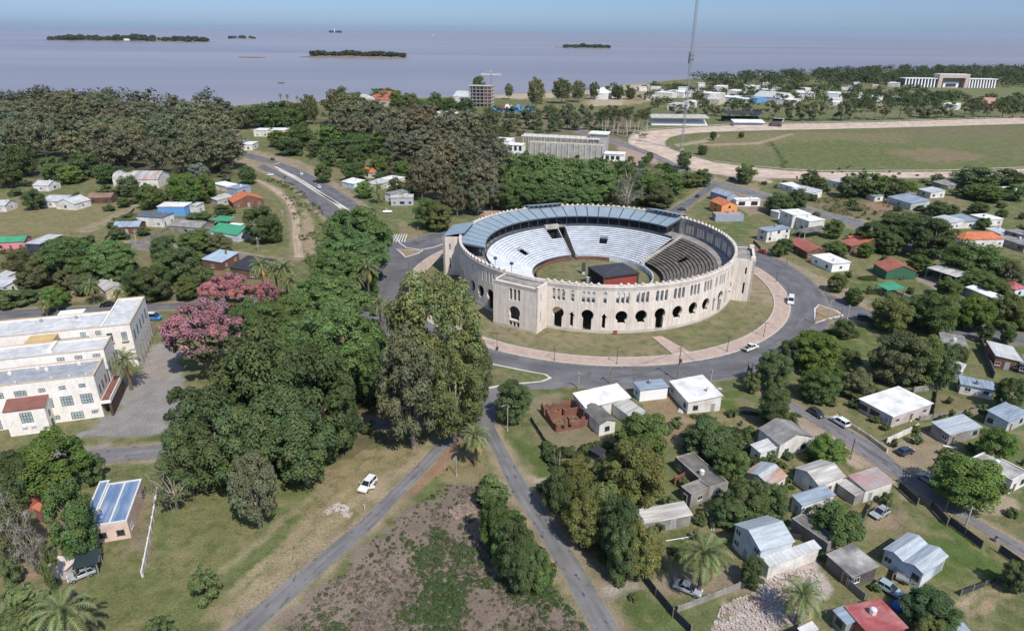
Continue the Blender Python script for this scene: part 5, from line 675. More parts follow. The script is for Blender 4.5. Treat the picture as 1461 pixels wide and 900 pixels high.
ROOF = {
 'wm': mat('white_membrane', (.74, .74, .73), .75, .07, .6, (.50, .49, .47), .45), 'zn': mat('zinc_sheet', (.355, .405, .445), .42, .10, .4, (.36, .38, .40), .5, streak=0.24, spec=.5, stretch=(2.6, .45, 1)),
 'zb': mat('blue_grey_sheet', (.27, .33, .40), .45, .12, .4, (.20, .23, .27), .5, streak=0.27, spec=.5, stretch=(2.6, .45, 1)), 'zw': mat('pale_sheet', (.47, .485, .49), .5, .1, .4, (.40, .39, .38), .5, streak=0.22),
 'zl': mat('pale_blue_sheet', (.34, .42, .49), .45, .08, .4, streak=0.18, stretch=(2.6, .45, 1)), 'fc': mat('fibre_cement', (.27, .265, .26), .9, .16, .5, (.15, .14, .13), .7, streak=0.18),
 'fw': mat('pale_fibre_cement', (.47, .455, .43), .9, .14, .5, (.27, .25, .23), .6, streak=0.21, stretch=(2.6, .45, 1)), 'fr': mat('faded_red_cement', (.30, .275, .265), .9, .15, .5, (.36, .17, .17), .3, streak=.1, stain_scale=.16),
 'fb': mat('brown_tile', (.26, .17, .12), .9, .16, .5, (.16, .11, .085), .6), 'cd': mat('dark_roof_concrete', (.17, .16, .15), .92, .2, .5, (.09, .085, .08), .7), 'cp': mat('patched_roof_concrete', (.15, .145, .14), .92, .2, .5, (.46, .44, .41), .28, stain_scale=.22),
 'cw': mat('stained_roof_concrete', (.46, .45, .43), .92, .16, .5, (.13, .12, .115), .75, stain_scale=.3), 'ot': mat('orange_tile', (.50, .16, .07), .85, .16, .7, (.33, .12, .07), .5, streak=0.18), 'rt': mat('dull_red_tile', (.37, .12, .085), .85, .18, .7, (.22, .09, .07), .5, streak=0.18),
 'rd': mat('red_membrane', (.30, .075, .08), .75, .12, .5, (.40, .20, .19), .4, streak=0.18), 'gn': mat('green_sheet', (.055, .27, .15), .5, .10, .4, streak=0.18), 'ru': mat('half_rusted_zinc', (.37, .41, .44), .5, .12, .4, (.36, .17, .09), .62, streak=.2, stain_scale=.16, stretch=(2.6, .45, 1)),
 'bl': mat('bright_blue_roof', (.125, .20, .34), .6, .12, .4, (.27, .32, .41), .3, stain_scale=.4, stretch=(2.6, .45, 1)), 'dg': mat('dark_glass_roof', (.03, .045, .05), .15, .2, spec=.5), 'pk': mat('pale_pink_roof', (.60, .50, .47), .8, .1),
 'cr': mat('terrace_paving', (.42, .24, .19), .9, .1), 'sl': mat('dark_panels', (.10, .115, .15), .3, .2, .5, spec=.5), 'dk': mat('black_roof', (.035, .037, .042), .7, .2, .5),
}
GLASS = mat('window_glass', (.025, .03, .036), .08, .3, .7, fine=0, spec=.6)
FRAME_W = plain('white_frame', (.6, .6, .58)); FRAME_D = plain('dark_frame', (.07, .07, .075)); DOOR = mat('door_wood', (.15, .085, .05), .7, .2); DOOR2 = plain('door_paint', (.28, .30, .31))
WOODP = mat('weathered_wood', (.20, .165, .13), .9, .2); CONC = mat('pale_concrete', (.44, .42, .39), .9, .12, .5, (.28, .26, .24), .5); STEEL = plain('grey_steel', (.30, .31, .32), .45, .3); DARKST = plain('dark_steel', (.07, .075, .08), .5)
BLACK = plain('recess_shade', (.012, .012, .013), .9)  # shade inside the terrace openings, put into the colour
# ---------------------------------------------------------------- ground, water, roads
RCX, RCY = 28.4, 221.5               # centre of the bullring
def vnoise(x, y, s, seed):
    x = x / s + seed * 17.3; y = y / s - seed * 9.1
    xi = np.floor(x).astype(np.int64); yi = np.floor(y).astype(np.int64); fx = x - xi; fy = y - yi
    fx = fx * fx * (3 - 2 * fx); fy = fy * fy * (3 - 2 * fy)
    def h(a, b):
        n = (a * 374761393 + b * 668265263 + seed * 1442695041) & 0x7fffffff
        n = ((n ^ (n >> 13)) * 1274126177) & 0x7fffffff
        return ((n ^ (n >> 16)) & 0xffff) / 65535.0
    return (h(xi, yi) * (1 - fx) + h(xi + 1, yi) * fx) * (1 - fy) + (h(xi, yi + 1) * (1 - fx) + h(xi + 1, yi + 1) * fx) * fy
def inside(px, py, poly):
    r = np.zeros(px.shape, bool); n = len(poly)
    for i in range(n):
        x0, y0 = poly[i]; x1, y1 = poly[(i + 1) % n]
        if y0 == y1: continue
        c = ((y0 > py) != (y1 > py)) & (px < (x1 - x0) * (py - y0) / (y1 - y0) + x0); r ^= c
    return r
def seg_dist(px, py, a, b):
    dx, dy = b[0] - a[0], b[1] - a[1]; L = dx * dx + dy * dy + 1e-9
    t = np.clip(((px - a[0]) * dx + (py - a[1]) * dy) / L, 0, 1)
    return np.hypot(px - a[0] - t * dx, py - a[1] - t * dy), t
def grow(a, b, s0, f):
    o = [a]; s = s0
    while o[-1] < b: s *= f; o.append(o[-1] + s)
    return np.array(o)
FX = np.arange(-240, 240.1, .8); GXp = grow(240, 4000, .8, 1.035)[1:]
xs = np.concatenate([-GXp[::-1], FX, GXp])
ys = np.concatenate([np.linspace(-300, 60, 30), np.arange(60.8, 330, .8), grow(330, 2300, .8, 1.012)])
XX, YY = np.meshgrid(xs, ys); gx = XX.ravel(); gy = YY.ravel()
shx = np.array([p[0] for p in SHORE]); shy = np.array([p[1] for p in SHORE])
shore_y = np.interp(gx, shx, shy) + (vnoise(gx, gy * 0, 60, 3) - .5) * 24
gz = np.where(gy < 650, 0.0, -5.0 * np.clip((gy - shore_y + 14) / 28, 0, 1))
n1 = vnoise(gx, gy, 22, 1); n2 = vnoise(gx, gy, 6, 2); n3 = vnoise(gx, gy, 1.9, 4); n4 = vnoise(gx, gy, 75, 5)
def mixarr(c, f, col): c += f[:, None] * (np.array(col)[None] - c)
gcol = np.empty((gx.size, 3)); gcol[:] = (.112, .130, .054)
mixarr(gcol, np.clip((n1 * .6 + n4 * .5 - .42) * 2.2, 0, .85), (.185, .16, .085))
grs = np.ones(gx.size)
jx = (vnoise(gx, gy, 4.5, 11) - .5) * 2 + (vnoise(gx, gy, 1.6, 12) - .5); jy = (vnoise(gx, gy, 4.5, 13) - .5) * 2 + (vnoise(gx, gy, 1.6, 14) - .5)
def paint(zones):
  for poly, col, amp, gr in zones:
      px = [p[0] for p in poly]; py = [p[1] for p in poly]
      k = np.where((gx > min(px) - amp * 2) & (gx < max(px) + amp * 2) & (gy > min(py) - amp * 2) & (gy < max(py) + amp * 2))[0]
      if not k.size: continue
      f = np.zeros(k.size)
      for q in (.5, 1.0, 1.5): f += inside(gx[k] + jx[k] * amp * q, gy[k] + jy[k] * amp * q, poly) / 3.0
      gcol[k] += f[:, None] * (np.array(col)[None] - gcol[k]); grs[k] += f * (gr - grs[k])
paint([z for z in ZONES if z[3] >= .25])
# bullring lawn and arena
rr = np.hypot(gx - RCX, gy - RCY); k = rr < 66
dry = np.clip(n1 * .8 + n2 * .6 - .1, 0, 1)[:, None]
lawn = np.array((.125, .132, .06)) * (1 - dry) + np.array((.215, .18, .11)) * dry
gcol[k] = lawn[k]; grs[k] = .9
worn = np.clip(1 - np.hypot((gx - 57) / 9, (gy - 186) / 5), 0, 1) * n2 * 1.6; mixarr(gcol, np.clip(worn, 0, .9), (.25, .20, .16))
# dirt verges along roads
for nm, (kind, pr) in ROADS.items():
    for p, q in zip(pr, pr[1:]):
        a = ((p[0] + p[2]) / 2, (p[1] + p[3]) / 2); b = ((q[0] + q[2]) / 2, (q[1] + q[3]) / 2)
        wa = math.hypot(p[0] - p[2], p[1] - p[3]) / 2; wb = math.hypot(q[0] - q[2], q[1] - q[3]) / 2; w = max(wa, wb) + 4
        k = np.where((gx > min(a[0], b[0]) - w) & (gx < max(a[0], b[0]) + w) & (gy > min(a[1], b[1]) - w) & (gy < max(a[1], b[1]) + w))[0]
        if not k.size: continue
        d, t = seg_dist(gx[k], gy[k], a, b); d = d - (wa + (wb - wa) * t)
        f = np.clip(1.15 - d / (1.0 + 1.6 * n2[k]), 0, 1) * (.55 + .4 * n3[k])
        gcol[k] += f[:, None] * (np.array((.27, .215, .15))[None] - gcol[k]); grs[k] *= (1 - .7 * f)
paint([z for z in ZONES if z[3] < .25])
f = np.clip((gy - shore_y + 40) / 30, 0, 1) * (gy > 650); mixarr(gcol, f, (.33, .26, .18)); grs *= 1 - f
gcol *= (.86 + .28 * n3)[:, None]
nx, ny = xs.size, ys.size
idx = (np.arange(ny - 1)[:, None] * nx + np.arange(nx - 1)[None]).ravel()
quads = np.stack([idx, idx + 1, idx + nx + 1, idx + nx], 1).astype(np.int32)
me = bpy.data.meshes.new('ground'); me.vertices.add(gx.size); me.vertices.foreach_set('co', np.stack([gx, gy, gz], 1).astype(np.float32).ravel())
me.loops.add(quads.size); me.loops.foreach_set('vertex_index', quads.ravel()); me.polygons.add(len(quads))
me.polygons.foreach_set('loop_start', np.arange(0, quads.size, 4, dtype=np.int32)); me.update(calc_edges=True)
ca = me.color_attributes.new('soil', 'FLOAT_COLOR', 'POINT')
ca.data.foreach_set('color', np.concatenate([gcol, grs[:, None]], 1).astype(np.float32).ravel())
gm = bpy.data.materials.new('ground'); n, l, b = nodes_of(gm)
at = n.new('ShaderNodeAttribute'); at.attribute_name = 'soil'; tc = n.new('ShaderNodeTexCoord')
def gnoise(sc, det, dist=0.):
    t = n.new('ShaderNodeTexNoise'); t.inputs['Scale'].default_value = sc; t.inputs['Detail'].default_value = det; t.inputs['Distortion'].default_value = dist
    l.new(tc.outputs['Object'], t.inputs[0]); return t.outputs[0]
def gmap(s, a, b_, lo, hi):
    r = n.new('ShaderNodeMapRange'); r.inputs[1].default_value = a; r.inputs[2].default_value = b_; r.inputs[3].default_value = lo; r.inputs[4].default_value = hi
    l.new(s, r.inputs[0]); return r.outputs[0]
def gscale(c, f):
    x = n.new('ShaderNodeVectorMath'); x.operation = 'SCALE'; l.new(c, x.inputs[0]); l.new(f, x.inputs['Scale']); return x.outputs[0]
def gmix(f, c, col):
    x = n.new('ShaderNodeMix'); x.data_type = 'RGBA'; l.new(f, x.inputs[0]); l.new(c, x.inputs[6]); x.inputs[7].default_value = (*col, 1); return x.outputs[2]
def gmul(a, b_):
    x = n.new('ShaderNodeMath'); x.operation = 'MULTIPLY'; l.new(a, x.inputs[0]); l.new(b_, x.inputs[1]); return x.outputs[0]
c = at.outputs['Color']
c = gmix(gmul(gmap(gnoise(.45, 5, .6), .48, .68, 0, .68), at.outputs['Alpha']), c, (.06, .085, .026))
c = gmix(gmul(gmap(gnoise(.23, 6, .4), .52, .68, 0, .75), at.outputs['Alpha']), c, (.215, .18, .105))
c = gmix(gmap(gnoise(1.3, 4), .62, .75, 0, .35), c, (.17, .135, .09))
c = gscale(c, gmap(gnoise(2.6, 3), .3, .7, .78, 1.22)); c = gscale(c, gmap(gnoise(9, 2), .3, .7, .72, 1.28))
l.new(c, b.inputs['Base Color']); b.inputs['Roughness'].default_value = .95; b.inputs['Specular IOR Level'].default_value = .1
bp = n.new('ShaderNodeBump'); bp.inputs['Strength'].default_value = .5; bp.inputs['Distance'].default_value = .25; l.new(gnoise(3.2, 4), bp.inputs['Height']); l.new(bp.outputs[0], b.inputs['Normal'])
me.materials.append(gm); go = link('ground', me); go['kind'] = 'structure'

wm = bpy.data.materials.new('river_water'); n, l, b = nodes_of(wm)
tc = n.new('ShaderNodeTexCoord'); mp = n.new('ShaderNodeMapping'); mp.inputs['Scale'].default_value = (.0003, .0022, 1); l.new(tc.outputs['Object'], mp.inputs[0])
t = n.new('ShaderNodeTexNoise'); t.inputs['Scale'].default_value = 1.0; t.inputs['Detail'].default_value = 5; l.new(mp.outputs[0], t.inputs[0])
x = n.new('ShaderNodeMix'); x.data_type = 'RGBA'; r = n.new('ShaderNodeMapRange'); r.inputs[1].default_value = .35; r.inputs[2].default_value = .65; l.new(t.outputs[0], r.inputs[0]); l.new(r.outputs[0], x.inputs[0])
x.inputs[6].default_value = (.175, .150, .155, 1); x.inputs[7].default_value = (.275, .222, .205, 1); l.new(x.outputs[2], b.inputs['Base Color'])
b.inputs['Roughness'].default_value = .28; b.inputs['IOR'].default_value = 1.33
t2 = n.new('ShaderNodeTexNoise'); t2.inputs['Scale'].default_value = .12; t2.inputs['Detail'].default_value = 6; l.new(tc.outputs['Object'], t2.inputs[0])
bp = n.new('ShaderNodeBump'); bp.inputs['Strength'].default_value = .35; bp.inputs['Distance'].default_value = 1.0; l.new(t2.outputs[0], bp.inputs['Height']); l.new(bp.outputs[0], b.inputs['Normal'])
mb = MB(); mb.quad((-40000, 500, -2.2), (40000, 500, -2.2), (40000, 40000, -2.2), (-40000, 40000, -2.2)); structure('river', mb, wm)

def road_mat(key, base, patch=None, patch_lo=.6, edge=(.25, .2, .145), light=None):
    m = bpy.data.materials.new(key); n, l, b = nodes_of(m); tc = n.new('ShaderNodeTexCoord'); uv = n.new('ShaderNodeUVMap'); uv.uv_map = 'UVMap'; sx = n.new('ShaderNodeSeparateXYZ'); l.new(uv.outputs[0], sx.inputs[0])
    def noise(sc, det=4, src=None):
        t = n.new('ShaderNodeTexNoise'); t.inputs['Scale'].default_value = sc; t.inputs['Detail'].default_value = det; l.new(src or tc.outputs['Object'], t.inputs[0]); return t.outputs[0]
    def rng(s, a, b_, lo, hi):
        r = n.new('ShaderNodeMapRange'); r.inputs[1].default_value = a; r.inputs[2].default_value = b_; r.inputs[3].default_value = lo; r.inputs[4].default_value = hi; l.new(s, r.inputs[0]); return r.outputs[0]
    def mixf(f, a, col):
        x = n.new('ShaderNodeMix'); x.data_type = 'RGBA'; l.new(f, x.inputs[0]); l.new(a, x.inputs[6]); x.inputs[7].default_value = (*col, 1); return x.outputs[2]
    def scal(c, f):
        x = n.new('ShaderNodeVectorMath'); x.operation = 'SCALE'; l.new(c, x.inputs[0]); l.new(f, x.inputs['Scale']); return x.outputs[0]
    rgb = n.new('ShaderNodeRGB'); rgb.outputs[0].default_value = (*base, 1); c = rgb.outputs[0]
    mp = n.new('ShaderNodeMapping'); mp.inputs['Scale'].default_value = (3.0, .05, 1); l.new(uv.outputs[0], mp.inputs[0])
    c = scal(c, rng(noise(1.6, 3, mp.outputs[0]), .3, .7, .80, 1.20))           # wheel tracks along the lane
    c = scal(c, rng(noise(.16, 5), .3, .7, .80, 1.20)); c = scal(c, rng(noise(6, 3), .3, .7, .85, 1.15))
    if light: c = mixf(rng(noise(.22, 5), .55, .68, 0, .6), c, light)
    if patch:
        mp2 = n.new('ShaderNodeMapping'); mp2.inputs['Scale'].default_value = (4.0, .45, 1); l.new(uv.outputs[0], mp2.inputs[0])
        c = mixf(rng(noise(1.0, 3, mp2.outputs[0]), patch_lo, patch_lo + .03, 0, .85), c, patch)
    ab = n.new('ShaderNodeMath'); ab.operation = 'ABSOLUTE'; sb = n.new('ShaderNodeMath'); sb.operation = 'SUBTRACT'; sb.inputs[1].default_value = .5; l.new(sx.outputs[0], sb.inputs[0]); l.new(sb.outputs[0], ab.inputs[0])
    ad = n.new('ShaderNodeMath'); ad.operation = 'MULTIPLY_ADD'; l.new(noise(1.1, 4), ad.inputs[0]); ad.inputs[1].default_value = .34; l.new(ab.outputs[0], ad.inputs[2])
    c = mixf(rng(ad.outputs[0], .58, .70, 0, .92), c, edge)
    l.new(c, b.inputs['Base Color']); b.inputs['Roughness'].default_value = .9; b.inputs['Specular IOR Level'].default_value = .2; return m
RMAT = {'new': road_mat('asphalt', (.128, .125, .134), (.10, .098, .105), .62), 'old': road_mat('worn_asphalt', (.165, .158, .162), (.10, .098, .10), .60, light=(.20, .19, .185)),
        'patch': road_mat('patched_asphalt', (.155, .152, .155), (.045, .045, .05), .63, light=(.20, .195, .19)), 'dirt': road_mat('dirt_track', (.36, .28, .205), (.22, .18, .11), .58)}
def ribbon(name, pairs, m, z, sub=3.0, across=3, close=False):
    mb = MB(); uvs = []; L = 0.0; pts = pairs + ([pairs[0]] if close else [])
    rows = []
    for p, q in zip(pts, pts[1:]):
        d = math.hypot((p[0]+p[2]-q[0]-q[2]) / 2, (p[1]+p[3]-q[1]-q[3]) / 2); k = max(1, int(d / sub))
        for i in range(k):
            t = i / k; rows.append(([p[j] + (q[j] - p[j]) * t for j in range(4)], L + d * t))
        L += d
    rows.append((pts[-1], L))
    for r, v in rows:
        for j in range(across + 1):
            t = j / across; mb.v.append((r[0] + (r[2] - r[0]) * t, r[1] + (r[3] - r[1]) * t, z)); uvs.append((t, v))
    w = across + 1
    for i in range(len(rows) - 1):
        for j in range(across):
            a = i * w + j; mb.f.append((a, a + w, a + w + 1, a + 1)); mb.m.append(0)
    me = mb.mesh(name, m); uvl = me.uv_layers.new(name='UVMap')
    for lp in me.loops: uvl.data[lp.index].uv = uvs[lp.vertex_index]
    o = link(name, me); o['kind'] = 'structure'
    me.flip_normals() if me.polygons[0].normal.z < 0 else None
    return o
for i, (nm, (kind, pr)) in enumerate(ROADS.items()): ribbon(nm, pr, RMAT[kind], .012 + .005 * i)
def circ(cx, cy, r, k=128): return [(cx + r * math.cos(2 * math.pi * i / k), cy + r * math.sin(2 * math.pi * i / k)) for i in range(k)]
def annulus(name, ci, co, m, z, **k): return ribbon(name, [a + b_ for a, b_ in zip(ci, co)], m, z, close=True, **k)
SWC = (28.0, 218.6)
annulus('ring_road', circ(*SWC, 64.3), circ(25.0, 222.3, 80.6), RMAT['new'], .10, across=6)
for nm, (kd, pl) in APRONS.items():
    mb = MB(); mb.poly([(p[0], p[1], .105 if nm[0] == 'j' else .11) for p in pl]); o = mb.build(nm, RMAT[kd]); o['kind'] = 'structure'
    if o.data.polygons[0].normal.z < 0: o.data.flip_normals()
    uvl = o.data.uv_layers.new(name='UVMap')
    for lp in o.data.loops: uvl.data[lp.index].uv = (.5, lp.index)
PAVE = mat('pink_paving', (.51, .385, .32), .9, .10, .6, (.42, .33, .28), .5, grid=1.6); KERB = mat('kerb_stone', (.47, .44, .40), .9, .08); KERBW = mat('white_kerb', (.52, .50, .455), .9, .1)
def ring_slab(name, ci, co, z0, z1, m):
    mb = MB(); k = len(ci)
    for i in range(k):
        j = (i + 1) % k; a, b_, c_, d = ci[i], co[i], co[j], ci[j]
        mb.quad((*a, z1), (*b_, z1), (*c_, z1), (*d, z1)); mb.quad((*b_, z0), (*c_, z0), (*c_, z1), (*b_, z1)); mb.quad((*d, z0), (*a, z0), (*a, z1), (*d, z1))
    return structure(name, mb, m)
ring_slab('pavement', circ(*SWC, 59.9), circ(*SWC, 64.3), -.05, .22, PAVE)
ring_slab('kerb', circ(*SWC, 64.3), circ(*SWC, 64.62), -.05, .235, KERB); ring_slab('kerb', circ(*SWC, 59.6), circ(*SWC, 59.9), -.05, .225, KERB)
mb = MB(); mb.prism(DOOR_WALK, -.02, .20); structure('footpath', mb, PAVE)
GREEN_T = mat('island_turf', (.15, .14, .07), .95, .3, .8, (.10, .12, .04), .6, bump=.4); DIRT_T = mat('island_dirt', (.25, .18, .115), .95, .2, .8)
for kd, pl in ISLANDS:
    cx = sum(p[0] for p in pl) / len(pl); cyy = sum(p[1] for p in pl) / len(pl)
    mb = MB(); mb.prism(pl, -.02, .24, 0, 0); structure('kerb', mb, KERBW)
    def shrink(p):
        d = math.hypot(p[0] - cx, p[1] - cyy); f = max(.5, 1 - .7 / d); return (cx + (p[0] - cx) * f, cyy + (p[1] - cyy) * f)
    mb = MB(); mb.prism([shrink(p) for p in pl], 0, .27); structure('traffic_island', mb, GREEN_T if kd == 'grass' else DIRT_T)
def strip(mb, line, w, z0, z1, m=0):
    for a, b_ in zip(line, line[1:]):
        d = Vector((b_[0] - a[0], b_[1] - a[1])); L = d.length; d /= L; nn = Vector((-d.y, d.x)) * w / 2
        mb.hexa([(a[0]-nn.x, a[1]-nn.y, z0), (b_[0]-nn.x, b_[1]-nn.y, z0), (b_[0]+nn.x, b_[1]+nn.y, z0), (a[0]+nn.x, a[1]+nn.y, z0),
                 (a[0]-nn.x, a[1]-nn.y, z1), (b_[0]-nn.x, b_[1]-nn.y, z1), (b_[0]+nn.x, b_[1]+nn.y, z1), (a[0]+nn.x, a[1]+nn.y, z1)], m)
for i, kl in enumerate(KERBS):
    mb = MB(); strip(mb, kl, .5 if i == 0 else 1.6, 0, .22); structure('kerb', mb, KERBW)
mb = MB()
for z in ZEBRA: strip(mb, [(z[0], z[1]), (z[2], z[3])], .55, .112, .118)
structure('crosswalk', mb, mat('road_paint', (.46, .46, .45), .85, .2, .8))
SANDT = road_mat('track_sand', (.47, .37, .30), (.40, .31, .24), .58, edge=(.44, .35, .27)); ribbon('racetrack', TRACK, SANDT, .05, sub=8)
rp = MB(); rp.box(-.09, -.09, 0, .09, .09, 1.0); RPOST = rp.mesh('post', plain('rail_white', (.55, .54, .51), .6))
def rail(label, pts):
    o = pts[0]; t = thing('racetrack_rail', label, 'rail', (*o, 0)); r = MB(); ps = []
    loc = [(a[0] - o[0], a[1] - o[1]) for a in pts]; strip(r, loc, .16, 1.002, 1.2); r.build('handrail', RPOST.materials[0], t)
    for a, b_ in zip(loc, loc[1:]):
        k = max(1, int(math.hypot(a[0]-b_[0], a[1]-b_[1]) / 8))
        ps += [(a[0] + (b_[0]-a[0]) * i / k, a[1] + (b_[1]-a[1]) * i / k) for i in range(k)]
    ps.sort(key=lambda p: math.hypot(p[0] + o[0], p[1] + o[1]))
    for p in ps[:100]: link('post', RPOST, t, (*p, 0))
    if len(ps) > 100:
        q = MB()
        for x, y in ps[100:]: q.box(x-.09, y-.09, 0, x+.09, y+.09, 1.0)
        q.build('far_posts', RPOST.materials[0], t)['kind'] = 'stuff'
rail('pale rail along the outside of the sandy racetrack', [p[:2] for p in TRACK]); rail('pale rail along the inside of the sandy racetrack', [p[2:] for p in TRACK])
# ---------------------------------------------------------------- the bullring
STONE = mat('weathered_render', (.70, .635, .56), .92, .08, .35, (.53, .46, .40), .55, streakv=.16, fine=.08, bump=.25)
STONE_D = mat('render_band', (.56, .50, .46), .92, .10, .5, (.42, .37, .34), .5)
INNER = mat('bare_inner_wall', (.30, .28, .26), .92, .2, .4, (.17, .16, .15), .7)
SEATW = mat('painted_terrace', (.63, .67, .72), .8, .07, .4, (.46, .49, .53), .4); RISER_SHADE = mat('terrace_riser_shade', (.16, .19, .23), .85, .08)  # riser colour darkened to carry the shade line under each bench lip
PLANK = mat('old_bench_plank', (.155, .135, .115), .9, .25, .9, (.09, .08, .07), .5); DARKC = mat('ruined_terrace', (.05, .047, .043), .95, .3)
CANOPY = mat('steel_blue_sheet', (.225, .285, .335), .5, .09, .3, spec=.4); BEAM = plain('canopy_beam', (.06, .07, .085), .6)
RED = mat('red_panel', (.29, .06, .05), .7, .15)
RW = 46.8
def ct(r, deg, z): return (r * math.cos(R_(deg)), r * math.sin(R_(deg)), z)
def arc(cx, cz, r, a0, a1, k): return [(cx + r * math.cos(R_(a0 + (a1 - a0) * i / k)), cz + r * math.sin(R_(a0 + (a1 - a0) * i / k))) for i in range(k + 1)]
def h_key(s, z0=3.0, rc=1.75, zc=5.2, nk=1.05, bs=1.38):
    a = math.degrees(math.acos(nk / rc)); return [(s - bs, z0), (s + bs, z0)] + arc(s, zc, rc, -a, 180 + a, 18)
def h_door(s, z0=.12, rc=1.75, zc=5.3, nk=1.22): 
    a = math.degrees(math.acos(nk / rc)); return [(s - nk, z0), (s + nk, z0)] + arc(s, zc, rc, -a, 180 + a, 18)
def h_slit(s, z0=1.4): return [(s - .47, z0), (s + .47, z0), (s + .47, 4.6), (s + 1.0, 4.6), (s, 6.1), (s - 1.0, 4.6), (s - .47, 4.6)]
def h_arch(s, z0=9.1, z1=12.1, w=.46): return [(s - w, z0), (s + w, z0), (s + w, z1 - .2), (s + w * 1.12, z1)] + arc(s, z1, w * 1.12, 10, 170, 8) + [(s - w * 1.12, z1), (s - w, z1 - .2)]
def panel(mb, s0, s1, z0, z1, holes, mo, mi, m_out=0, m_in=1):
    k = max(2, int((s1 - s0) / 1.8))
    outer = [(s0 + (s1 - s0) * i / k, z0) for i in range(k + 1)] + [(s1 - (s1 - s0) * i / k, z1) for i in range(k + 1)]
    loops = [outer] + [h[::-1] for h in holes]; flat = [p for lp in loops for p in lp]
    tris = tessellate_polygon([[Vector((p[0], p[1], 0)) for p in lp] for lp in loops])
    n = len(mb.v); N = len(flat)
    mb.v.extend([mo(*p) for p in flat]); mb.v.extend([mi(*p) for p in flat])
    for t in tris:
        a, b, c = [flat[i] for i in t]
        if (b[0]-a[0])*(c[1]-a[1]) - (b[1]-a[1])*(c[0]-a[0]) < 0: t = t[::-1]
        mb.f.append(tuple(n + i for i in t)); mb.m.append(m_out); mb.f.append(tuple(n + N + i for i in t[::-1])); mb.m.append(m_in)
    o = 0
    for lp in loops:
        kk = len(lp)
        for i in range(kk):
            j = (i + 1) % kk; mb.f.append((n + o + j, n + o + i, n + N + o + i, n + N + o + j)); mb.m.append(m_out)
        o += kk
bull = thing('bullring', 'round cream bullring with horseshoe arches, merlons and white terraces inside the ring road', 'bullring', (RCX, RCY, 0))
PAV = [(-122, 1), (-16, 1), (48, 1), (110, 1), (170, 1)]
BAYS = [(-108.9,'d'),(-103.9,'s'),(-98.4,'d'),(-92.6,'s'),(-86.5,'k'),(-79.4,'k'),(-72.2,'d'),(-65.0,'k'),(-57.7,'k'),(-50.6,'k'),(-45.2,'s'),(-40.3,'d'),(-34.5,'s'),(-28.5,'k'),
        (-3,'k'),(4,'k'),(11,'d'),(18,'k'),(25,'k'),(32,'k'),(62,'k'),(69,'k'),(76,'d'),(83,'k'),(90,'k'),(97,'k'),(124,'k'),(131,'k'),(138,'d'),(145,'k'),(152,'k'),
        (183.5,'k'),(190,'k'),(196.5,'d'),(203,'s'),(208.8,'k'),(215.2,'k'),(221.4,'d'),(226.3,'s')]
mb = MB(); H_W = 14.6
so = lambda R: (lambda s, z: (R * math.cos(s / RW), R * math.sin(s / RW), z))
seq = sorted(BAYS); lims = [(-112.6, None)]
for i, (a, ty) in enumerate(seq):
    lo = (seq[i-1][0] + a) / 2 if i and a - seq[i-1][0] < 12 else a - 3.4
    hi = (seq[i+1][0] + a) / 2 if i + 1 < len(seq) and seq[i+1][0] - a < 12 else a + 3.4
    s = R_(a) * RW; hs = [{'k': h_key, 'd': h_door, 's': h_slit}[ty](s)]
    hs += [h_arch(s)] if ty == 's' else [h_arch(s + o) for o in (-1.42, 0, 1.42)]
    panel(mb, R_(lo) * RW, R_(hi) * RW, -.1, H_W, hs, so(RW), so(RW - .8), 0, 1)
    nxt = seq[i+1][0] if i + 1 < len(seq) else seq[0][0] + 360
    if nxt - a >= 12:
        h2 = nxt - 3.4; panel(mb, R_(hi) * RW, R_(h2) * RW, -.1, H_W, [], so(RW), so(RW - .8), 0, 1)
mb.build('outer_wall', [STONE, INNER], bull)
mb = MB()
def rband(mb, r0, r1, z0, z1, a0, a1, m=0, st=2.0):
    k = max(1, int(round((a1 - a0) / st)))
    for i in range(k):
        a, b = a0 + (a1 - a0) * i / k, a0 + (a1 - a0) * (i + 1) / k
        mb.hexa([ct(r0, a, z0), ct(r1, a, z0), ct(r1, b, z0), ct(r0, b, z0), ct(r0, a, z1), ct(r1, a, z1), ct(r1, b, z1), ct(r0, b, z1)], m)
for nm, z0, z1, pr in (('string_course', 13.25, 13.42, .14), ('cornice', 13.85, 14.05, .2), ('plinth', 0, .9, .10)):
    mb = MB(); rband(mb, RW + .002, RW + pr, z0, z1, 0, 360, 0, 2.5); mb.build(nm, STONE_D, bull)
mb = MB(); rnd = random.Random(4)
for i in range(140):
    a = i * 360 / 140
    if any(abs((a - p + 180) % 360 - 180) < 6 for p in (-124,)) : continue
    if rnd.random() < .04: continue
    d = .56; h1 = .34 + rnd.uniform(-.04, .04)
    rband(mb, RW - .62, RW + .06, H_W - .02, H_W + h1, a - d, a + d, 0, 3); rband(mb, RW - .6, RW + .04, H_W + h1 - .02, H_W + h1 + .24, a - d * .55, a + d * .55, 0, 3)
mb.build('battlement', STONE, bull)
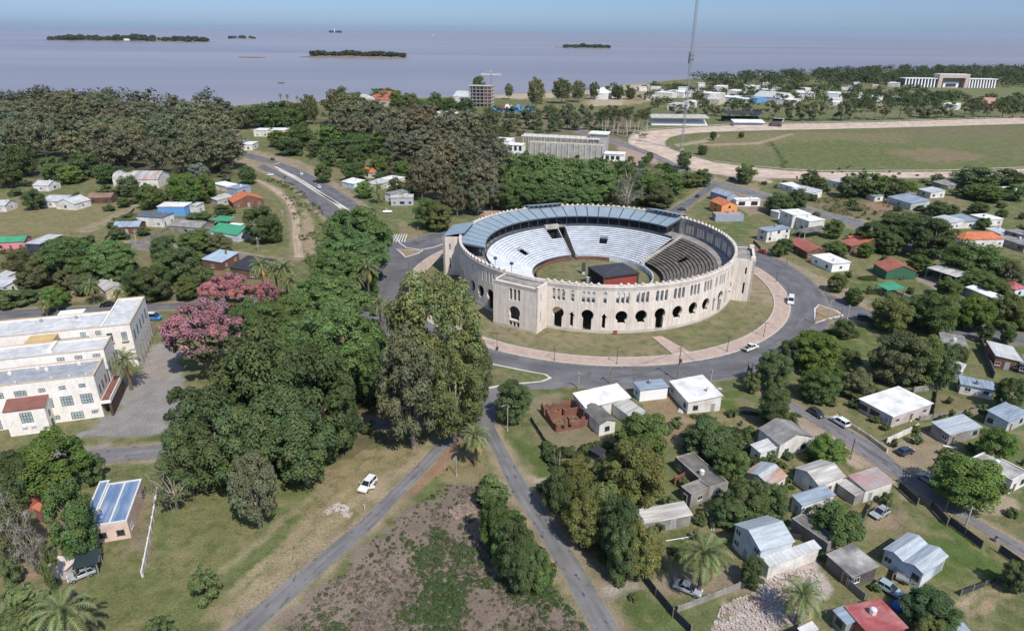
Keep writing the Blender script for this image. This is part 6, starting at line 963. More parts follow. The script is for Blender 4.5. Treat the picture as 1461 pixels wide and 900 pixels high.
for pa, _ in PAV:                                                     # projecting gate pavilions
    W2, R1, R0, ZT = 7.3, 52.3, 45.6, 13.9
    er = Vector((math.cos(R_(pa)), math.sin(R_(pa)), 0)); et = Vector((-er.y, er.x, 0))
    mp = lambda t, r, z: tuple(er * r + et * t + Vector((0, 0, z)))
    mb = MB(); rc = 1.9; nk = 1.6; an = math.degrees(math.acos(nk / rc))
    arch = [(-nk, 2.75), (nk, 2.75)] + arc(0, 5.15, rc, -an, 180 + an, 18)
    fh = [arch] + [[(o - .46, .1), (o + .46, .1), (o + .46, 2.25), (o - .46, 2.25)] for o in (-1.25, 0, 1.25)] + [h_arch(o, 8.8, 11.9, .44) for o in (-1.35, 0, 1.35)]
    panel(mb, -W2, W2, -.1, ZT, fh, lambda s, z: mp(s, R1, z), lambda s, z: mp(s, R1 - .7, z), 0, 1)
    mid = (R0 + R1) / 2 + .9
    slits = [[(mid - .28, 2.6), (mid + .28, 2.6), (mid + .28, 6.4), (mid - .28, 6.4)], h_arch(mid, 9.2, 11.2, .26)]
    neg = [[(-p[0], p[1]) for p in h][::-1] for h in slits]
    panel(mb, -R1 + .002, -R0, -.1, ZT, neg, lambda s, z: mp(W2, -s, z), lambda s, z: mp(W2 - .7, -s, z), 0, 1)
    panel(mb, R0, R1 - .002, -.1, ZT, slits, lambda s, z: mp(-W2, s, z), lambda s, z: mp(-W2 + .7, s, z), 0, 1)
    for z0, z1, pr in ((13.0, 13.18, .1), (11.0 + 2.55, 13.75, .16), (0, .9, .09)):
        mb.hexa([mp(-W2 - pr, R1 + .002, z0), mp(-W2 - pr, R1 + pr, z0), mp(W2 + pr, R1 + pr, z0), mp(W2 + pr, R1 + .002, z0), mp(-W2 - pr, R1 + .002, z1), mp(-W2 - pr, R1 + pr, z1), mp(W2 + pr, R1 + pr, z1), mp(W2 + pr, R1 + .002, z1)], 2)
    po = mb.build('gate_pavilion', [STONE, INNER, STONE_D], bull)
    rb = MB(); z = 13.0 if pa in (-122, -16) else 14.15
    rb.slab([*((mp(-W2 + .75, R1 - .75, z), mp(W2 - .75, R1 - .75, z), mp(W2 - .75, R0 + 1, z + .5), mp(-W2 + .75, R0 + 1, z + .5)) if z < 14 else (mp(-W2, R1, z), mp(W2, R1, z), mp(W2, R0 - 1.2, z + 1.7), mp(-W2, R0 - 1.2, z + 1.7)))], .15)
    rb.build('roof', CANOPY if pa in (48, 110, 170) else INNER, po)
    lb = MB(); lb.hexa([mp(-nk, R1 + .003, 2.32), mp(nk, R1 + .003, 2.32), mp(nk, R1 + .12, 2.32), mp(-nk, R1 + .12, 2.32), mp(-nk, R1 + .003, 2.7), mp(nk, R1 + .003, 2.7), mp(nk, R1 + .12, 2.7), mp(-nk, R1 + .12, 2.7)])
    lb.build('lintel', STONE, po)
    if pa in (-16,):                                     # low corner turrets above the flat roof
        for sgn in (-1, 1):
            tb = MB(); c = sgn * (W2 - .7)
            tb.hexa([mp(c - .7, R1 - 1.4, ZT), mp(c + .7, R1 - 1.4, ZT), mp(c + .7, R1, ZT), mp(c - .7, R1, ZT), mp(c - .7, R1 - 1.4, ZT + 1.0), mp(c + .7, R1 - 1.4, ZT + 1.0), mp(c + .7, R1, ZT + 1.0), mp(c - .7, R1, ZT + 1.0)])
            tb.build('turret', STONE, po)
# white terraces
def terrace(name, a0, a1, r0, r1, z0, z1, rows, mt, mr, skip=lambda a, i: False, st=1.5, lip=.14):
    mb = MB(); dr = (r1 - r0) / rows; dz = (z1 - z0) / rows; k = int(round((a1 - a0) / st))
    for q in range(k):
        a, b = a0 + (a1 - a0) * q / k, a0 + (a1 - a0) * (q + 1) / k
        for i in range(rows):
            if skip((a + b) / 2, i): continue
            ra, rb_, zt, zb = r0 + i * dr, r0 + (i + 1) * dr + .02, z0 + (i + 1) * dz, z0 + i * dz
            mb.hexa([ct(ra - lip, a, zt - .13), ct(ra - lip, b, zt - .13), ct(rb_, b, zt - .13), ct(rb_, a, zt - .13), ct(ra - lip, a, zt), ct(ra - lip, b, zt), ct(rb_, b, zt), ct(rb_, a, zt)], 0)
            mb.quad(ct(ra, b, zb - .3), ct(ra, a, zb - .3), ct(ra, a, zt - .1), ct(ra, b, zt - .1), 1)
    return mb.build(name, [mt, mr], bull)
def skipw(a, i):
    if 101.6 < a < 106.6: return True
    if 107 < a < 115 and 9 <= i: return True
    return (147.2 < a < 152.6 and 5 <= i <= 7) or (74 < a < 79 and 6 <= i <= 8) or (126 < a < 129 and False)
terrace('white_terrace', 33, 250, 21.6, 37.4, 1.5, 8.3, 15, SEATW, RISER_SHADE, skipw)
terrace('ruined_terrace', -108, 31.5, 24.5, 41.5, 1.4, 8.2, 15, PLANK, DARKC, lambda a, i: 7 < a < 12 and 6 <= i <= 8, 1.5, .28)
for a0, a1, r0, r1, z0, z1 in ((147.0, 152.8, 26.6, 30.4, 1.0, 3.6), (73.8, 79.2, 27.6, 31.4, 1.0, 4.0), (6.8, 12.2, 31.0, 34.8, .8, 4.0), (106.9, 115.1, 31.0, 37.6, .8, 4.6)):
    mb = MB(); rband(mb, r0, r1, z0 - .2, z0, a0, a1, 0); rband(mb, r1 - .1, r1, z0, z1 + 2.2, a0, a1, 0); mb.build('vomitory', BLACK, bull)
for a in (101.5, 106.7): 
    mb = MB(); mb.hexa([ct(21.4, a, 0), ct(38, a, 0), ct(38, a + .5, 0), ct(21.4, a + .5, 0), ct(21.4, a, 2.0), ct(38, a, 8.9), ct(38, a + .5, 8.9), ct(21.4, a + .5, 2.0)]); mb.build('tunnel_wall', CONC, bull)
mb = MB(); mb.hexa([ct(22.4, 32.0, 0), ct(42, 32.0, 0), ct(42, 33.0, 0), ct(22.4, 33.0, 0), ct(22.4, 32.0, 2.2), ct(42, 32.0, 9.0), ct(42, 33.0, 9.0), ct(22.4, 33.0, 2.2)])
mb.build('terrace_wall', CONC, bull); mb = MB(); rband(mb, 36.0, 37.6, 8.0, 9.6, 106.5, 115.5, 0); mb.build('box_canopy', CONC, bull)
mb = MB(); rband(mb, 37.4, 46.0, 8.1, 8.45, 33, 250, 0); mb.build('gallery_floor', INNER, bull); mb = MB(); rband(mb, 41.4, 46.0, 8.1, 8.5, -110, 33, 0); mb.build('gallery_floor', INNER, bull)
for a0, a1 in ((33, 101.4), (115.6, 250)): mb = MB(); rband(mb, 37.5, 37.7, 8.45, 9.3, a0, a1, 0); mb.build('gallery_rail', BEAM, bull)
mb = MB(); rband(mb, 20.6, 20.9, 0, 1.6, -108, 101.4, 0)
for i in range(95): a = -108 + i * 2.2; rband(mb, 20.6, 20.9, 1.58, 2.1, a, a + 1.1, 0, 3)
mb.build('inner_wall', SEATW, bull)
for a0, a1 in ((66, 101.4), (106.8, 200)): mb = MB(); rband(mb, 20.0, 20.12, 0, 1.5, a0, a1, 0); mb.build('arena_fence', mat('arena_boards', (.17, .085, .065), .9, .2), bull)
# canopy over the back terraces
NP = 24; A0, A1 = 38.0, 188.0; da = (A1 - A0) / NP
def canopy_sheet(g):
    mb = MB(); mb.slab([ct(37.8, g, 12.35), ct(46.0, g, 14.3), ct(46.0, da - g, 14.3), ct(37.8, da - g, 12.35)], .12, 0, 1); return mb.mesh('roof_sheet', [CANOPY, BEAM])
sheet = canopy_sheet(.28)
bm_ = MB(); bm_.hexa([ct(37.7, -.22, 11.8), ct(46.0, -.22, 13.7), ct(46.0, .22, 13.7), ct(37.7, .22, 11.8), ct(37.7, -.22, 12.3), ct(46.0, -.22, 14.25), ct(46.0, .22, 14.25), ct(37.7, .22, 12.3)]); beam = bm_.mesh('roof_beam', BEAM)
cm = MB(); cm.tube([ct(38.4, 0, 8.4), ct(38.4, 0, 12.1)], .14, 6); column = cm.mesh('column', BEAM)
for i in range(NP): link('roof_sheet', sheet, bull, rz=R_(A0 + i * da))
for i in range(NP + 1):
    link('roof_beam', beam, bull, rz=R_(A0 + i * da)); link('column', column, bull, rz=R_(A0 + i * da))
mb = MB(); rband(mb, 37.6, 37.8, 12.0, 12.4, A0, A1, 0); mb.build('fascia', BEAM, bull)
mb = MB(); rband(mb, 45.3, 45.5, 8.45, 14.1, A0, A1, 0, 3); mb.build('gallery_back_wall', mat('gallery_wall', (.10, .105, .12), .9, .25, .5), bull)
# stage in the arena
st = thing('stage', 'covered concert stage with black roof and red sides inside the arena', 'stage', (34.0, 212.4, 0), R_(21))
mb = MB(); w, d = 6.7, 5.6
mb.slab([(-w, -d, 6.3), (w, -d, 6.3), (0, 0, 7.3)], .12); mb.slab([(w, -d, 6.3), (w, d, 6.3), (0, 0, 7.3)], .12); mb.slab([(w, d, 6.3), (-w, d, 6.3), (0, 0, 7.3)], .12); mb.slab([(-w, d, 6.3), (-w, -d, 6.3), (0, 0, 7.3)], .12)
mb.box(-w, -d, 5.7, w, -d + .1, 6.25); mb.box(-w, d - .1, 5.7, w, d, 6.25); mb.box(-w, -d + .1, 5.7, -w + .1, d - .1, 6.25); mb.box(w - .1, -d + .1, 5.7, w, d - .1, 6.25)
mb.build('roof', mat('stage_tarp', (.045, .047, .055), .7, .2), st)
for sx, sy in ((-1,-1),(1,-1),(1,1),(-1,1)):
    m2 = MB(); m2.box(sx*w*.96-.2, sy*d*.96-.2, 0, sx*w*.96+.2, sy*d*.96+.2, 6.2); m2.build('truss_leg', DARKST, st)
m2 = MB(); m2.box(-w + .5, -d + .45, 1.5, w - .5, -d + .6, 5.4); m2.box(w - .6, -d + .7, .2, w - .45, d - .7, 5.4); m2.build('side_cloth', RED, st)
m2 = MB(); m2.box(-w + .3, -d + .8, 0, w - .8, d - .3, 1.3); m2.build('platform', DARKST, st)
m2 = MB(); m2.box(-w + .45, -d + .8, 1.4, -w + .55, d - .5, 5.6); m2.box(-w + .6, d - .55, 1.4, w - .7, d - .45, 5.6); m2.build('backdrop_cloth', mat('black_cloth', (.02, .02, .022), .9), st)
sp = thing('loudspeaker_tower', 'slim dark loudspeaker tower behind the stage', 'speaker', (RCX - 3.0, RCY + 4, 0)); m2 = MB(); m2.box(-.5, -.5, 0, .5, .5, .8); m2.build('base', FRAME_W, sp); m2 = MB(); m2.box(-.6, -.4, .85, .6, .4, 4.2); m2.build('cabinet', DARKST, sp)
for (lb, x, y) in (('white panel stack beside the stage', 26.2, 213.5),):
    t = thing('scaffold_stack', lb, 'scaffold', (x, y, 0), R_(21)); m2 = MB()
    for i in range(5): m2.box(-1.1, -.5, i * .75, 1.1, .5, i * .75 + .12)
    for sx in (-1, 1):
        for sy in (-.45, .45): m2.box(sx - .05, sy - .05, 0, sx + .05, sy + .05, 3.6)
    m2.build('frame', FRAME_W, t)
t = thing('sign_board', 'small red sign board at the foot of the bullring wall', 'sign', (29.6, 173.6, 0), R_(-3)); m2 = MB(); m2.box(-.6, -.04, .5, .6, .04, 1.4); m2.build('board', RED, t); m2 = MB(); m2.box(-.5, -.03, 0, -.42, .03, .5); m2.box(.42, -.03, 0, .5, .03, .5); m2.build('legs', RED, t)
# lamp heads standing along the inside of the wall
for a in (-150, -139, -130):
    x, y, z = ct(44.6, a, 8.4); t = thing('floodlight', 'black floodlight on a short post behind the merlons', 'floodlight', (RCX + x, RCY + y, 0), R_(a), 'floodlights behind the merlons'); m2 = MB(); m2.tube([(0, 0, 0), (0, 0, 16.2)], .07, 5); m2.build('post', DARKST, t); m2 = MB(); m2.box(-.35, -.45, 16.2, .35, .45, 16.9); m2.build('lamp_head', DARKST, t)

# ---------------------------------------------------------------- white building with three wings
hot = thing('old_hotel', 'large cream white three winged building with flat silver roofs and green framed windows', 'building', (-90.66, 127.3, 0), R_(17.3))
CRM = mat('cream_render', (.80, .76, .715), .88, .05, .35, (.66, .61, .56), .3, streakv=.06); SILV = mat('silver_roofing', (.58, .58, .575), .55, .12, .5, (.42, .42, .42), .55, stain_scale=.6, spec=.5); GREYR = mat('grey_blue_roofing', (.325, .34, .36), .65, .12, .5, (.25, .26, .28), .5, stain_scale=.6)
COP = mat('ochre_coping', (.50, .40, .28), .9, .12); GRN = plain('dark_green_frame', (.05, .075, .07), .5); PALEG = mat('pale_curtain_glass', (.36, .42, .44), .12, .2, .8, fine=0, spec=.6); RTER = mat('red_terrace_tile', (.19, .085, .07), .9, .16)
def wing(x0, y0, x1, y1, h, roofm, par=.45):
    mb = MB(); mb.box(x0, y0, -.1, x1, y1, h - par, 0); w = .3
    for (a, b, c, d) in ((x0, y0, x1, y0 + w), (x0, y1 - w, x1, y1), (x0, y0 + w, x0 + w, y1 - w), (x1 - w, y0 + w, x1, y1 - w)): mb.box(a, b, h - par + .002, c, d, h, 0)
    o = mb.build('wing', CRM, hot); r = MB(); r.box(x0 + w + .01, y0 + w + .01, h - par + .004, x1 - w - .01, y1 - w - .01, h - par + .12); r.build('roof', roofm, o)
    c = MB(); c.box(x0 - .08, y0 - .08, h + .002, x1 + .08, y0 + .35, h + .1); c.box(x0 - .08, y1 - .35, h + .002, x1 + .08, y1 + .08, h + .1); c.box(x1 - .35, y0 + .36, h + .002, x1 + .08, y1 - .36, h + .1); c.build('coping', COP, o); return o
def hwin(par, x, y, z, w, h, ax='y', cols=3, rows=3, frame=None, glass=None):
    mb = MB(); f = .09; pr = .07
    def bx(u0, z0, u1, z1, d0, d1, m):
        if ax == 'y': mb.box(u0, y - d1, z0, u1, y - d0, z1, m)
        else: mb.box(x + d0, u0, z0, x + d1, u1, z1, m)
    c = x if ax == 'y' else y; u0, u1 = c - w / 2, c + w / 2
    bx(u0, z, u1, z + h, .003, .03, 1)
    for i in range(cols + 1): uu = u0 + (w - f) * i / cols; bx(uu, z, uu + f, z + h, .031, pr, 0)
    for i in range(rows + 1): zz = z + (h - f) * i / rows; bx(u0 + f, zz, u1 - f, zz + f, .032, pr - .01, 0)
    return mb.build('window', [frame or GRN, glass or PALEG], par)
w1 = wing(-46, 0, 0, 8.6, 10.4, GREYR); w2 = wing(-46, 12.2, -.6, 20.0, 11.0, SILV); w3 = wing(-46, 29.8, -4.2, 41.0, 9.6, SILV); tw = wing(-4.0, 24.6, 2.6, 44.4, 11.6, SILV)
for i, x in enumerate((-2.6, -6.4, -10.2, -23.5, -27.3, -31.1, -34.9)): hwin(w1, x, 0, 7.9, 1.25, .85, cols=3, rows=1)
for x in (-14.2, -18.4): hwin(w1, x, 0, 7.5, 2.2, 1.3, cols=4, rows=2)
for x in (-2.4, -6.2, -10.0, -24.4, -28.2, -32): hwin(w1, x, 0, 3.9, 2.3, 2.3, cols=4, rows=3)
hwin(w1, -5.0, 0, .4, 2.4, 1.7, cols=4, rows=2); hwin(w1, -1.6, 0, 1.2, 1.1, .8, cols=2, rows=1); hwin(w1, -9.0, 0, .9, 1.3, .9, cols=2, rows=1); hwin(w1, -20.6, 0, 4.0, 1.1, 2.2, cols=2, rows=3)
hwin(w1, -20.0, 0, .3, 1.4, 2.2, cols=3, rows=2); hwin(w1, -23.4, 0, .8, 1.2, 1.0, cols=2, rows=1)
for x in (-2.3, -6, -9.6, -26, -30): hwin(w2, x, 12.2, 9.3, 1.5, .8, cols=2, rows=1)
for x in (-6.2, -9.6, -35, -38): hwin(w3, x, 29.8, 7.6, 1.3, 1.1, cols=2, rows=1)
for x in (-2.3, .9): hwin(tw, x, 24.6, 7.6, 1.25, 2.2, cols=2, rows=4, glass=GLASS if x < 0 else PALEG); 
for x in (-2.3, .9): mb = MB(); mb.box(x - .8, 24.1, 7.3, x + .8, 24.598, 7.5); mb.build('sill', COP, tw)
for y in (1.6, 4.0, 6.6): hwin(w1, 0, y, 5.2, .9, 2.0, 'x', 2, 3)
for y in (13.6, 16.2, 18.6): hwin(w2, -.6, y, 5.0, .9, 2.0, 'x', 2, 3)
for y in (27, 30.5, 34, 37.5, 41): hwin(tw, 2.6, y, 6.6, 1.1, 2.6, 'x', 2, 4)
for i in range(7): mb = MB(); y = 26 + i * 3; mb.tube([(3.6, y, 0), (3.6, y, 5.2)], .09, 5); mb.tube([(2.62, y, 5.2), (4.2, y, 5.2)], .07, 5); mb.build('pergola_frame', WOODP, tw)
mb = MB(); mb.box(-16.8, -3.5, -.1, -9.4, -.002, 6.0); pb = mb.build('porch', CRM, hot)
mb = MB(); mb.slab([(-16.95, -3.65, 6.05), (-9.25, -3.65, 6.05), (-9.25, -.01, 7.2), (-16.95, -.01, 7.2)], .14); mb.build('roof', RTER, pb); mb = MB()
mb.poly([(-9.4, -3.5, 6.0), (-9.4, -.01, 6.0), (-9.4, -.01, 7.05)]); mb.poly([(-16.8, -3.5, 6.0), (-16.8, -.01, 7.05), (-16.8, -.01, 6.0)]); mb.build('gable', CRM, pb)
hwin(pb, -13.0, -3.5, 2.9, 2.2, 2.4, cols=4, rows=3); hwin(pb, -9.4, -1.8, 3.0, .8, 1.5, 'x', 2, 3); hwin(pb, -9.4, -1.5, .1, .9, 2.0, 'x', 2, 2, glass=GLASS)
for x in (-13.8, -12.2): mb = MB(); mb.box(x - .45, -3.8, 1.7, x + .45, -3.502, 2.2); mb.build('air_conditioner', FRAME_W, pb)
for x, z in ((-9.9, 1.9), (-1.2, 2.0)): mb = MB(); mb.box(x - .5, -.32, z, x + .5, -.002, z + .5); mb.build('air_conditioner', FRAME_W, w1)
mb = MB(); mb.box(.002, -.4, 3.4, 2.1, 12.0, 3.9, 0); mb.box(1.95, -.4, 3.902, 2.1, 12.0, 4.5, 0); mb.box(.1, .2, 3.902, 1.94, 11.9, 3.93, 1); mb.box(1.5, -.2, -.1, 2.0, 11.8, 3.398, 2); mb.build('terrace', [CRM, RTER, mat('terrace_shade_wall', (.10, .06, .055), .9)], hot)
for k, (x0, x1, h) in enumerate(((-24.5, -15.2, 7.6), (-14.2, -11.0, 8.4))):
    mb = MB(); mb.box(x0, 8.62, -.1, x1, 12.18, h); mb.build('link_block', GREYR, hot)
mb = MB(); mb.box(-22, 20.02, -.1, -8.5, 29.78, 7.6); mb.build('link_block', GREYR, hot); mb = MB(); mb.box(-20.5, 24, 7.602, -14.5, 28.5, 9.6); mb.build('link_block', mat('ochre_wall', (.52, .36, .17), .9, .12), hot)
mb = MB(); mb.box(-18, 41.02, -.1, -12, 44, 9.8); mb.box(-46.5, 27.6, -.1, -36, 45.6, 10.6); mb.build('wing', CRM, hot); mb = MB(); mb.box(-46, 28.1, 10.602, -36.4, 45.2, 10.7); mb.build('roof', SILV, hot)
for i, x in enumerate((-4.5, -10.5, -12.6, -17.5, -20.5, -25)):
    v = MB(); v.lathe([(.42, 0), (.46, .35), (.3, .75), (.05, .9)], 8, (x, 5.9 if i % 2 else 7.2, 10.05)); v.build('roof_vent', FRAME_W, w1)
for x in (-1.7, -4.9, -8.3, -15): v = MB(); v.lathe([(.16, 0), (.16, .4), (.24, .45), (.1, .6)], 6, (x, 1.1, 10.05)); v.build('roof_vent', FRAME_W, w1)
for x in (-13, -21): v = MB(); v.lathe([(.4, 0), (.4, .7), (.1, .95)], 8, (x, 38.5, 9.25)); v.build('roof_vent', STEEL, w3)
for x0, y0, x1, y1, h in ((-12.6, 14.5, -11.8, 19.5, 11.4),): v = MB(); v.box(x0, y0, 10.6, x1, y1, h); v.build('chimney', CRM, w2)
# ---------------------------------------------------------------- houses
RNDH = random.Random(21)
def window_mesh(w, h, dark, panes=2):
    mb = MB(); f = .07
    mb.box(-w/2, -.02, 0, w/2, -.003, h, 1)
    for x in [-w/2 + (w - f) * i / panes for i in range(panes + 1)]: mb.box(x, -.07, 0, x + f, -.021, h, 0)
    mb.box(-w/2 + f, -.065, 0, w/2 - f, -.022, f, 0); mb.box(-w/2 + f, -.065, h - f, w/2 - f, -.022, h, 0); mb.box(-w/2 - .06, -.12, -.08, w/2 + .06, -.003, -.004, 0)
    return mb.mesh('window', [FRAME_D if dark else FRAME_W, GLASS])
def door_mesh(w, h, m):
    mb = MB(); mb.box(-w/2, -.03, .05, w/2, -.003, h, 0); mb.box(-w/2 - .07, -.06, .05, -w/2, -.004, h + .07, 1); mb.box(w/2, -.06, .05, w/2 + .07, -.004, h + .07, 1); mb.box(-w/2, -.06, h + .001, w/2, -.004, h + .07, 1); mb.box(w*.32, -.07, 1.0, w*.4, -.031, 1.1, 1)
    return mb.mesh('door', [m, FRAME_W])
WINM = {'w': window_mesh(1.2, 1.05, False), 'v': window_mesh(1.2, 1.05, True), 'W': window_mesh(2.3, 1.2, True, 3), 'G': window_mesh(3.4, 1.9, True, 4), 'd': door_mesh(.9, 2.05, DOOR), 'e': door_mesh(.9, 2.05, DOOR2), 'g': door_mesh(2.5, 2.3, DOOR2)}
ZB = {'w': .95, 'v': .95, 'W': .9, 'G': .6, 'd': 0, 'e': 0, 'g': 0}
def opening(root, side, L, W, s, z, ch):
    if ch == 'w' and RNDH.random() < .45: ch = 'v'
    if ch == 'd' and RNDH.random() < .5: ch = 'e'
    o = link('window' if ch in 'wvWG' else 'door', WINM[ch], root)
    if side == 0: o.location = (s, 0, z)
    elif side == 1: o.location = (L, s, z); o.rotation_euler[2] = math.pi / 2
    elif side == 2: o.location = (L - s, W, z); o.rotation_euler[2] = math.pi
    else: o.location = (0, W - s, z); o.rotation_euler[2] = -math.pi / 2
    return o
def house(x, y, ang, L, W, h, st, wl, rf, s0, s1, name, label):
    cat = {'house': 'house', 'shed': 'shed'}.get(name, name)
    t = thing(name, label, cat, (x, y, 0), R_(ang)); wm_, rm = WALL[wl], ROOF[rf]; big = max(L, W); r = RNDH
    two = '/' in s0 or '/' in s1; ov = .25 if st not in ('para', 'para2', 'barrel') else 0
    if st == 'canopy':
        mb = MB(); mb.slab([(0, 0, h), (L, 0, h), (L, W, h + .35), (0, W, h + .35)], .14); mb.build('roof', rm, t)
        for px in (.2, L / 2, L - .2):
            for py in (.2, W - .2): p = MB(); p.box(px - .09, py - .09, 0, px + .09, py + .09, h - .1); p.build('post', FRAME_W if wl == 'wh' else STEEL, t)
        return t
    wb = MB(); rb = MB(); T = .12
    i0 = ov
    a0, b0, a1, b1 = i0, i0, L - i0, W - i0
    wall_top = h - T
    if st in ('flat', 'para', 'para2'):
        wb.box(a0, b0, -.1, a1, b1, wall_top)
        if st == 'flat': rb.box(0, 0, wall_top + .003, L, W, h + .06)
        else:
            w = .28
            for q in ((0, 0, L, w), (0, W - w, L, W), (0, w, w, W - w), (L - w, w, L, W - w)): wb.box(q[0], q[1], wall_top + .003, q[2], q[3], h + .22, 1 if st == 'para2' else 0)
            rb.box(w + .005, w + .005, wall_top + .004, L - w - .005, W - w - .005, h + .02)
            if st == 'para2' and L > 4: wb.box(L * .48, w, h + .021, L * .48 + .3, W - w, h + .22, 1)
    elif st == 'shed':
        up = .14 * min(L, W) * .6 + .15; alongx = L < W      # slope runs along the shorter side
        if alongx: zf = lambda u, v: h + up * (1 - u / L) * (1 if L <= W else 0)
        else: zf = lambda u, v: h + up * v / W
        pts = [(a0, b0), (a1, b0), (a1, b1), (a0, b1)]
        wb.hexa([(p[0], p[1], -.1) for p in pts] + [(p[0], p[1], zf(*p) - T - .01) for p in pts])
        rb.slab([(u, v, zf(u, v)) for u, v in ((0, 0), (L, 0), (L, W), (0, W))], T)
    elif st in ('gx', 'gy', 'gy2', 'mgable', 'barrel'):
        n = 2 if st == 'mgable' else 1; alongy = st in ('gy', 'gy2', 'mgable')
        S = L if alongy else W; D = W if alongy else L; rise = (.30 if st != 'gy2' else .36) * S / n / 2 * 1.25
        f = (lambda u, v, z: (u, v, z)) if alongy else (lambda u, v, z: (v, u, z))
        for k in range(n):
            s0_, s1_ = S * k / n, S * (k + 1) / n; mid = (s0_ + s1_) / 2
            if st == 'barrel': prof = [(s0_ + (s1_ - s0_) * (1 - math.cos(math.pi * i / 10)) / 2, h + rise * 1.3 * math.sin(math.pi * i / 10)) for i in range(11)]
            else: prof = [(s0_, h), (mid, h + rise), (s1_, h)]
            for p, q in zip(prof, prof[1:]):
                c4 = [f(p[0], 0, p[1]), f(q[0], 0, q[1]), f(q[0], D, q[1]), f(p[0], D, p[1])]
                rb.slab(c4 if alongy else c4[::-1], T)
            lo = max(s0_, i0) if k == 0 else s0_; hi = min(s1_, S - i0) if k == n - 1 else s1_
            zz = lambda s: h + (rise * (1 - abs(s - mid) / ((s1_ - s0_) / 2)) if st != 'barrel' else rise * 1.3 * math.sin(math.acos(max(-1, min(1, 1 - 2 * (s - s0_) / (s1_ - s0_)))))) - T - .02
            ss = [lo + (hi - lo) * i / 10 for i in range(11)]
            ring = [(ss[0], -.1), (ss[-1], -.1)] + [(s, zz(s)) for s in ss[::-1]]
            A = [f(s, i0, z) for s, z in ring]; B = [f(s, D - i0, z) for s, z in ring]
            wb.poly(A if alongy else A[::-1]); wb.poly(B[::-1] if alongy else B)
            for (i, j) in ((0, len(ring) - 1), (1, 2)): wb.quad(A[i], A[j], B[j], B[i])
    elif st == 'hip':
        rise = .28 * min(L, W); wb.box(a0, b0, -.1, a1, b1, wall_top); m_ = min(L, W) / 2
        if L >= W: e, g_ = (m_, W / 2, h + rise), (L - m_, W / 2, h + rise)
        else: e, g_ = (L / 2, m_, h + rise), (L / 2, W - m_, h + rise)
        c = [(0, 0, h), (L, 0, h), (L, W, h), (0, W, h)]
        fs = [(c[0], c[1], g_, e), (c[1], c[2], g_), (c[2], c[3], e, g_), (c[3], c[0], e)] if L >= W else [(c[0], c[1], e), (c[1], c[2], g_, e), (c[2], c[3], g_), (c[3], c[0], e, g_)]
        for q in fs: rb.poly(q)
        rb.box(0, 0, h - T, L, W, h - .005)
    wb.build('wall', [wm_, FRAME_W], t); ro = rb.build('roof', rm, t)
    for side, spec in ((0, s0), (1, s1)):
        for fl, row in enumerate(spec.split('/')):
            LL = L if side == 0 else W; k = len(row)
            for i, ch in enumerate(row):
                if ch == '.': continue
                s = LL * (i + .5) / k; hw = {'W': 1.15, 'G': 1.7, 'g': 1.25}.get(ch, .6)
                if LL / k < 2 * hw + .1: 
                    if ch in 'WGg': ch = 'w'
                    if LL < 1.6: continue
                fh = (h - .1) / 2 if two else 0
                if y > 420: fh = h / 2 if fl else 0
                o = opening(t, side, L, W, s, fh * fl + ZB[ch], ch)
                if side == 0: o.location.y = i0
                else: o.location.x = L - i0
    for side in (2, 3):                                                # rear and far side
        LL = L if side == 2 else W
        if LL > 4 and y < 420 and st != 'hall':
            o = opening(t, side, L, W, LL * .35, ZB['w'], 'w')
            if side == 2: o.location.y = W - i0
            else: o.location.x = i0
    if st in ('flat', 'para') and y < 420 and min(L, W) > 4 and r.random() < .6:
        v = MB(); v.lathe([(.45, 0), (.5, .1), (.5, .9), (.3, 1.05)], 8, (L * r.uniform(.25, .75), W * r.uniform(.3, .75), h + .06)); v.build('water_tank', FRAME_W if r.random() < .5 else STEEL, t)
    if st in ('gx', 'shed', 'hip') and y < 420 and min(L, W) > 3.5 and r.random() < .5 and name == 'house':
        cx_, cy_ = L * r.uniform(.2, .8), W * r.uniform(.55, .8); v = MB(); v.box(cx_ - .25, cy_ - .25, h - .3, cx_ + .25, cy_ + .25, h + 1.5); v.box(cx_ - .33, cy_ - .33, h + 1.502, cx_ + .33, cy_ + .33, h + 1.62); v.build('chimney', wm_, t)
    return t
for hs in HOUSES: house(*hs)

# ---------------------------------------------------------------- trees
LEAF = bpy.data.materials.new('foliage'); n, l, b = nodes_of(LEAF)
oi = n.new('ShaderNodeObjectInfo'); at = n.new('ShaderNodeAttribute'); at.attribute_name = 'tint'
vm = n.new('ShaderNodeVectorMath'); vm.operation = 'MULTIPLY'; l.new(oi.outputs['Color'], vm.inputs[0]); l.new(at.outputs['Color'], vm.inputs[1])
df = n.new('ShaderNodeBsdfDiffuse'); tr = n.new('ShaderNodeBsdfTranslucent'); mx = n.new('ShaderNodeMixShader'); mx.inputs[0].default_value = .34
l.new(vm.outputs[0], df.inputs[0]); l.new(vm.outputs[0], tr.inputs[0]); l.new(df.outputs[0], mx.inputs[1]); l.new(tr.outputs[0], mx.inputs[2]); l.new(mx.outputs[0], n['Material Output'].inputs[0]); n.remove(b)
BARK = mat('grey_bark', (.21, .175, .14), .95, .25, 1.5); BARKP = mat('pale_bark', (.38, .33, .27), .9, .2, 1.5)
